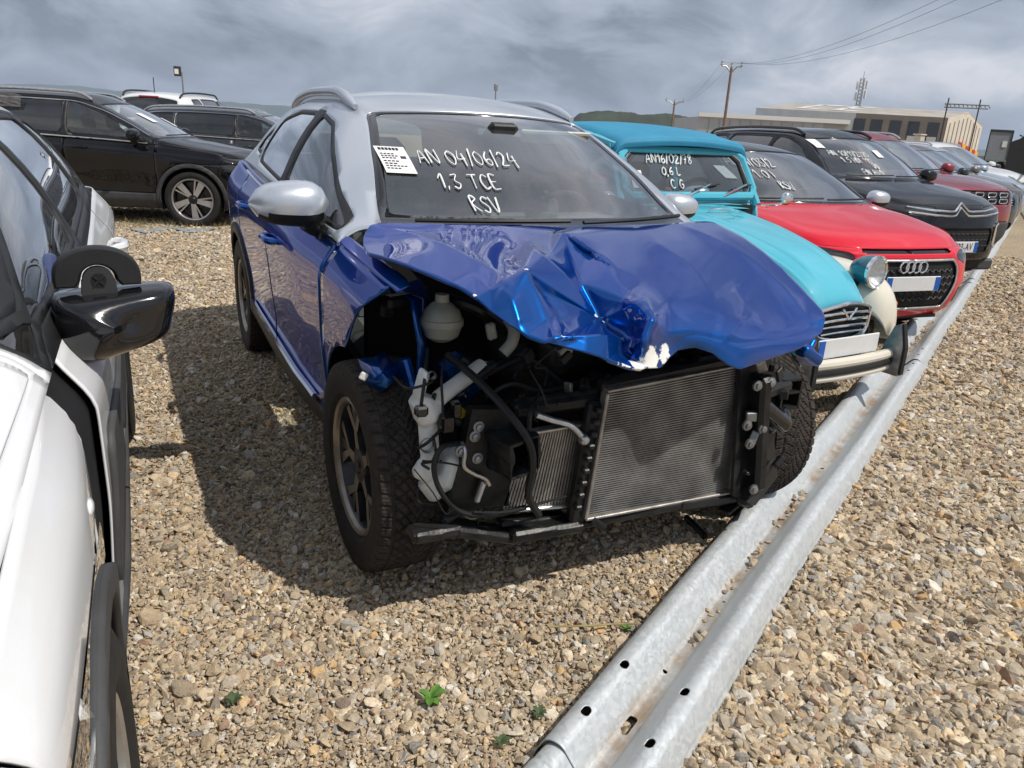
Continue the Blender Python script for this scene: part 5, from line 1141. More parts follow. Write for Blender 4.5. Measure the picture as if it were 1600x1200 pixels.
def make_car(name, label, loc, rz, P, group=None):
    root = empty(name, (loc[0], loc[1], 0), rz); tag(root, label, 'car', group)
    w = P['w']; L = mk_lines(w, **P['lines']); rows = mk_rows(w, *P['rows'], **P.get('rk', {}))
    b = Body(P['yf'], P['yr'], P['wb'], L, rows, fb=P.get('fb', 1.0), rb=P.get('rb', 1.0), res=P.get('res', 9), vres=P.get('vres', 22), ures=8, flare=P.get('flare', .006))
    rw = P.get('rw', .33); wb = P['wb']; belt = lambda y: b.belt_y(y)[2]
    wins = auto_windows(b, rows, P['splits'], P['win_end'], P.get('glass', [GLASSS, GLASSD, GLASSD]), slope=P.get('slope', .06)); S = dict(P.get('S', {}))
    yB, yC = P['splits'][0], P['splits'][1] if len(P['splits']) > 1 else wb - .35
    dy0 = P.get('door0', .42)
    def extra(sk, root):
        if 'front' in P: sk = P['front'](sk, root, b)
        bump, sk = take(sk, lambda p: np.minimum(np.maximum(p.V[:, 1] + .30 + .25 * (p.V[:, 2] - .5), p.U[:, 0] - 5.0), 1.0), .003)
        emit('front_bumper', bump, P['paint'], root, 'join')
        wing, sk = take(sk, lambda p: p.V[:, 1] - dy0, .003)
        if P.get('wing_mod'):      # rear edge of the wing is knocked in behind the door line
            k = np.clip((wing.V[:, 1] - .05) / (dy0 - .05), 0, 1); wing.V[:, 0] -= .030 * k ** 1.5 * np.clip((wing.V[:, 2] - .35) / .2, 0, 1) * np.sign(wing.V[:, 0]); wing.V[:, 1] -= .014 * k ** 3
        emit('front_wing', wing, P['paint'], root)
        rear, sk = take(sk, lambda p: (wb + .34) - p.V[:, 1], .003); emit('rear_bumper', rear, P['paint'], root, 'join')
        return sk
    S.update(rw=rw, ra=P.get('ra', rw + .045), paint=P['paint'], roof=P.get('roof', P['paint']), skirt_extra=extra, windows=wins,
             doors=[('front_door', [(dy0 - .01, .2), (yB - .01, .2), (yB + .01, 1.4), (dy0 - .01, 1.4)]), ('rear_door', [(yB, .2), (yC - .12, .2), (yC + .06, .75), (yC + .08, 1.4), (yB + .02, 1.4)])],
             pillars=P.get('pillars', [[(yB - .10, .9), (yB - .06, 1.7), (yB + .16, 1.7), (yB + .12, .9)]]), ws=(3.05, 4.93, 1.06), rw_glass=(9.1, 9.85, 1.12), hood_u=3.0, hood_v=P.get('hood_v', .35))
    if 'clad' in P: S['clad'] = P['clad']
    if 'sill' in P: S['sill'] = [(.25, 0), (wb - .25, 0), (wb - .25, P['sill'] + .03), (.25, P['sill'])]
    rest = standard_parts(b, root, S)
    for k, q in enumerate(islands(rest, 12)): emit('rear_quarter' if k == 0 else 'body_panel', q, P['paint'], root)
    wells(root, b, rw, S['ra'], w - .12)
    wk = P.get('wheel', ('w' + str(rw), (5, 'twin'))); wd = wheel_data(wk[0], rw, .205, rw * P.get('rim', .68), wk[1])
    for sx, y, right in ((-1, 0, True), (1, 0, False), (-1, wb, True), (1, wb, False)): put_wheel(root, wd, sx * (w - .115), y, rw, right, spin=rnd.uniform(0, 1))
    if P.get('interior', True): interior(root, b, ys=P['rows'][3] - .08, z=P.get('seatz', .32), dash_y=P['rows'][1] + .28, dash_z=P['rows'][2] - .05, w=w * .76)
    for sg in (-1, 1):
        my = P['rows'][1] + .42; mz = belt(my) + P.get('mz', .10); bx = b.belt_y(my)[0]
        if sg != P.get('skip_mirror'): door_mirror(root, sg * (bx + .155), my, mz, sg, P.get('mirror', P['paint']), PLASTIC, .98, stalk=(sg * (bx - .0), my + .02, mz - .075))
        if P.get('handles', True):
            for y in (yB - .18, yC - .15): handle(root, b, y, belt(y) - .10, sg, P['paint'])
        if P.get('chrome_win'):
            pts = [np.array([sg * (b.belt_y(y)[0] + .004), y, belt(y) + .012]) for y in np.linspace(P['rows'][1] + .30, P['win_end'] - .05, 20)]; trim_line(root, pts, .008, CHROME, 'belt_trim')
            pts = []
            for u in np.linspace(3.25, 8.9, 30): q = b.top_at(u, .90); pts.append((sg * (q[0] + .004), q[1], q[2]))
            trim_line(root, pts, .007, CHROME, 'window_arc_trim')
        if P.get('rails'):
            pts = []; 
            for t in np.linspace(0, 1, 22):
                q = b.top_at(5.25 + t * 3.5, 1.10); h = .015 + P.get('rail_h', .025) * min(1, t / .12) ** .7 * min(1, (1 - t) / .12) ** .7; pts.append((sg * q[0], q[1], q[2] + h))
            mb = MB(); mb.tube(pts, .018, 8); mb.obj('roof_rail', P['rails'], root)
    for a0, a1 in ((-.55, .02), (.05, .60)): wiper(root, b, 3.12, a0 * w / .9, a1 * w / .9, .05)
    return root, b
def paper(root, b, x, z, w=.08, h=.09):
    G = np.array([[b.glass_at(x + w * i / 3, z + h * j / 3)[0] + b.glass_at(x + w * i / 3, z + h * j / 3)[1] * .006 for j in range(4)] for i in range(4)]); mb = MB(); mb.grid(G); return mb.obj('paper_slip', PAPER, root)
def write_glass(root, b, lines, rad=.004): return write_on(root, lambda a, c: b.glass_at(a, c), lines, rad=rad)
def ring_pts(c, r, n=24, ry=0.0): t = np.linspace(0, 2 * np.pi, n + 1); return np.stack([c[0] + r * np.cos(t), np.full(n + 1, c[1]), c[2] + r * np.sin(t)], 1)
def bar_on(b, pts, r, off=.01): return [(x, b.yfront(x, z) - off, z) for x, z in pts]
# --- red hatchback with four-ring badge
def build_red_hatch():
    def front(sk, root, b):
        hexp = [(-.50, .60), (-.44, .665), (.44, .665), (.50, .60), (.50, .50), (.40, .30), (-.40, .30), (-.50, .50)]
        inner = list(np.array(inset(np.array(hexp, float), .016)))
        sk = front_cut(sk, root, [('headlamp', [(.47, .665), (.50, .705), (.78, .745), (.90, .745), (.90, .655), (.62, .615)], .012, LENS, 'both', .022, True),
                                  ('headlamp_air_slot', [(-.42, .705), (.42, .705), (.40, .735), (-.40, .735)], .008, PLASTICG, 'join', .012, False)])
        g, sk = take(sk, XZ(hexp, .02, .2), 0); gi, fr = take(g, XZ(inner, .015, .2), 0)
        emit('grille_surround', fr, ALU, root, 'join', th=.012, off=.006); emit('grille', gi, PLASTICG, root, 'join', off=-.03)
        # honeycomb ribs
        mb = MB(); hp = np.array(inner)
        for r_ in range(7):
            z = .33 + r_ * .05
            for k in range(-8, 9):
                x = k * .062 + (r_ % 2) * .031
                if sdf_poly(np.array([[x, z]]), hp)[0] < -.02:
                    y = b.yfront(x, z); mb.tube([(x - .024, y + .012, z + .010), (x, y + .004, z - .008), (x + .024, y + .012, z + .010)], .0055, 5)
        o = mb.obj('grille_mesh', CLAD, root); o['kind'] = 'stuff'
        lo, sk = take(sk, XZ([(.50, .30), (.56, .46), (.72, .46), (.78, .34), (.7, .27)], .02, .2), .002); emit('side_intake', lo, PLASTIC, root, off=-.025)
        for k in (-1.5, -.5, .5, 1.5):
            c = (k * .058, b.yfront(0, .61) - .012, .615); mb = MB(); mb.tube(ring_pts(c, .038), .0065, 8, cap=False); mb.obj('badge_ring', CHROME, root)
        plate_box(root, 0, b.yfront(0, .50) - .02, .50, .50, .105)
        mb = MB(); mb.box((0, b.yfront(0, .25) + .05, .235), (.8, .08, .025)); 
        mb.obj('lower_lip', PLASTIC, root)
        return sk
    P = dict(w=.87, yf=-.82, yr=3.20, wb=2.563, lines=dict(zh=.735, zA=.86, zM=.92, zR=1.0, nose=.06), rows=(.735, .16, .955, 1.05, 1.335, 1.41, 3.2, .86, 3.1, 1.0), paint=RED, roof=BLACKP, splits=[1.42, 2.25], win_end=2.75, front=front, rw=.325, fb=1.1, mirror=SILVER, S=dict(roof_fn=lambda p: .1 - p.U[:, 1]), mz=.07, hood_v=.15)
    root, b = make_car('hatchback', 'bright red hatchback with black roof and four-ring badge on a hexagonal grille', (3.60, 2.17), -.10, P, 'cars in the front row')
    paper(root, b, -.62, 1.10); write_glass(root, b, [('AN21/03/2', -.50, 1.20, .06, 2), ('1.0 I', -.36, 1.12, .055, 4), ('RSU', -.24, 1.045, .05, 5)])
# --- black crossover with double chevron
def build_black_crossover():
    def front(sk, root, b):
        sk = front_cut(sk, root, [('upper_lamp', [(.30, .815), (.34, .885), (.92, .935), (.95, .875), (.5, .80)], .012, LENS, 'both', .02, True),
                                  ('grille', [(-.50, .56), (-.52, .68), (.52, .68), (.50, .56), (.46, .44), (-.46, .44)], .03, PLASTICG, 'join', .03, False),
                                  ('lower_lamp', [(.56, .46), (.56, .72), (.76, .74), (.78, .46)], .05, PLASTICG, 'both', .025, True),
                                  ('lower_intake', [(-.80, .24), (-.76, .36), (.76, .36), (.80, .24)], .03, PLASTIC, 'join', .02, False)])
        for dz in (0, -.045):     # two chrome strips that rise to a chevron in the middle
            pts = [(x, z + dz) for x, z in [(-.62, .875), (-.35, .852), (-.14, .845), (-.085, .85), (0, .925), (.085, .85), (.14, .845), (.35, .852), (.62, .875)]]
            mb = MB(); P = bar_on(b, pts, 0, .006); mb.tube(P, .011, 6); mb.obj('chevron_strip', CHROME, root)
        for z in (.50, .56, .62):
            for k in range(-7, 8):
                x = k * .066 + (.033 if z == .56 else 0)
                if abs(x) < .47: mb = MB(); mb.box((x, b.yfront(x, z) + .018, z), (.045, .014, .020), bev=.004); mb.obj('grille_block', PLASTIC, root)
        for sg in (-1, 1):
            mb = MB(); c = (sg * .67, b.yfront(.67, .60) - .004, .60); mb.tube([(c[0] + .09 * sx, b.yfront(c[0] + .09 * sx, c[2]) - .006, c[2] + .12 * sz) for sx, sz in ((-1, -.8), (-1, .8), (-.6, 1), (.6, 1), (1, .8), (1, -.8), (.6, -1), (-.6, -1), (-1, -.8))], .010, 6); mb.obj('lamp_surround', CHROME, root)
            mb = MB(); mb.box((sg * .62, b.yfront(.62, .29) - .01, .295), (.24, .05, .12), bev=.03); mb.obj('bumper_corner', CLAD, root)
        plate_box(root, 0, b.yfront(0, .50) - .016, .50, .52, .11, text='FD-532-AV')
        return sk
    P = dict(w=.878, yf=-.82, yr=3.33, wb=2.604, lines=dict(zh=.90, zA=1.0, zM=1.04, zR=1.12, nose=.06, sh=.12), rows=(.90, .12, 1.09, .88, 1.50, 1.60, 3.33, 1.0, 3.2, 1.12), paint=BLACKP, splits=[1.40, 2.28], win_end=2.80, front=front, rw=.335, clad=.05, sill=.34, rails=PLASTICG, rail_h=.022, hood_v=.3)
    root, b = make_car('crossover', 'black crossover with chrome double chevron strips across its nose', (6.06, 3.55), -.08, P, 'cars in the front row')
    paper(root, b, -.55, 1.37); paper(root, b, .1, 1.30, .09, .07); write_glass(root, b, [('AN 10/11/2020', -.50, 1.30, .05, 2), ('1.5 HDI 110', -.42, 1.235, .05, 4), ('VO', -.12, 1.18, .05, 5), ('EN AVO', -.30, 1.12, .05, 6)])
# --- dark red crossover with eight-cell grille
def build_dark_red():
    def front(sk, root, b):
        sk = front_cut(sk, root, [('headlamp', [(.54, .80), (.54, .95), (.80, .97), (.92, .96), (.90, .80)], .03, LENS, 'both', .02, True), ('grille', [(-.53, .78), (-.53, .95), (.53, .95), (.53, .78)], .02, PLASTICG, 'join', .03, False),
                                  ('lower_bumper', [(-1, .10), (-1, .40), (-.55, .56), (.55, .56), (1, .40), (1, .10)], .02, CLAD, 'join', -.012, False)])
        for z in (.905, .825):
            for k in (-1.5, -.5, .5, 1.5):
                mb = MB(); c = (k * .24, z); mb.tube([(c[0] + .075 * sx, b.yfront(c[0], z) - .004, z + .026 * sz) for sx, sz in ((-1, -.6), (-1, .6), (-.75, 1), (.75, 1), (1, .6), (1, -.6), (.75, -1), (-.75, -1), (-1, -.6))], .009, 6); mb.obj('grille_cell', CHROME, root)
        plate_box(root, 0, b.yfront(0, .48) - .03, .48, .52, .11)
        return sk
    P = dict(w=.90, yf=-.85, yr=3.49, wb=2.674, lines=dict(zh=.97, zA=1.06, zM=1.08, zR=1.15, nose=.05), rows=(.97, .15, 1.13, .92, 1.53, 1.64, 3.49, 1.06, 3.35, 1.15), paint=DRED, splits=[1.45, 2.35], win_end=2.85, front=front, rw=.345, clad=.05, sill=.36, rails=ALU, rail_h=.025, interior=False)
    root, b = make_car('crossover', 'dark red crossover with chrome cell grille beyond the black one', (8.45, 4.95), -.04, P, 'cars in the front row')
    paper(root, b, -.5, 1.36); return b
def generic_front(plate=True, zg=.62, gw=.46, gh=.12, lamp=(.50, .66, .86, .78), text=None, gm=None):
    def front(sk, root, b):
        x0, z0, x1, z1 = lamp
        sk = front_cut(sk, root, [('headlamp', [(x0, z0), (x0 + .02, z0 + (z1 - z0) * .7), (x1, z1), (x1 + .06, z1 - .02), (x1, z0 + .02)], .02, LENS, 'both', .02, True), ('grille', [(-gw, zg - gh / 2), (-gw, zg + gh / 2), (gw, zg + gh / 2), (gw, zg - gh / 2)], .03, gm or PLASTICG, 'join', .03, False),
                                  ('lower_intake', [(-.55, .26), (-.5, .40), (.5, .40), (.55, .26)], .03, PLASTIC, 'join', .02, False)])
        for k in range(3): mb = MB(); mb.tube(bar_on(b, [(x, zg - gh / 2 + gh * (k + .5) / 3) for x in np.linspace(-gw + .03, gw - .03, 9)], 0, -.008), .007, 5); mb.obj('grille_bar', CHROME, root)
        mb = MB(); mb.tube(ring_pts((0, b.yfront(0, zg) - .004, zg), .045), .008, 6, cap=False); mb.obj('badge_ring', CHROME, root)
        if plate: plate_box(root, 0, b.yfront(0, .48) - .02, .48, .52, .11, text=text)
        return sk
    return front
def build_far_row():
    low = dict(res=5, vres=14, interior=False)
    base = dict(w=.90, yf=-.84, yr=3.40, wb=2.65, lines=dict(zh=.84, zA=.95, zM=1.0, zR=1.08, nose=.07), rows=(.84, .15, 1.05, .98, 1.42, 1.52, 3.40, .95, 3.25, 1.08), splits=[1.45, 2.35], win_end=2.85, rw=.33, **low)
    suv = dict(base, lines=dict(zh=.92, zA=1.03, zM=1.07, zR=1.14, nose=.06), rows=(.92, .15, 1.12, .95, 1.52, 1.62, 3.40, 1.03, 3.25, 1.14), rails=ALU)
    D = RAILD; start = np.array([10.45, 6.05])
    jobs = [('car', 'dark slate car beyond the dark red crossover, number plate ending in FJ', dict(base, paint=NAVYP, front=generic_front(zg=.70, lamp=(.50, .68, .86, .80), text='EG-471-FJ')), 0),
            ('car', 'taupe car between the dark slate and the pale blue car', dict(base, paint=TAUPE, front=generic_front()), 2.35),
            ('car', 'pale blue car, third from the far end of the row', dict(base, paint=PALEB, front=generic_front(zg=.66)), 4.7),
            ('crossover', 'white crossover with roof bars near the far end of the row', dict(suv, paint=WHITE, front=generic_front(zg=.75, lamp=(.5, .74, .86, .88))), 7.1),
            ('car', 'farthest dark car at the end of the front row', dict(base, paint=GREYP, front=generic_front()), 9.6)]
    for nm, lab, P, s in jobs: c = start + D * s; make_car(nm, lab, (c[0], c[1]), -.03, P, 'cars in the front row')
# --- black crossover side on, left background
def build_left_background():
    P = dict(w=.90, yf=-.84, yr=3.53, wb=2.646, lines=dict(zh=.86, zA=.96, zM=1.02, zR=1.12, nose=.12, sh=.13), rows=(.86, .20, 1.08, 1.05, 1.47, 1.585, 3.53, .96, 3.35, 1.14), paint=BLACKP, splits=[1.48, 2.42], win_end=3.0, rw=.345, clad=.055, sill=.40, chrome_win=True, rails=ALU, rail_h=.035, wheel=('blade19', (5, 'blade')), rim=.75,
             glass=[glass('pale_side_glass', (.85, .93, .92), 1.0, .06), GLASSD, GLASSD], front=generic_front(zg=.66, lamp=(.46, .70, .84, .80)))
    root, b = make_car('crossover', 'black crossover parked side on with chrome window trim, left background', (-.44, 9.25), 1.20, P)
    for (x, z, w_, h_) in ((.20, 1.20, .12, .10), (.36, 1.16, .08, .06), (-.3, 1.25, .1, .1)): paper(root, b, x, z, w_, h_)
    # crinkled film taped over the rear side window
    mb = MB(); G = np.zeros((12, 8, 3)); r = random.Random(3)
    for i in range(12):
        for j in range(8): y = 2.0 + i * .075; z = 1.36 + j * .022 ; G[i, j] = (-(.66 + (1.50 - z) * .45) - r.uniform(.002, .02), y, z)
    mb.grid(G); mb.obj('plastic_film', glass('clear_film', (.55, .57, .60), 2.2, .25), root, smooth=False)
    P2 = dict(w=.90, yf=-.85, yr=3.45, wb=2.68, lines=dict(zh=.88, zA=.96, zM=1.0, zR=1.08, nose=.08, sh=.12), rows=(.88, .20, 1.06, 1.02, 1.42, 1.51, 3.45, .98, 3.25, 1.10), paint=GREYP, roof=None, splits=[1.48, 2.45], win_end=3.05, rw=.345, chrome_win=True, rails=ALU, rail_h=.03, glass=[GLASSS, GLASSD, GLASSD], front=generic_front(zg=.68), res=6, vres=16)
    P2.pop('roof'); make_car('estate_car', 'dark grey estate behind the black side-on crossover, silver roof bars', (1.85, 11.9), 1.22, P2)
    # white crossover seen from behind
    P3 = dict(w=.90, yf=-.85, yr=3.45, wb=2.67, lines=dict(zh=.95, zA=1.05, zM=1.08, zR=1.14, nose=.06), rows=(.95, .18, 1.16, .98, 1.62, 1.76, 3.45, 1.05, 3.40, 1.18), paint=WHITE, splits=[1.48, 2.4], win_end=2.95, rw=.345, rails=PLASTIC, rail_h=.04, res=6, vres=16, interior=False, rk=dict(xr=.72))
    c = at(243, 200, 14.6); rz = math.pi - .42; d = np.array([-math.sin(rz), math.cos(rz)]) * 3.1; root, b = make_car('crossover', 'white crossover seen from behind, far left background', (c[0] - d[0], c[1] - d[1]), rz, P3)
    q = b.top_at(9.02, 2.0); mb = MB(); mb.box((0, q[1] + .02, q[2] - .02), (.36, .04, .035), bev=.008); mb.obj('high_brake_light', REDLENS, root)
    q = b.top_at(8.2, 2.0); mb = MB(); mb.tube([q, q + np.array([-.05, .12, .26])], .008, 6); mb.obj('aerial', PLASTIC, root)
    for (px, py, y, rz_, lab, pt) in ((660, 190, 22, 1.2, 'dark far car whose roof shows over the grey estate', GREYP),): pass
    cc = at(420, 168, 19.0); P4 = dict(P2, paint=GREYP, interior=False, rails=PLASTIC); make_car('car', 'dark far car showing only its roof behind the grey estate', (cc[0] + .3, cc[1]), 1.25, P4)
build_red_hatch(); build_black_crossover(); build_dark_red(); build_far_row(); build_left_background()
# ------------------------------------------------------------------ turquoise vintage car
def build_vintage():
    root = empty('vintage_car', (1.85, 1.10, 0), .09); tag(root, 'turquoise vintage car with cream wings, fabric roof and pod headlamps', 'car', 'cars in the front row')
    roofm = simple('blue_roof_fabric', (.03, .24, .40), .62, var=.10, scale=5, bump=.2, bscale=500)
    # bonnet with pressed ribs
    st = np.array([[-.56, .225, .585, .34], [-.55, .25, .63, .34], [-.52, .272, .675, .35], [-.46, .295, .735, .37], [-.36, .322, .80, .40], [-.2, .355, .865, .46], [.0, .395, .915, .52], [.2, .435, .955, .56], [.42, .48, .985, .60], [.60, .525, 1.005, .62]])
    ts = np.linspace(0, len(st) - 1, 70); Q = mono(np.arange(len(st)), st, ts); n = 73; th = np.linspace(-math.pi / 2, math.pi / 2, n); G = np.zeros((len(Q), n, 3))
    for i, (y, w, zc, zb) in enumerate(Q):
        for j, t in enumerate(th):
            s_, c_ = math.sin(t), math.cos(t); x = w * np.sign(s_) * abs(s_) ** .72; z = zb + (zc - zb) * c_ ** .50
            rib = sum(math.exp(-((t - k) / .024) ** 2) for k in (-.98, -.62, -.27, .27, .62, .98)); f = .012 * rib * min(1, max(0, (y + .56) / .2))
            G[i, j] = (x + f * s_, y, z + f * c_)
    mb = MB(); mb.grid(G, flip=True); b_ = mb.obj('bonnet', TEAL, root, auto=80)
    mb = MB(); mb.add(G[0], [tuple(range(n))[::-1]]); mb.obj('nose_panel', TEAL, root, smooth=False)
    mb = MB(); c = np.array([0, -.30, .93]); 
    # bonnet chrome catch
    mb.tube(cat([(-.10, .40, .992), (-.05, .38, 1.004), (.05, .38, 1.004), (.10, .40, .992)], 4), .008, 6); mb.obj('bonnet_catch', CHROME, root)
    # grille
    yg = -.575; zt, zb_ = .612, .445
    fr = cat([(-.20, yg, .595), (0, yg - .02, .625), (.20, yg, .595), (.215, yg, .54), (.19, yg, .455), (.0, yg - .02, .435), (-.19, yg, .455), (-.215, yg, .54), (-.20, yg, .595)], 6)
    mb = MB(); mb.tube(fr, .011, 8, cap=False); mb.obj('grille_frame', CHROME, root)
    mb = MB(); mb.add(np.vstack([fr[:-1] + [0, .012, 0]]), [tuple(range(len(fr) - 1))]); mb.obj('grille_opening', PLASTICD, root, smooth=False)
    for z, w in ((.575, .185), (.540, .195), (.505, .19), (.470, .175)):
        mb = MB(); mb.tube([(-w, yg - .004, z - .006), (-w * .5, yg - .016, z + .002), (0, yg - .026, z + .006), (w * .5, yg - .016, z + .002), (w, yg - .004, z - .006)], .0095, 8); mb.obj('grille_bar', CHROME, root)
    mb = MB(); mb.tube([(-.055, yg - .028, .600), (0, yg - .032, .545)], .007, 6); mb.tube([(.055, yg - .028, .600), (0, yg - .032, .545)], .007, 6); mb.obj('chevron_badge', CHROME, root)
    plate_box(root, 0, -.635, .405, .50, .105, blue='one')
    # wings
    for sg in (-1, 1):
        P = np.zeros((40, 26, 3)); 
        for i, u in enumerate(np.linspace(0, math.pi, 40)):
            for j, v in enumerate(np.linspace(-.10, math.pi * .86, 26)):     # v from the outer skirt over the top to the bonnet
                yy = -math.cos(u); ee = math.sin(u) ** .62; xx = math.cos(v); zz = math.sin(v)
                P[i, j] = (sg * (.505 + .215 * ee * np.sign(xx) * abs(xx) ** .8), .04 + yy * .56, .34 + .42 * ee * np.sign(zz) * abs(zz) ** .75 - .05 * yy)
        pa = Patch.grid(P, np.zeros((40, 26, 2)))
        _, pa = take(pa, lambda p: np.where(np.abs(p.V[:, 0]) > .60, np.hypot(p.V[:, 1], p.V[:, 2] - .30) - .33, 1), 0); _, pa = take(pa, lambda p: p.V[:, 2] - .30, 0)
        if sg > 0: pa.A = np.array([list(f[::-1]) + [f[0]] * (Patch.W - len(f)) for f in pa.F], int)
        o = mesh_obj('front_wing', pa.V, pa.F, CREAM, root); md = o.modifiers.new('t', 'SOLIDIFY'); md.thickness = .006
        # lamp pod
        c = (sg * .405, -.44, .745) if sg > 0 else (-.385, -.34, .72); mb = MB(); mb.lathe([(-.005, .088), (.03, .090), (.08, .080), (.125, .056), (.150, .028), (.157, .001)], 28, 'y', c=c); mb.obj('headlamp_bowl', simple('pod_teal_' + str(sg), (.012, .13, .18), .2, coat=.8), root)
        mb = MB(); mb.lathe([(.004, .093), (-.012, .093), (-.018, .084), (-.010, .078)], 32, 'y', c=c); mb.obj('headlamp_rim', CHROME, root)
        mb = MB(); mb.lathe([(-.020, .001), (-.019, .03), (-.015, .055), (-.010, .080)], 28, 'y', c=c); mb.obj('headlamp_glass', LENSG, root); mb = MB(); mb.lathe([(.05, .001), (.045, .03), (.02, .06), (-.006, .080)], 28, 'y', c=c); mb.obj('headlamp_reflector', LENS, root)
        mb = MB(); mb.tube([(c[0] - sg * .10, c[1] + .09, .60), (c[0] - sg * .04, c[1] + .08, .68), (c[0], c[1] + .06, .70)], .022, 8); mb.obj('headlamp_stalk', PLASTIC, root)
        mb = MB(); mb.lathe([(.02, .030), (0, .032), (-.02, .028), (-.040, .012), (-.042, .001)], 16, 'y', c=(sg * .605, -.44, .555)); mb.obj('indicator', AMBER, root)
        wd = wheel_data('vintage', .30, .135, .195, (8, 'bar'), face=CREAM, dark=STEEL)
        for y in (0, 2.4): put_wheel(root, wd, sg * .63, y, .30, sg < 0)
        # overriders
        poly = [(-.75, .28), (-.69, .28), (-.655, .45), (-.665, .60), (-.69, .60)]
        mb = MB(); mb.prism([(-.725, .22), (-.60, .22), (-.60, .33), (-.655, .49), (-.69, .51), (-.725, .38)], sg * .37 - .022, sg * .37 + .022, 0); mb.obj('overrider', STEEL, root, smooth=False)
        mb = MB(); mb.prism([(-.738, .23), (-.724, .23), (-.688, .505), (-.700, .51), (-.737, .38)], sg * .37 - .014, sg * .37 + .014, 0); mb.obj('overrider_rubber', PLASTIC, root, smooth=False)
        # body side: door panel, posts, glass
        P = []
        for z, x in ((.34, .60), (.5, .635), (.7, .645), (.9, .62), (1.0, .59)): P.append([(sg * x, y, z) for y in np.linspace(.66, 2.9, 12)])
        mb = MB(); mb.grid(P, flip=sg < 0); o = mb.obj('body_side', TEAL, root); o.modifiers.new('t', 'SOLIDIFY').thickness = .02
        for (y0, y1) in ((.64, .84), (1.45, 1.50), (2.25, 2.2)): mb = MB(); mb.tube([(sg * .585, y0, 1.0), (sg * .545, y1, 1.34)], .028, 8); mb.obj('door_post', TEAL, root)
        mb = MB(); mb.tube(cat([(sg * .535, .80, 1.335), (sg * .545, 1.2, 1.40), (sg * .54, 1.7, 1.40), (sg * .53, 2.2, 1.34), (sg * .53, 2.7, 1.12), (sg * .55, 2.9, .95)], 6), .03, 8); mb.obj('roof_edge', TEAL, root)
        mb = MB(); mb.add([(sg * .58, .72, 1.0), (sg * .58, 2.25, 1.0), (sg * .54, 2.2, 1.34), (sg * .54, .85, 1.34)], [(0, 1, 2, 3) if sg > 0 else (3, 2, 1, 0)]); mb.obj('side_window', GLASSS, root, smooth=False)
        mb = MB(); mb.tube([(sg * .60, .62, 1.0), (sg * .70, .55, 1.01), (sg * .74, .54, 1.03)], .008, 6); mb.ellipsoid((sg * .765, .545, 1.05), (.055, .03, .045)); mb.obj('door_mirror', CHROME, root)
        mb = MB(); P = np.zeros((14, 10, 3))
        for i, u in enumerate(np.linspace(0, math.pi, 14)):
            for j, v in enumerate(np.linspace(0, math.pi * .6, 10)): P[i, j] = (sg * (.58 + .12 * math.sin(u) * math.cos(v)), 2.4 - math.cos(u) * .5, .36 + .34 * math.sin(u) * math.sin(v))
        mb.grid(P, flip=sg > 0); mb.obj('rear_wing', CREAM, root)
    # bumper: painted blade with rubber strip
    xs = np.linspace(-.58, .58, 25); yb = lambda x: -.68 + .10 * (abs(x) / .58) ** 2.5
    for z, r, m, off in ((.335, .028, CREAM, 0), (.297, .026, PLASTIC, -.004), (.258, .020, CREAM, 0)):
        mb = MB(); mb.tube([(x, yb(x) + off, z) for x in xs], r, 10); mb.obj('bumper_blade' if m is CREAM else 'bumper_rubber', m, root)
    mb = MB(); mb.box((0, -.60, .27), (.9, .12, .03)); mb.obj('bumper_bracket', STEEL, root)
    # scuttle, screen
    TL, TR, BR, BL = [np.array(q, float) for q in ((-.515, .80, 1.325), (.515, .80, 1.325), (.56, .645, 1.055), (-.56, .645, 1.055))]
    mb = MB(); G = []
    for (y, z, w) in ((.585, .985, .545), (.615, 1.0, .57), (.628, 1.012, .575), (.634, 1.035, .575), (.64, 1.05, .575)): G.append([(w * math.sin(t), y + .05 * (1 - math.cos(t)), z - .015 * (1 - math.cos(t))) for t in np.linspace(-1.35, 1.35, 24)])
    mb.grid(G, flip=True); mb.obj('scuttle', TEAL, root)
    for z, y in ((1.018, .623), (1.044, .631)): mb = MB(); mb.tube([(x, y - .002, z) for x in np.linspace(-.5, .5, 8)], .0035, 5); mb.obj('scuttle_trim', CHROME if z > 1.03 else PLASTIC, root)
    def quad(s_, t_): return (TL * (1 - s_) + TR * s_) * (1 - t_) + (BL * (1 - s_) + BR * s_) * t_
    nrm = np.cross(TR - TL, BL - TL); nrm /= np.linalg.norm(nrm); nrm = -nrm if nrm[1] > 0 else nrm
    loop = lambda m: cat([quad(m, m * 1.6), quad(.5, m * 1.4), quad(1 - m, m * 1.6), quad(1 - m * .7, .5), quad(1 - m, 1 - m * 1.6), quad(.5, 1 - m * 1.4), quad(m, 1 - m * 1.6), quad(m * .7, .5), quad(m, m * 1.6)], 5)
    for m, r, mat, nm in ((.0, .030, TEAL, 'screen_surround'), (.045, .012, PLASTIC, 'screen_seal'), (.032, .005, CHROME, 'screen_trim')):
        c4 = [quad(m, m * 1.5), quad(1 - m, m * 1.5), quad(1 - m, 1 - m * 1.5), quad(m, 1 - m * 1.5)]; pts = []
        for k in range(4):
            a, b2 = c4[k], c4[(k + 1) % 4]; e = (b2 - a) / np.linalg.norm(b2 - a); pts += [a + e * .05, (a + b2) / 2, b2 - e * .05]
        pts.append(pts[0]); mb = MB(); mb.tube(np.array(pts) + (nrm * (.012 if nm == 'screen_trim' else 0)), r, 8, cap=False); mb.obj(nm, mat, root)
    mb = MB(); mb.add([quad(.03, .05), quad(.97, .05), quad(.97, .95), quad(.03, .95)], [(0, 3, 2, 1) if nrm[1] < 0 else (0, 1, 2, 3)]); g = mb.obj('windscreen', GLASSW, root, smooth=False)
    me = g.data; 
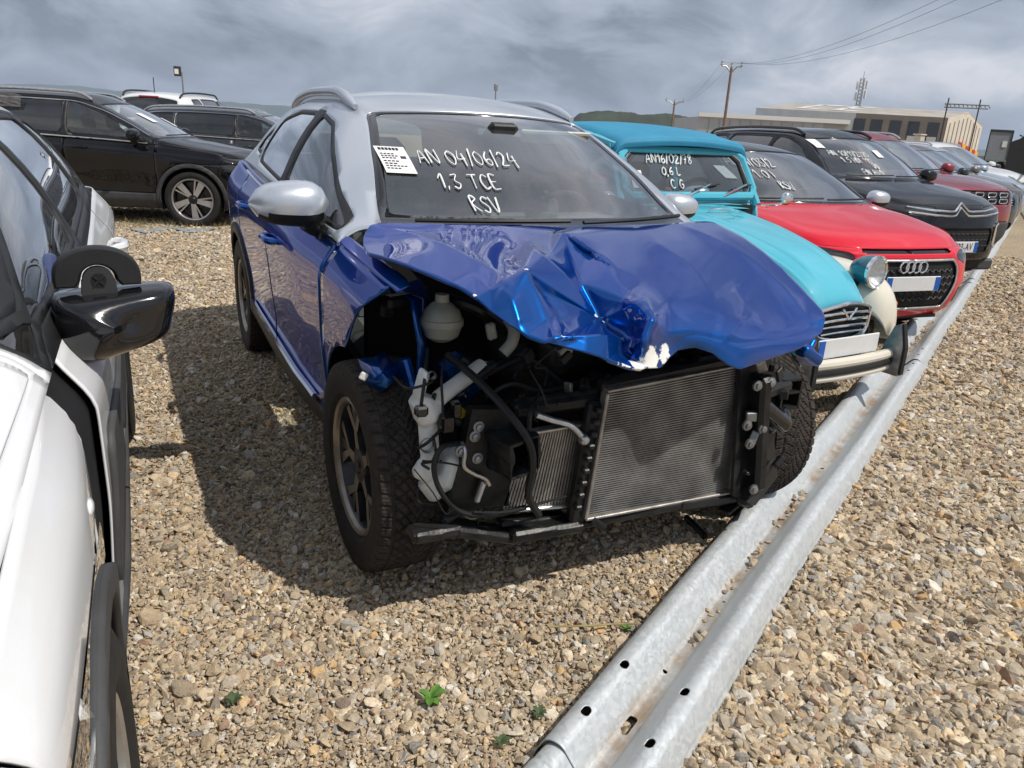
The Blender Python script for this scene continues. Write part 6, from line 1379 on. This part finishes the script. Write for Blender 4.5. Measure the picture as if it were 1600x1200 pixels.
    if me.polygons[0].normal.y > 0: me.flip_normals()
    def scr(a, c): 
        t_ = (1.325 - c) / .27; p = quad((a / (.515 + .045 * t_) + 1) / 2, t_); return p + nrm * .004, nrm
    write_on(root, scr, [('AN16/02/78', -.33, 1.245, .052, 3), ('0,6 L', -.22, 1.175, .045, 5), ('C G', -.17, 1.10, .05, 7)], rad=.0038)
    q = [scr(-.48, 1.10)[0] + nrm * .003, scr(-.39, 1.10)[0] + nrm * .003, scr(-.39, 1.20)[0] + nrm * .003, scr(-.48, 1.20)[0] + nrm * .003]; mb = MB(); mb.add(q, [(0, 1, 2, 3)]); mb.obj('paper_slip', PAPER, root, smooth=False)
    for x0, x1 in ((-.08, .14), (.24, .47)):
        mb = MB(); a = np.array([x0, .625, 1.055]); e = scr(x1, 1.115)[0] + nrm * .03; mb.tube([a, (a + e) / 2 + nrm * .02, e], [.011, .007, .005], 7); mb.obj('wiper_arm', CHROME, root); p0, p1 = scr(x1 - .13, 1.09)[0] + nrm * .012, scr(x1 + .10, 1.125)[0] + nrm * .012; mb = MB(); mb.tube([p0, (p0 + p1) / 2, p1], .007, 6); mb.obj('wiper_blade', PLASTIC, root)
    # rolled fabric roof
    prof = cat([(.735, 1.355), (.735, 1.395), (.80, 1.425), (1.2, 1.480), (1.7, 1.480), (2.2, 1.41), (2.6, 1.24), (2.85, 1.02)], 6); G = []
    for y, z in prof: G.append([(x, y + .035 * (x / .55) ** 2 * (1 if y < 1 else -1), z - .035 * (x / .56) ** 2 - .06 * max(0, (abs(x) - .50) / .07) ** 2) for x in np.linspace(-.575, .575, 31)])
    mb = MB(); mb.grid(G, flip=False); o = mb.obj('fabric_roof', roofm, root, auto=60)
    if sum(p.normal.z for p in o.data.polygons) < 0: o.data.flip_normals()
    o.modifiers.new('t', 'SOLIDIFY').thickness = .022
    mb = MB(); mb.box((0, 1.6, .36), (1.16, 2.4, .05)); mb.box((0, .63, .75), (1.05, .03, .5)); mb.box((0, 2.85, .7), (1.1, .03, .6)); mb.obj('floor_pan', SHELLI, root, smooth=False)
    for x in (-.28, .28): seat(root, x, 1.15, .38, GREYI, .5)
    steering(root, .28, .98, .98, .19, 30)
    mb = MB(); mb.box((0, .72, .98), (1.0, .14, .10), bev=.03); mb.obj('dashboard', DARKI, root)
    mb = MB(); mb.box((0, .05, .5), (.55, .9, .35), bev=.05); mb.obj('engine_cover', SHELLI, root)
build_vintage()
# ------------------------------------------------------------------ white car close on the left
def build_white():
    def front(sk, root, b):
        sk = generic_front(zg=.66, lamp=(.50, .70, .84, .80))(sk, root, b); return sk
    def bump(nm, d, root):
        poly = [(.52, .46), (1.36, .44), (1.36, .80), (.56, .80)] if nm == 'front_door' else [(1.46, .44), (2.02, .44), (2.20, .66), (2.20, .80), (1.46, .80)]
        g, d = take(d, YZ(poly, .05), .001); emit('door_bump_panel', g, CLAD, root, th=.02, off=.012); return d
    P = dict(w=.865, yf=-.82, yr=3.33, wb=2.595, lines=dict(zh=.86, zA=.955, zM=1.0, zR=1.06, nose=.07, sh=.12), rows=(.86, .15, 1.05, .95, 1.40, 1.48, 3.33, .955, 3.2, 1.08), paint=WHITE, splits=[1.40, 2.30], win_end=2.75, rw=.335, clad=.05, sill=.36, front=front, S=dict(door_extra=[bump]), skip_mirror=1, mirror=PLASTICG, wing_mod=True, door0=.46, res=12, vres=28, rails=PLASTICG, rail_h=.03, hood_v=.30, glass=[glass('teal_side_glass', (.36, .46, .47), 1.1, .03), GLASSD, GLASSD], pillars=[[(.42, .95), (.42, 1.6), (2.95, 1.6), (2.95, .95)]])
    root, b = make_car('white_car', 'white car close on the left with black door panels and auxiliary mirror', (-2.365, -1.20), 0.0, P)
    # black gloss mirror housing: wedge that faces forward
    e = empty('door_mirror', (0, 0, 0), parent=root); X, Y, Z = .885, .68, 1.003
    n = 24; prof = []; G = []
    out = np.array([(-.115, .045), (-.10, .066), (.0, .072), (.105, .075), (.128, .055), (.118, .0), (.095, -.045), (.0, -.075), (-.07, -.088), (-.10, -.07), (-.118, -.02)]); out = out * .90; cl = cat(np.vstack([out, out[:1]]), 4)[:-1]
    for k, (d, s_) in enumerate(((-.105, .10), (-.104, .30), (-.100, .55), (-.088, .78), (-.068, .93), (-.04, 1.0), (.0, 1.0), (.012, .97))): G.append([(X + q[0] * s_ + .012 * (1 - s_), Y + d + .15 * q[0] * (1 if d < -.05 else .6), Z + q[1] * s_) for q in cl])
    mb = MB(); mb.grid(np.array(G), cv=True, flip=True); mb.add(G[0], [tuple(range(len(cl)))]); o = mb.obj('mirror_housing', PLASTICG, e, auto=60)
    mb = MB(); mb.add([(q[0], q[1] - .004, q[2]) for q in G[-1]], [tuple(range(len(cl)))]); mb.obj('mirror_glass', CHROME, e, smooth=False)
    mb = MB(); P_ = cat([(X - .06, Y - .03, Z - .075), (X - .11, Y - .05, Z - .10), (X - .17, Y - .08, Z - .09), (X - .215, Y - .09, Z - .05)], 5); mb.tube(P_, np.linspace(.030, .055, len(P_)), 10); mb.obj('mirror_foot', PLASTIC, e)
    # auxiliary mirror clipped on top: kidney shell on a bracket
    a = empty('auxiliary_mirror', (X - .02, Y - .045, Z + .078), parent=root); a.rotation_euler = (0, 0, .12); a.scale = (.80, .9, .80)
    mb = MB(); arc = []
    t = np.linspace(0, math.pi, 26); outer = [(-.096 * math.cos(q), .010 + .082 * math.sin(q) ** .8) for q in t]; inn = [(.038 * math.cos(q), .010 + .036 * math.sin(q)) for q in t]
    poly = outer + [(.094, -.006), (.05, -.006)] + inn + [(-.05, -.006), (-.094, -.006)]; poly = np.array(poly)
    G = []; 
    for d, s_ in ((-.020, .90), (-.016, .96), (-.006, 1.0), (.010, 1.0), (.016, .97)):
        c_ = np.array([0, .045]); pp = inset(poly, (1 - s_) * .06) if s_ < 1 else poly; G.append([(q[0], d, q[1]) for q in pp])
    mb.grid(np.array(G), cv=True); mb.add(G[0], [tuple(range(len(poly)))[::-1]]); mb.add(G[-1], [tuple(range(len(poly)))]); o = mb.obj('shell', PLASTIC, a, auto=40); 
    mb = MB(); br = [(-.040, -.030), (.040, -.030), (.036, .012)] + [(.034 * math.cos(q), .012 + .032 * math.sin(q)) for q in np.linspace(0, math.pi, 14)] + [(-.036, .012)]; mb.prism([(z, x) for x, z in br], -.022, .0, 1); mb.box((0, -.005, -.030), (.095, .045, .014), bev=.004); mb.obj('bracket', simple('grey_black_plastic', (.032, .033, .035), .5), a, smooth=False)
    mb = MB(); mb.lathe([(-.0235, .001), (-.0235, .017)], 20, 'y', c=(0, 0, .012)); mb.obj('bracket_hole', SHELLI, a)
    for ang in (45, 135): mb = MB(); mb.box((0, -.0245, .012), (.034, .003, .004), rotm('Y', ang)); mb.obj('bracket_cross', PLASTIC, a, smooth=False)
    # side repeater
    x = b.xside(.16, .82); mb = MB(); mb.ellipsoid((x - .006, .16, .835), (.008, .026, .012)); mb.obj('side_repeater', LENS, root)
build_white()
# ------------------------------------------------------------------ background
FH = Vector((_f.x, _f.y, 0)).normalized(); RH = Vector((FH.y, -FH.x, 0))
def atp(px, py, D):
    """sight line through a picture point out to horizontal distance D along the view axis"""
    d = np.array(_f) + (px - 800) / 1185.54 * np.array(_r) - (py - 600) / 1185.54 * np.array(_u); return CAMP + d * (D / (d @ np.array(FH)))
def gz(p): r = math.hypot(p[0], p[1]); return 0.0 if r < 60 else -(min(r, 300) - 60) * .012
METALG = simple('grey_sheet_metal', (.36, .38, .40), .5, .2, var=.1, scale=.5); ROOFM = simple('weathered_roof_sheet', (.36, .335, .30), .8, var=.22, scale=.25); BROWN = simple('brown_cladding', (.15, .13, .118), .7, var=.1, scale=.6)
CREAMW = simple('cream_render', (.60, .56, .48), .8, var=.1, scale=.6); WHITEW = simple('white_trim', (.68, .68, .67), .6, var=.05); WIN = simple('dark_window', (.03, .037, .045), .15, coat=.5); WOOD = simple('weathered_pole_wood', (.20, .15, .11), .8, var=.2, scale=3); DKMETAL = simple('dark_fence_metal', (.05, .052, .055), .5, .4)
YELL = simple('yellow_banner', (.70, .40, .03), .7); REDB = simple('red_banner', (.50, .03, .03), .7)
def wallbox(parent, name, p0, p1, z0, z1, depth, mat, away=None):
    """box with a front face from p0 to p1 (ground xy) and a depth away from the viewer"""
    p0 = np.array(p0[:2]); p1 = np.array(p1[:2]); e = p1 - p0; nrm = np.array([-e[1], e[0]]); nrm = nrm / np.linalg.norm(nrm)
    if nrm @ np.array(FH)[:2] < 0: nrm = -nrm
    if away is not None: nrm = np.array(away[:2]) / np.linalg.norm(away[:2])
    q = [p0, p1, p1 + nrm * depth, p0 + nrm * depth]; V = [(*a, z0) for a in q] + [(*a, z1) for a in q]
    mb = MB(); mb.add(V, [(0, 1, 5, 4), (1, 2, 6, 5), (2, 3, 7, 6), (3, 0, 4, 7), (4, 5, 6, 7), (3, 2, 1, 0)]); return mb.obj(name, mat, parent, smooth=False), nrm
def on_wall(parent, name, A, B, zt, zb, nrm, mat, proud=.04):
    """panel on a facade from A to B (xy)"""
    A, B = np.array(A[:2]), np.array(B[:2]); V = []
    for off in (-proud, .3):
        for (p, z) in ((A, zb), (B, zb), (B, zt), (A, zt)): V.append((*(p + nrm * off), z))
    mb = MB(); mb.add(V, [(0, 1, 2, 3), (0, 4, 5, 1), (1, 5, 6, 2), (2, 6, 7, 3), (3, 7, 4, 0)]); return mb.obj(name, mat, parent, smooth=False)
def build_buildings():
    D = 125.0
    # low grey hall
    b = empty('grey_hall', tuple(atp(1092, 215, 112)[:2]) + (-1,)); b.location = (0, 0, 0); tag(b, 'long low grey sheet metal hall with white roof edge', 'building')
    P0, P1 = atp(1092, 181, 112), atp(1287, 193, 112); _, nn = wallbox(b, 'wall', P0, P1, -2, (P0[2] + P1[2]) / 2, 18, METALG)
    for i in range(1, 12):
        a = P0 + (P1 - P0) * i / 12; on_wall(b, 'wall_seam', a, a + (P1 - P0) / 12 * .06, P0[2] - .3, -2, nn, simple('seam_grey', (.24, .255, .27), .6) if i == 1 else MATS['seam_grey'], .05)
    T = (P0[2] + P1[2]) / 2; E0 = P0 + (P0 - P1) * .005; on_wall(b, 'roof_edge', E0, P1 + (P1 - P0) * .20, T + .55, T, nn, WHITEW, .4)
    on_wall(b, 'side_annex', P1, P1 + (P1 - P0) * .20, T - .02, -2, nn, simple('annex_grey', (.30, .30, .29), .7), -.1)
    # long gabled warehouse
    w = empty('warehouse'); tag(w, 'large warehouse with weathered gabled roof painted with big white letters', 'building')
    E0, E1 = atp(1180, 181, 128), atp(1482, 184, 128); zE = E1[2]; R0, R1 = atp(1222, 162, 141), atp(1495, 171, 141); e = (E1 - E0) / np.linalg.norm(E1 - E0); zR = (R0[2] + R1[2]) / 2
    A0 = np.array([*E0[:2], zE]); A1 = np.array([*E1[:2], zE]); wd = np.array([-e[1], e[0]]); wd = wd if wd @ np.array(FH)[:2] > 0 else -wd; W = 13.0
    c1 = atp(1537, 190, 156)[:2] - E1[:2]; W = np.linalg.norm(c1) / 2; wd = c1 / (2 * W); B0 = np.array([*(A0[:2] + wd * W), zR]); B1 = np.array([*(A1[:2] + wd * W), zR]); C0 = np.array([*(A0[:2] + wd * 2 * W), zE]); C1 = np.array([*(A1[:2] + wd * 2 * W), zE])
    mb = MB(); mb.add([A0, A1, B1, B0, C1, C0], [(0, 1, 2, 3), (3, 2, 4, 5)]); o = mb.obj('roof', ROOFM, w, smooth=False); o.modifiers.new('t', 'SOLIDIFY').thickness = .25
    Xm = A0 + (A1 - A0) * .52; lo = lambda q: np.array([q[0], q[1], -2.5])
    mb = MB(); mb.add([lo(A0), lo(Xm), Xm, A0], [(0, 1, 2, 3)]); mb.add([lo(A0), A0, B0, C0, lo(C0)], [(0, 1, 2, 3, 4)]); mb.obj('side_wall', METALG, w, smooth=False)
    mb = MB(); mb.add([lo(Xm), lo(A1), A1, Xm], [(0, 1, 2, 3)]); mb.obj('brown_wall', BROWN, w, smooth=False)
    mb = MB(); mb.add([lo(A1), lo(C1), C1, B1, A1], [(0, 1, 2, 3, 4)]); mb.obj('gable_wall', CREAMW, w, smooth=False)
    for i in range(9):
        t = .06 + i * .105; p = A1 + (C1 - A1) * t; zt = zE + (zR - zE) * (1 - abs(2 * t - 1)) - .9; q = p[:2] + e[:2] * .06; g = wd * .55
        mb = MB(); V = [(*q, 1.5), (*(q + g), 1.5), (*(q + g), zt), (*q, zt)]; mb.add(V, [(0, 1, 2, 3)]); o = mb.obj('gable_strip', simple('gable_strip_brown', (.17, .13, .09), .7) if i == 0 else MATS['gable_strip_brown'], w, smooth=False); o.modifiers.new('t', 'SOLIDIFY').thickness = .05
    for i, px in enumerate((1345, 1372, 1402, 1431, 1462)):
        c = A1 + (A0 - A1) * ((1482 - px) / (1482 - 1180.)); a = c - e * .9; b_ = c + e * .9
        f = on_wall(w, 'window', a, b_, zE - .8, zE - 4.6, wd, WIN, .06); on_wall(w, 'window_blind', a + e * .15, b_ - e * .15, zE - 3.0, zE - 4.3, wd, simple('pale_blind', (.40, .41, .42), .7) if i == 0 else MATS['pale_blind'], .10)
    # white letters painted on the roof: bars laid on the slope
    def onroof(s, t): return A0 + (A1 - A0) * s + (B0 - A0) * t + np.array([0, 0, .06])
    WB = [((.17, .62), (.34, .92)), ]
    letters = [[(.14, .80, .30, .92), (.14, .22, .175, .92), (.14, .22, .27, .34)], [(.36, .80, .50, .92), (.36, .20, .40, .92), (.36, .50, .48, .60), (.36, .20, .50, .32)]]
    for L in letters:
        mb = MB()
        for (s0, t0, s1, t1) in L: mb.add([onroof(s0 * .9 + .02, t0), onroof(s1 * .9 + .02, t0), onroof(s1 * .9 + .05, t1), onroof(s0 * .9 + .05, t1)], [(0, 1, 2, 3)])
        mb.obj('painted_letter', WHITEW, w, smooth=False)
    # banners at its foot
    for k in range(6):
        q0 = A1[:2] + wd * (k * 3.6) + e[:2] * 2.5; q1 = q0 + wd * 3.5; mb = MB(); z = 3.0 - k * .25; mb.add([(*q0, z - 1.6), (*q1, z - 1.8), (*q1, z - .2), (*q0, z)], [(0, 1, 2, 3)]); o = mb.obj('banner', YELL if k % 2 else REDB, w, smooth=False); o.modifiers.new('t', 'SOLIDIFY').thickness = .06
    # lattice mast on the roof
    m = empty('lattice_mast'); tag(m, 'lattice telecom mast standing behind the warehouse roof', 'mast'); base = atp(1341, 166, 160); top = atp(1352, 122, 160); h = top[2] - base[2]; bx = np.array([base[0], base[1]])
    for i in range(3):
        a = i * 2.094; off = np.array([math.cos(a), math.sin(a)]) * .55; mb = MB(); mb.tube([(*(bx + off), -3), (*(bx + off * .8), base[2] + h)], .09, 5); mb.obj('mast_leg', STEEL, m)
    mb = MB()
    for k in range(14):
        z0 = base[2] - 4 + k * (h + 4) / 14; z1 = z0 + (h + 4) / 14
        for i in range(3):
            a, c = i * 2.094, (i + 1) * 2.094; mb.tube([(bx[0] + .5 * math.cos(a), bx[1] + .5 * math.sin(a), z0), (bx[0] + .5 * math.cos(c), bx[1] + .5 * math.sin(c), z1)], .05, 4)
    o = mb.obj('mast_bracing', STEEL, m); o['kind'] = 'stuff'
    for k, (dz, s_) in enumerate(((-1.2, 1), (-1.4, -1), (-3.0, 1), (-3.4, -1))): mb = MB(); mb.box((bx[0] + RH.x * s_ * .9, bx[1] + RH.y * s_ * .9, base[2] + h + dz), (.35, .35, 1.5), bev=.05); mb.obj('mast_antenna', WHITEW, m)
    mb = MB(); mb.tube([(*bx, base[2] + h), (*bx, base[2] + h + 1.2)], .05, 5); mb.obj('mast_rod', STEEL, m)
    # jib at the right of the roof
    j = empty('roof_jib'); tag(j, 'thin horizontal lifting jib above the warehouse gable', 'crane'); a, b_ = atp(1477, 162, 118), atp(1545, 165, 118)
    for dz in (0, .45): mb = MB(); mb.tube([a + [0, 0, -dz], b_ + [0, 0, -dz]], .10, 5); mb.obj('jib_boom', DKMETAL, j)
    for k in range(11): t = k / 10; p = a * (1 - t) + b_ * t; mb = MB(); mb.tube([p, p + (b_ - a) / 20 + [0, 0, -.45]], .05, 4); mb.obj('jib_brace', DKMETAL, j)
    for px, py in ((1478, 175), (1528, 175)): p = atp(px, py, 118); mb = MB(); mb.tube([(p[0], p[1], -2), (p[0], p[1], a[2] + .8)], .10, 5); mb.obj('jib_post', DKMETAL, j)
    # parked trailer
    t = empty('truck_trailer'); tag(t, 'grey box trailer parked beside the fence, seen from behind', 'trailer'); p0, p1 = atp(1541, 232, 62), atp(1578, 234, 62); ztop = atp(1560, 205, 62)[2]; _, nn = wallbox(t, 'box_body', p0, p1, gz(p0) + 1.1, ztop, 9, simple('trailer_grey', (.22, .24, .27), .5), away=p0 - CAMP)
    for k in (0, 1): a, b_ = (p0, p0 + (p1 - p0) * .05) if k == 0 else (p0 + (p1 - p0) * .95, p1); on_wall(t, 'corner_post', a, b_, ztop + .05, gz(p0) + 1.0, nn, DKMETAL, .06)
    on_wall(t, 'top_rail', p0, p1, ztop + .12, ztop - .05, nn, DKMETAL, .07); on_wall(t, 'sticker', p0 + (p1 - p0) * .62, p0 + (p1 - p0) * .82, ztop - .7, ztop - 1.15, nn, WHITEW, .05)
    for s_ in (.2, .8): c = p0 + (p1 - p0) * s_; mb = MB(); mb.lathe([(-.2, .001), (-.2, .48), (.2, .48), (.2, .001)], 20, 'x', c=(c[0] + nn[0] * 1.5, c[1] + nn[1] * 1.5, gz(p0) + .48)); o = mb.obj('wheel', RUBBER, t)
def build_poles():
    def pole(px0, py0, py1, D, lab, arm, r=.14, lean=0.0, nm='utility_pole'):
        o = empty(nm); tag(o, lab, 'pole'); t = atp(px0, py0, D); b = np.array([t[0], t[1], gz(t) - .3]); mb = MB(); mb.tube([b, t], [r, r * .65], 10); mb.obj('pole_shaft', WOOD if nm == 'utility_pole' else STEEL, o); a = np.array(RH); 
        if arm:
            for s_ in (-1, 1): mb = MB(); mb.tube([t - [0, 0, .35], t + a * s_ * arm * .55 + [0, 0, .1], t + a * s_ * arm + [0, 0, .1]], .06, 6); mb.obj('cross_arm', STEEL, o); mb = MB(); mb.lathe([(0, .05), (.12, .10), (.2, .05), (.32, .09), (.4, .03)], 8, 'z', c=t + a * s_ * arm + [0, 0, .1]); mb.obj('insulator', MILKPL, o)
            mb = MB(); mb.lathe([(0, .05), (.12, .10), (.2, .05), (.32, .09), (.4, .03)], 8, 'z', c=t); mb.obj('insulator', MILKPL, o)
        return t, o
    t, _ = pole(1143, 106, 205, 62, 'tall wooden utility pole with forked arm carrying wires', .75)
    pole(1054, 160, 190, 95, 'short distant utility pole with flat cross arm', 1.0, .16)
    t3, o3 = pole(775, 132, 160, 90, 'thin pole topped by a small antenna behind the blue wreck roof', 0, .10, nm='antenna_pole'); mb = MB(); mb.box(t3 + [0, 0, -.3], (.35, .35, .7), bev=.05); mb.obj('antenna_head', STEEL, o3)
    t4, o4 = pole(284, 113, 160, 48, 'thin lamp pole with square floodlight, left background', 0, .07, nm='lamp_pole'); mb = MB(); mb.box(t4 + np.array(RH) * -.25 + [0, 0, .05], (.40, .25, .55), bev=.03); mb.obj('floodlight', DKMETAL, o4); mb = MB(); mb.box(t4 + np.array(RH) * -.25 + np.array(FH) * -.14 + [0, 0, .03], (.22, .02, .28)); mb.obj('floodlight_glass', WHITEW, o4)
    for k, (px, py, dz, s_) in enumerate(((1520, -12, 0, .0), (1490, -12, .1, -.75), (1590, -10, .1, .75))):
        a = t + np.array(RH) * s_ + [0, 0, .4]; b = atp(px, py, 26); P = [a + (b - a) * q + np.array([0, 0, -1.0 * 4 * q * (1 - q) * .8]) for q in np.linspace(0, 1, 14)]; o = empty('overhead_wire'); mb = MB(); mb.tube(P, .007, 4); bpy.data.objects.remove(o); o = mb.obj('overhead_wire', DKMETAL); tag(o, ['topmost overhead wire running up from the pole to the right', 'middle overhead wire running up from the pole to the right', 'lowest overhead wire running up from the pole to the right'][k], 'wire', 'overhead wires')
    for k, dz in enumerate((0, .1)):
        a = t + np.array(RH) * (-.75 if k else 0) + [0, 0, .4]; b = atp(1056, 162, 95) + [0, 0, dz]; P = [a + (b - a) * q + np.array([0, 0, -3.2 * q * (1 - q)]) for q in np.linspace(0, 1, 12)]; mb = MB(); mb.tube(P, .008, 4); o = mb.obj('overhead_wire', DKMETAL); tag(o, ['upper overhead wire between the two wooden poles', 'lower overhead wire between the two wooden poles'][k], 'wire', 'overhead wires')
def build_fences():
    # palisade fence along the right edge
    a, b = atp(1640, 300, 17), atp(1574, 250, 46); f = empty('palisade_fence'); tag(f, 'dark metal palisade fence along the right edge', 'fence'); a[2] = b[2] = 0; n = 46; e = (b - a) / np.linalg.norm(b - a)
    for k in range(n): p = a + (b - a) * k / (n - 1); mb = MB(); mb.box((p[0], p[1], 1.05), (.07, .07, 2.1)); mb.obj('pale', DKMETAL if k % 6 else simple('fence_post_grey', (.13, .13, .125), .6) if k == 0 else DKMETAL, f, smooth=False)
    for z in (.35, 1.75): mb = MB(); mb.tube([a + [0, 0, z], b + [0, 0, z]], .03, 5); mb.obj('fence_rail', DKMETAL, f)
    # low mesh fence in front of the warehouse
    a, b = atp(1395, 236, 55), atp(1500, 240, 55); g = empty('mesh_fence'); tag(g, 'low dark mesh fence in front of the warehouse', 'fence'); a[2] = b[2] = 0
    for k in range(9): p = a + (b - a) * k / 8; mb = MB(); mb.box((p[0], p[1], .75), (.06, .06, 2.2)); mb.obj('fence_post', DKMETAL, g, smooth=False)
    for k in range(7): z = .1 + k * .28; mb = MB(); mb.tube([a + [0, 0, z], b + [0, 0, z]], .018, 4); mb.obj('fence_wire', DKMETAL, g)
    # two pillars and stacked crates by the fence
    for px, h, m, lab in ((1432, 2.3, CREAMW, 'narrow cream pillar beside the mesh fence'), (1412, 1.5, METALG, 'grey cabinet beside the mesh fence')):
        p = atp(px, 236, 52); mb = MB(); mb.box((p[0], p[1], h / 2), (.5 if h > 2 else 1.4, .5, h), bev=.05); mb.box((p[0], p[1], h + .04), (.6 if h > 2 else 1.5, .6, .08), bev=.02); tag(mb.obj('cabinet' if h < 2 else 'gate_pillar', m), lab, 'cabinet' if h < 2 else 'pillar')
def leaf_cloud(mb, c, r, n, size, seed, flat=1.0):
    g = np.random.default_rng(seed); 
    for _ in range(n):
        d = g.normal(0, 1, 3); d /= np.linalg.norm(d); p = np.array(c) + d * np.array(r) * g.uniform(.35, 1.0) ** .6; u = g.normal(0, 1, 3); u /= np.linalg.norm(u); v = np.cross(u, g.normal(0, 1, 3)); v /= np.linalg.norm(v); s_ = size * g.uniform(.6, 1.4)
        mb.add([p - u * s_, p + v * s_ * .6, p + u * s_, p - v * s_ * .6], [(0, 1, 2, 3)])
LEAF = simple('dark_foliage', (.035, .055, .025), .7, var=.5, scale=.8); LEAF2 = simple('weed_green', (.10, .22, .035), .55, var=.3, scale=30); DRY = simple('dry_grass', (.36, .30, .14), .8, var=.3, scale=20)
def build_nature():
    # tree at the right edge
    t = empty('tree'); tag(t, 'dark leafy tree at the far right edge beyond the fence', 'tree'); p = atp(1612, 235, 60); top = atp(1605, 203, 60)[2]; mb = MB(); mb.tube([(p[0], p[1], 0), (p[0] + .1, p[1], top * .6)], [.18, .08], 8); mb.obj('trunk', WOOD, t); mb = MB()
    for k in range(6): leaf_cloud(mb, (p[0] + rnd.uniform(-.7, .7), p[1] + rnd.uniform(-.7, .7), top - .9 + rnd.uniform(-.6, .5)), (.8, .8, .6), 160, .13, k)
    mb.obj('crown', LEAF, t, smooth=False)
    # wooded hill behind the wreck and the vintage car
    def ridge(name, D, pts, depth, mat, jag, n=160, seed=1, base=-40):
        g = np.random.default_rng(seed); xs = np.linspace(pts[0][0], pts[-1][0], n); ys = np.interp(xs, [q[0] for q in pts], [q[1] for q in pts]); G = []
        for i in range(n):
            j = jag * (g.uniform(-1, 1) + .6 * math.sin(i * .5 + seed)); T = atp(xs[i], ys[i] + j, D); f = np.array([T[0], T[1]]) ; back = f + np.array(FH)[:2] * depth; fr = f - np.array(FH)[:2] * depth * .8
            G.append([(*fr, base), (*(f - np.array(FH)[:2] * depth * .3), base + (T[2] - base) * .62), (*f, T[2]), (*back, base)])
        mb = MB(); mb.grid(G, flip=True); o = mb.obj(name, mat, None, auto=180); o['kind'] = 'structure'; return o
    hill = simple('wooded_hill', (.035, .045, .030), .9, var=.5, scale=.03)
    ridge('wooded_hill', 900, [(880, 196), (905, 178), (930, 173), (975, 174), (1000, 179), (1040, 177), (1075, 182), (1095, 189), (1200, 205), (1700, 262)], 260, hill, .8, 220, 2)
    far = simple('far_hills', (.055, .075, .06), .95, var=.4, scale=.0012)
    ridge('far_hills', 9000, [(-500, 110), (-60, 132), (40, 131), (120, 135), (200, 143), (300, 156), (420, 163), (600, 176), (800, 191), (1000, 203), (1300, 222), (1800, 248)], 2600, far, 1.0, 140, 5, -400)
    plain = simple('far_plain', (.10, .115, .075), .95, var=.5, scale=.004)
    mb = MB(); mb.grid([[(x, y, -4 - math.hypot(x, y) * .012) for y in np.linspace(-12000, 12000, 25)] for x in np.linspace(-12000, 12000, 25)], flip=True); o = mb.obj('plain', plain, None, auto=180); o['kind'] = 'structure'; o.location = (0, 0, -6)
    if sum(p.normal.z for p in o.data.polygons) < 0: o.data.flip_normals()
    # weeds in the gravel
    def weed(px, py, s, lab, k, mat=LEAF2, n=9):
        p = atz(px, py, .012); o = empty('weed', tuple(p)); tag(o, lab, 'weed', 'weeds in the gravel'); r = random.Random(k)
        for i in range(n):
            a = i * 2.4 + r.uniform(-.3, .3); L = s * r.uniform(.6, 1.0); up = r.uniform(.35, .9); G = []
            for t in np.linspace(0, 1, 6):
                w = L * .26 * math.sin(math.pi * min(1, .12 + t * .88)) ** .7; c = np.array([math.cos(a) * L * t, math.sin(a) * L * t, L * up * t * (1.15 - .7 * t)]); sd = np.array([-math.sin(a), math.cos(a), 0]); G.append([c - sd * w + [0, 0, w * .3], c, c + sd * w + [0, 0, w * .3]])
            mb = MB(); mb.grid(G); mb.obj('leaf', mat, o)
    weed(673, 1090, .045, 'small green leafy weed in the gravel ahead of the wreck wheel', 1); weed(978, 983, .022, 'tiny green sprout against the near side of the guard rail', 2, n=6); weed(842, 1115, .026, 'small grey-green weed left of the guard rail holes', 3, simple('grey_weed', (.07, .10, .045), .7), 8); weed(782, 1160, .030, 'grey-green weed near the picture bottom left of the rail', 4, MATS['grey_weed'], 8); weed(365, 1095, .028, 'wispy grey-green weed near the white car wheel', 5, MATS['grey_weed'], 9)
    # dry grass at the edge of the back row
    g = np.random.default_rng(8); mb = MB()
    for _ in range(900):
        p = atz(g.uniform(150, 372), g.normal(352, 5), 0); a = g.uniform(0, 6.28); h = g.uniform(.03, .11); w = .004; d = np.array([math.cos(a), math.sin(a), 0]); mb.add([p - d * w, p + d * w, p + d * h * .5 + [0, 0, h]], [(0, 1, 2)])
    o = mb.obj('dry_grass', DRY, None, smooth=False); o['kind'] = 'stuff'; o['label'] = 'dry grass along the edge of the back row'
    mb = MB(); P = [atz(858, 979, .03), atz(905, 978, .036), atz(962, 975, .03), atz(1002, 975, .04)]; mb.tube(cat(P, 4), .003, 5); tag(mb.obj('straw', DRY), 'single dry straw lying on the gravel beside the guard rail', 'straw')
    G = np.array([[atz(205 + i * 22, 356 + 1.8 * math.sin(i * 1.7) + j * (1.2 + (i * 5 % 3)), .012 + .02 * ((i * 7 + j * 3) % 5) / 5) for j in range(3)] for i in range(7)]); mb = MB(); mb.grid(G); o = mb.obj('tarp_strip', simple('pale_blue_tarp', (.26, .29, .33), .7), None); tag(o, 'crumpled pale blue tarp strip lying before the black side-on crossover', 'tarp')
build_buildings(); build_poles(); build_fences(); build_nature()

def build_haze():
    mb = MB(); mb.box((0, 0, -200), (27000, 27000, 1200)); o = mb.obj('haze', None, None, smooth=False); o.data.materials.clear()
    m = bpy.data.materials.new('haze_air'); m.use_nodes = True; nt = m.node_tree; nt.nodes.clear(); out = nt.nodes.new('ShaderNodeOutputMaterial'); v = nt.nodes.new('ShaderNodeVolumePrincipled'); v.inputs['Color'].default_value = (.62, .74, .92, 1); v.inputs['Density'].default_value = 8e-5; nt.links.new(v.outputs[0], out.inputs['Volume']); o.data.materials.append(m); o['kind'] = 'stuff'; o['label'] = 'thin blue haze over the far plain'
build_haze()
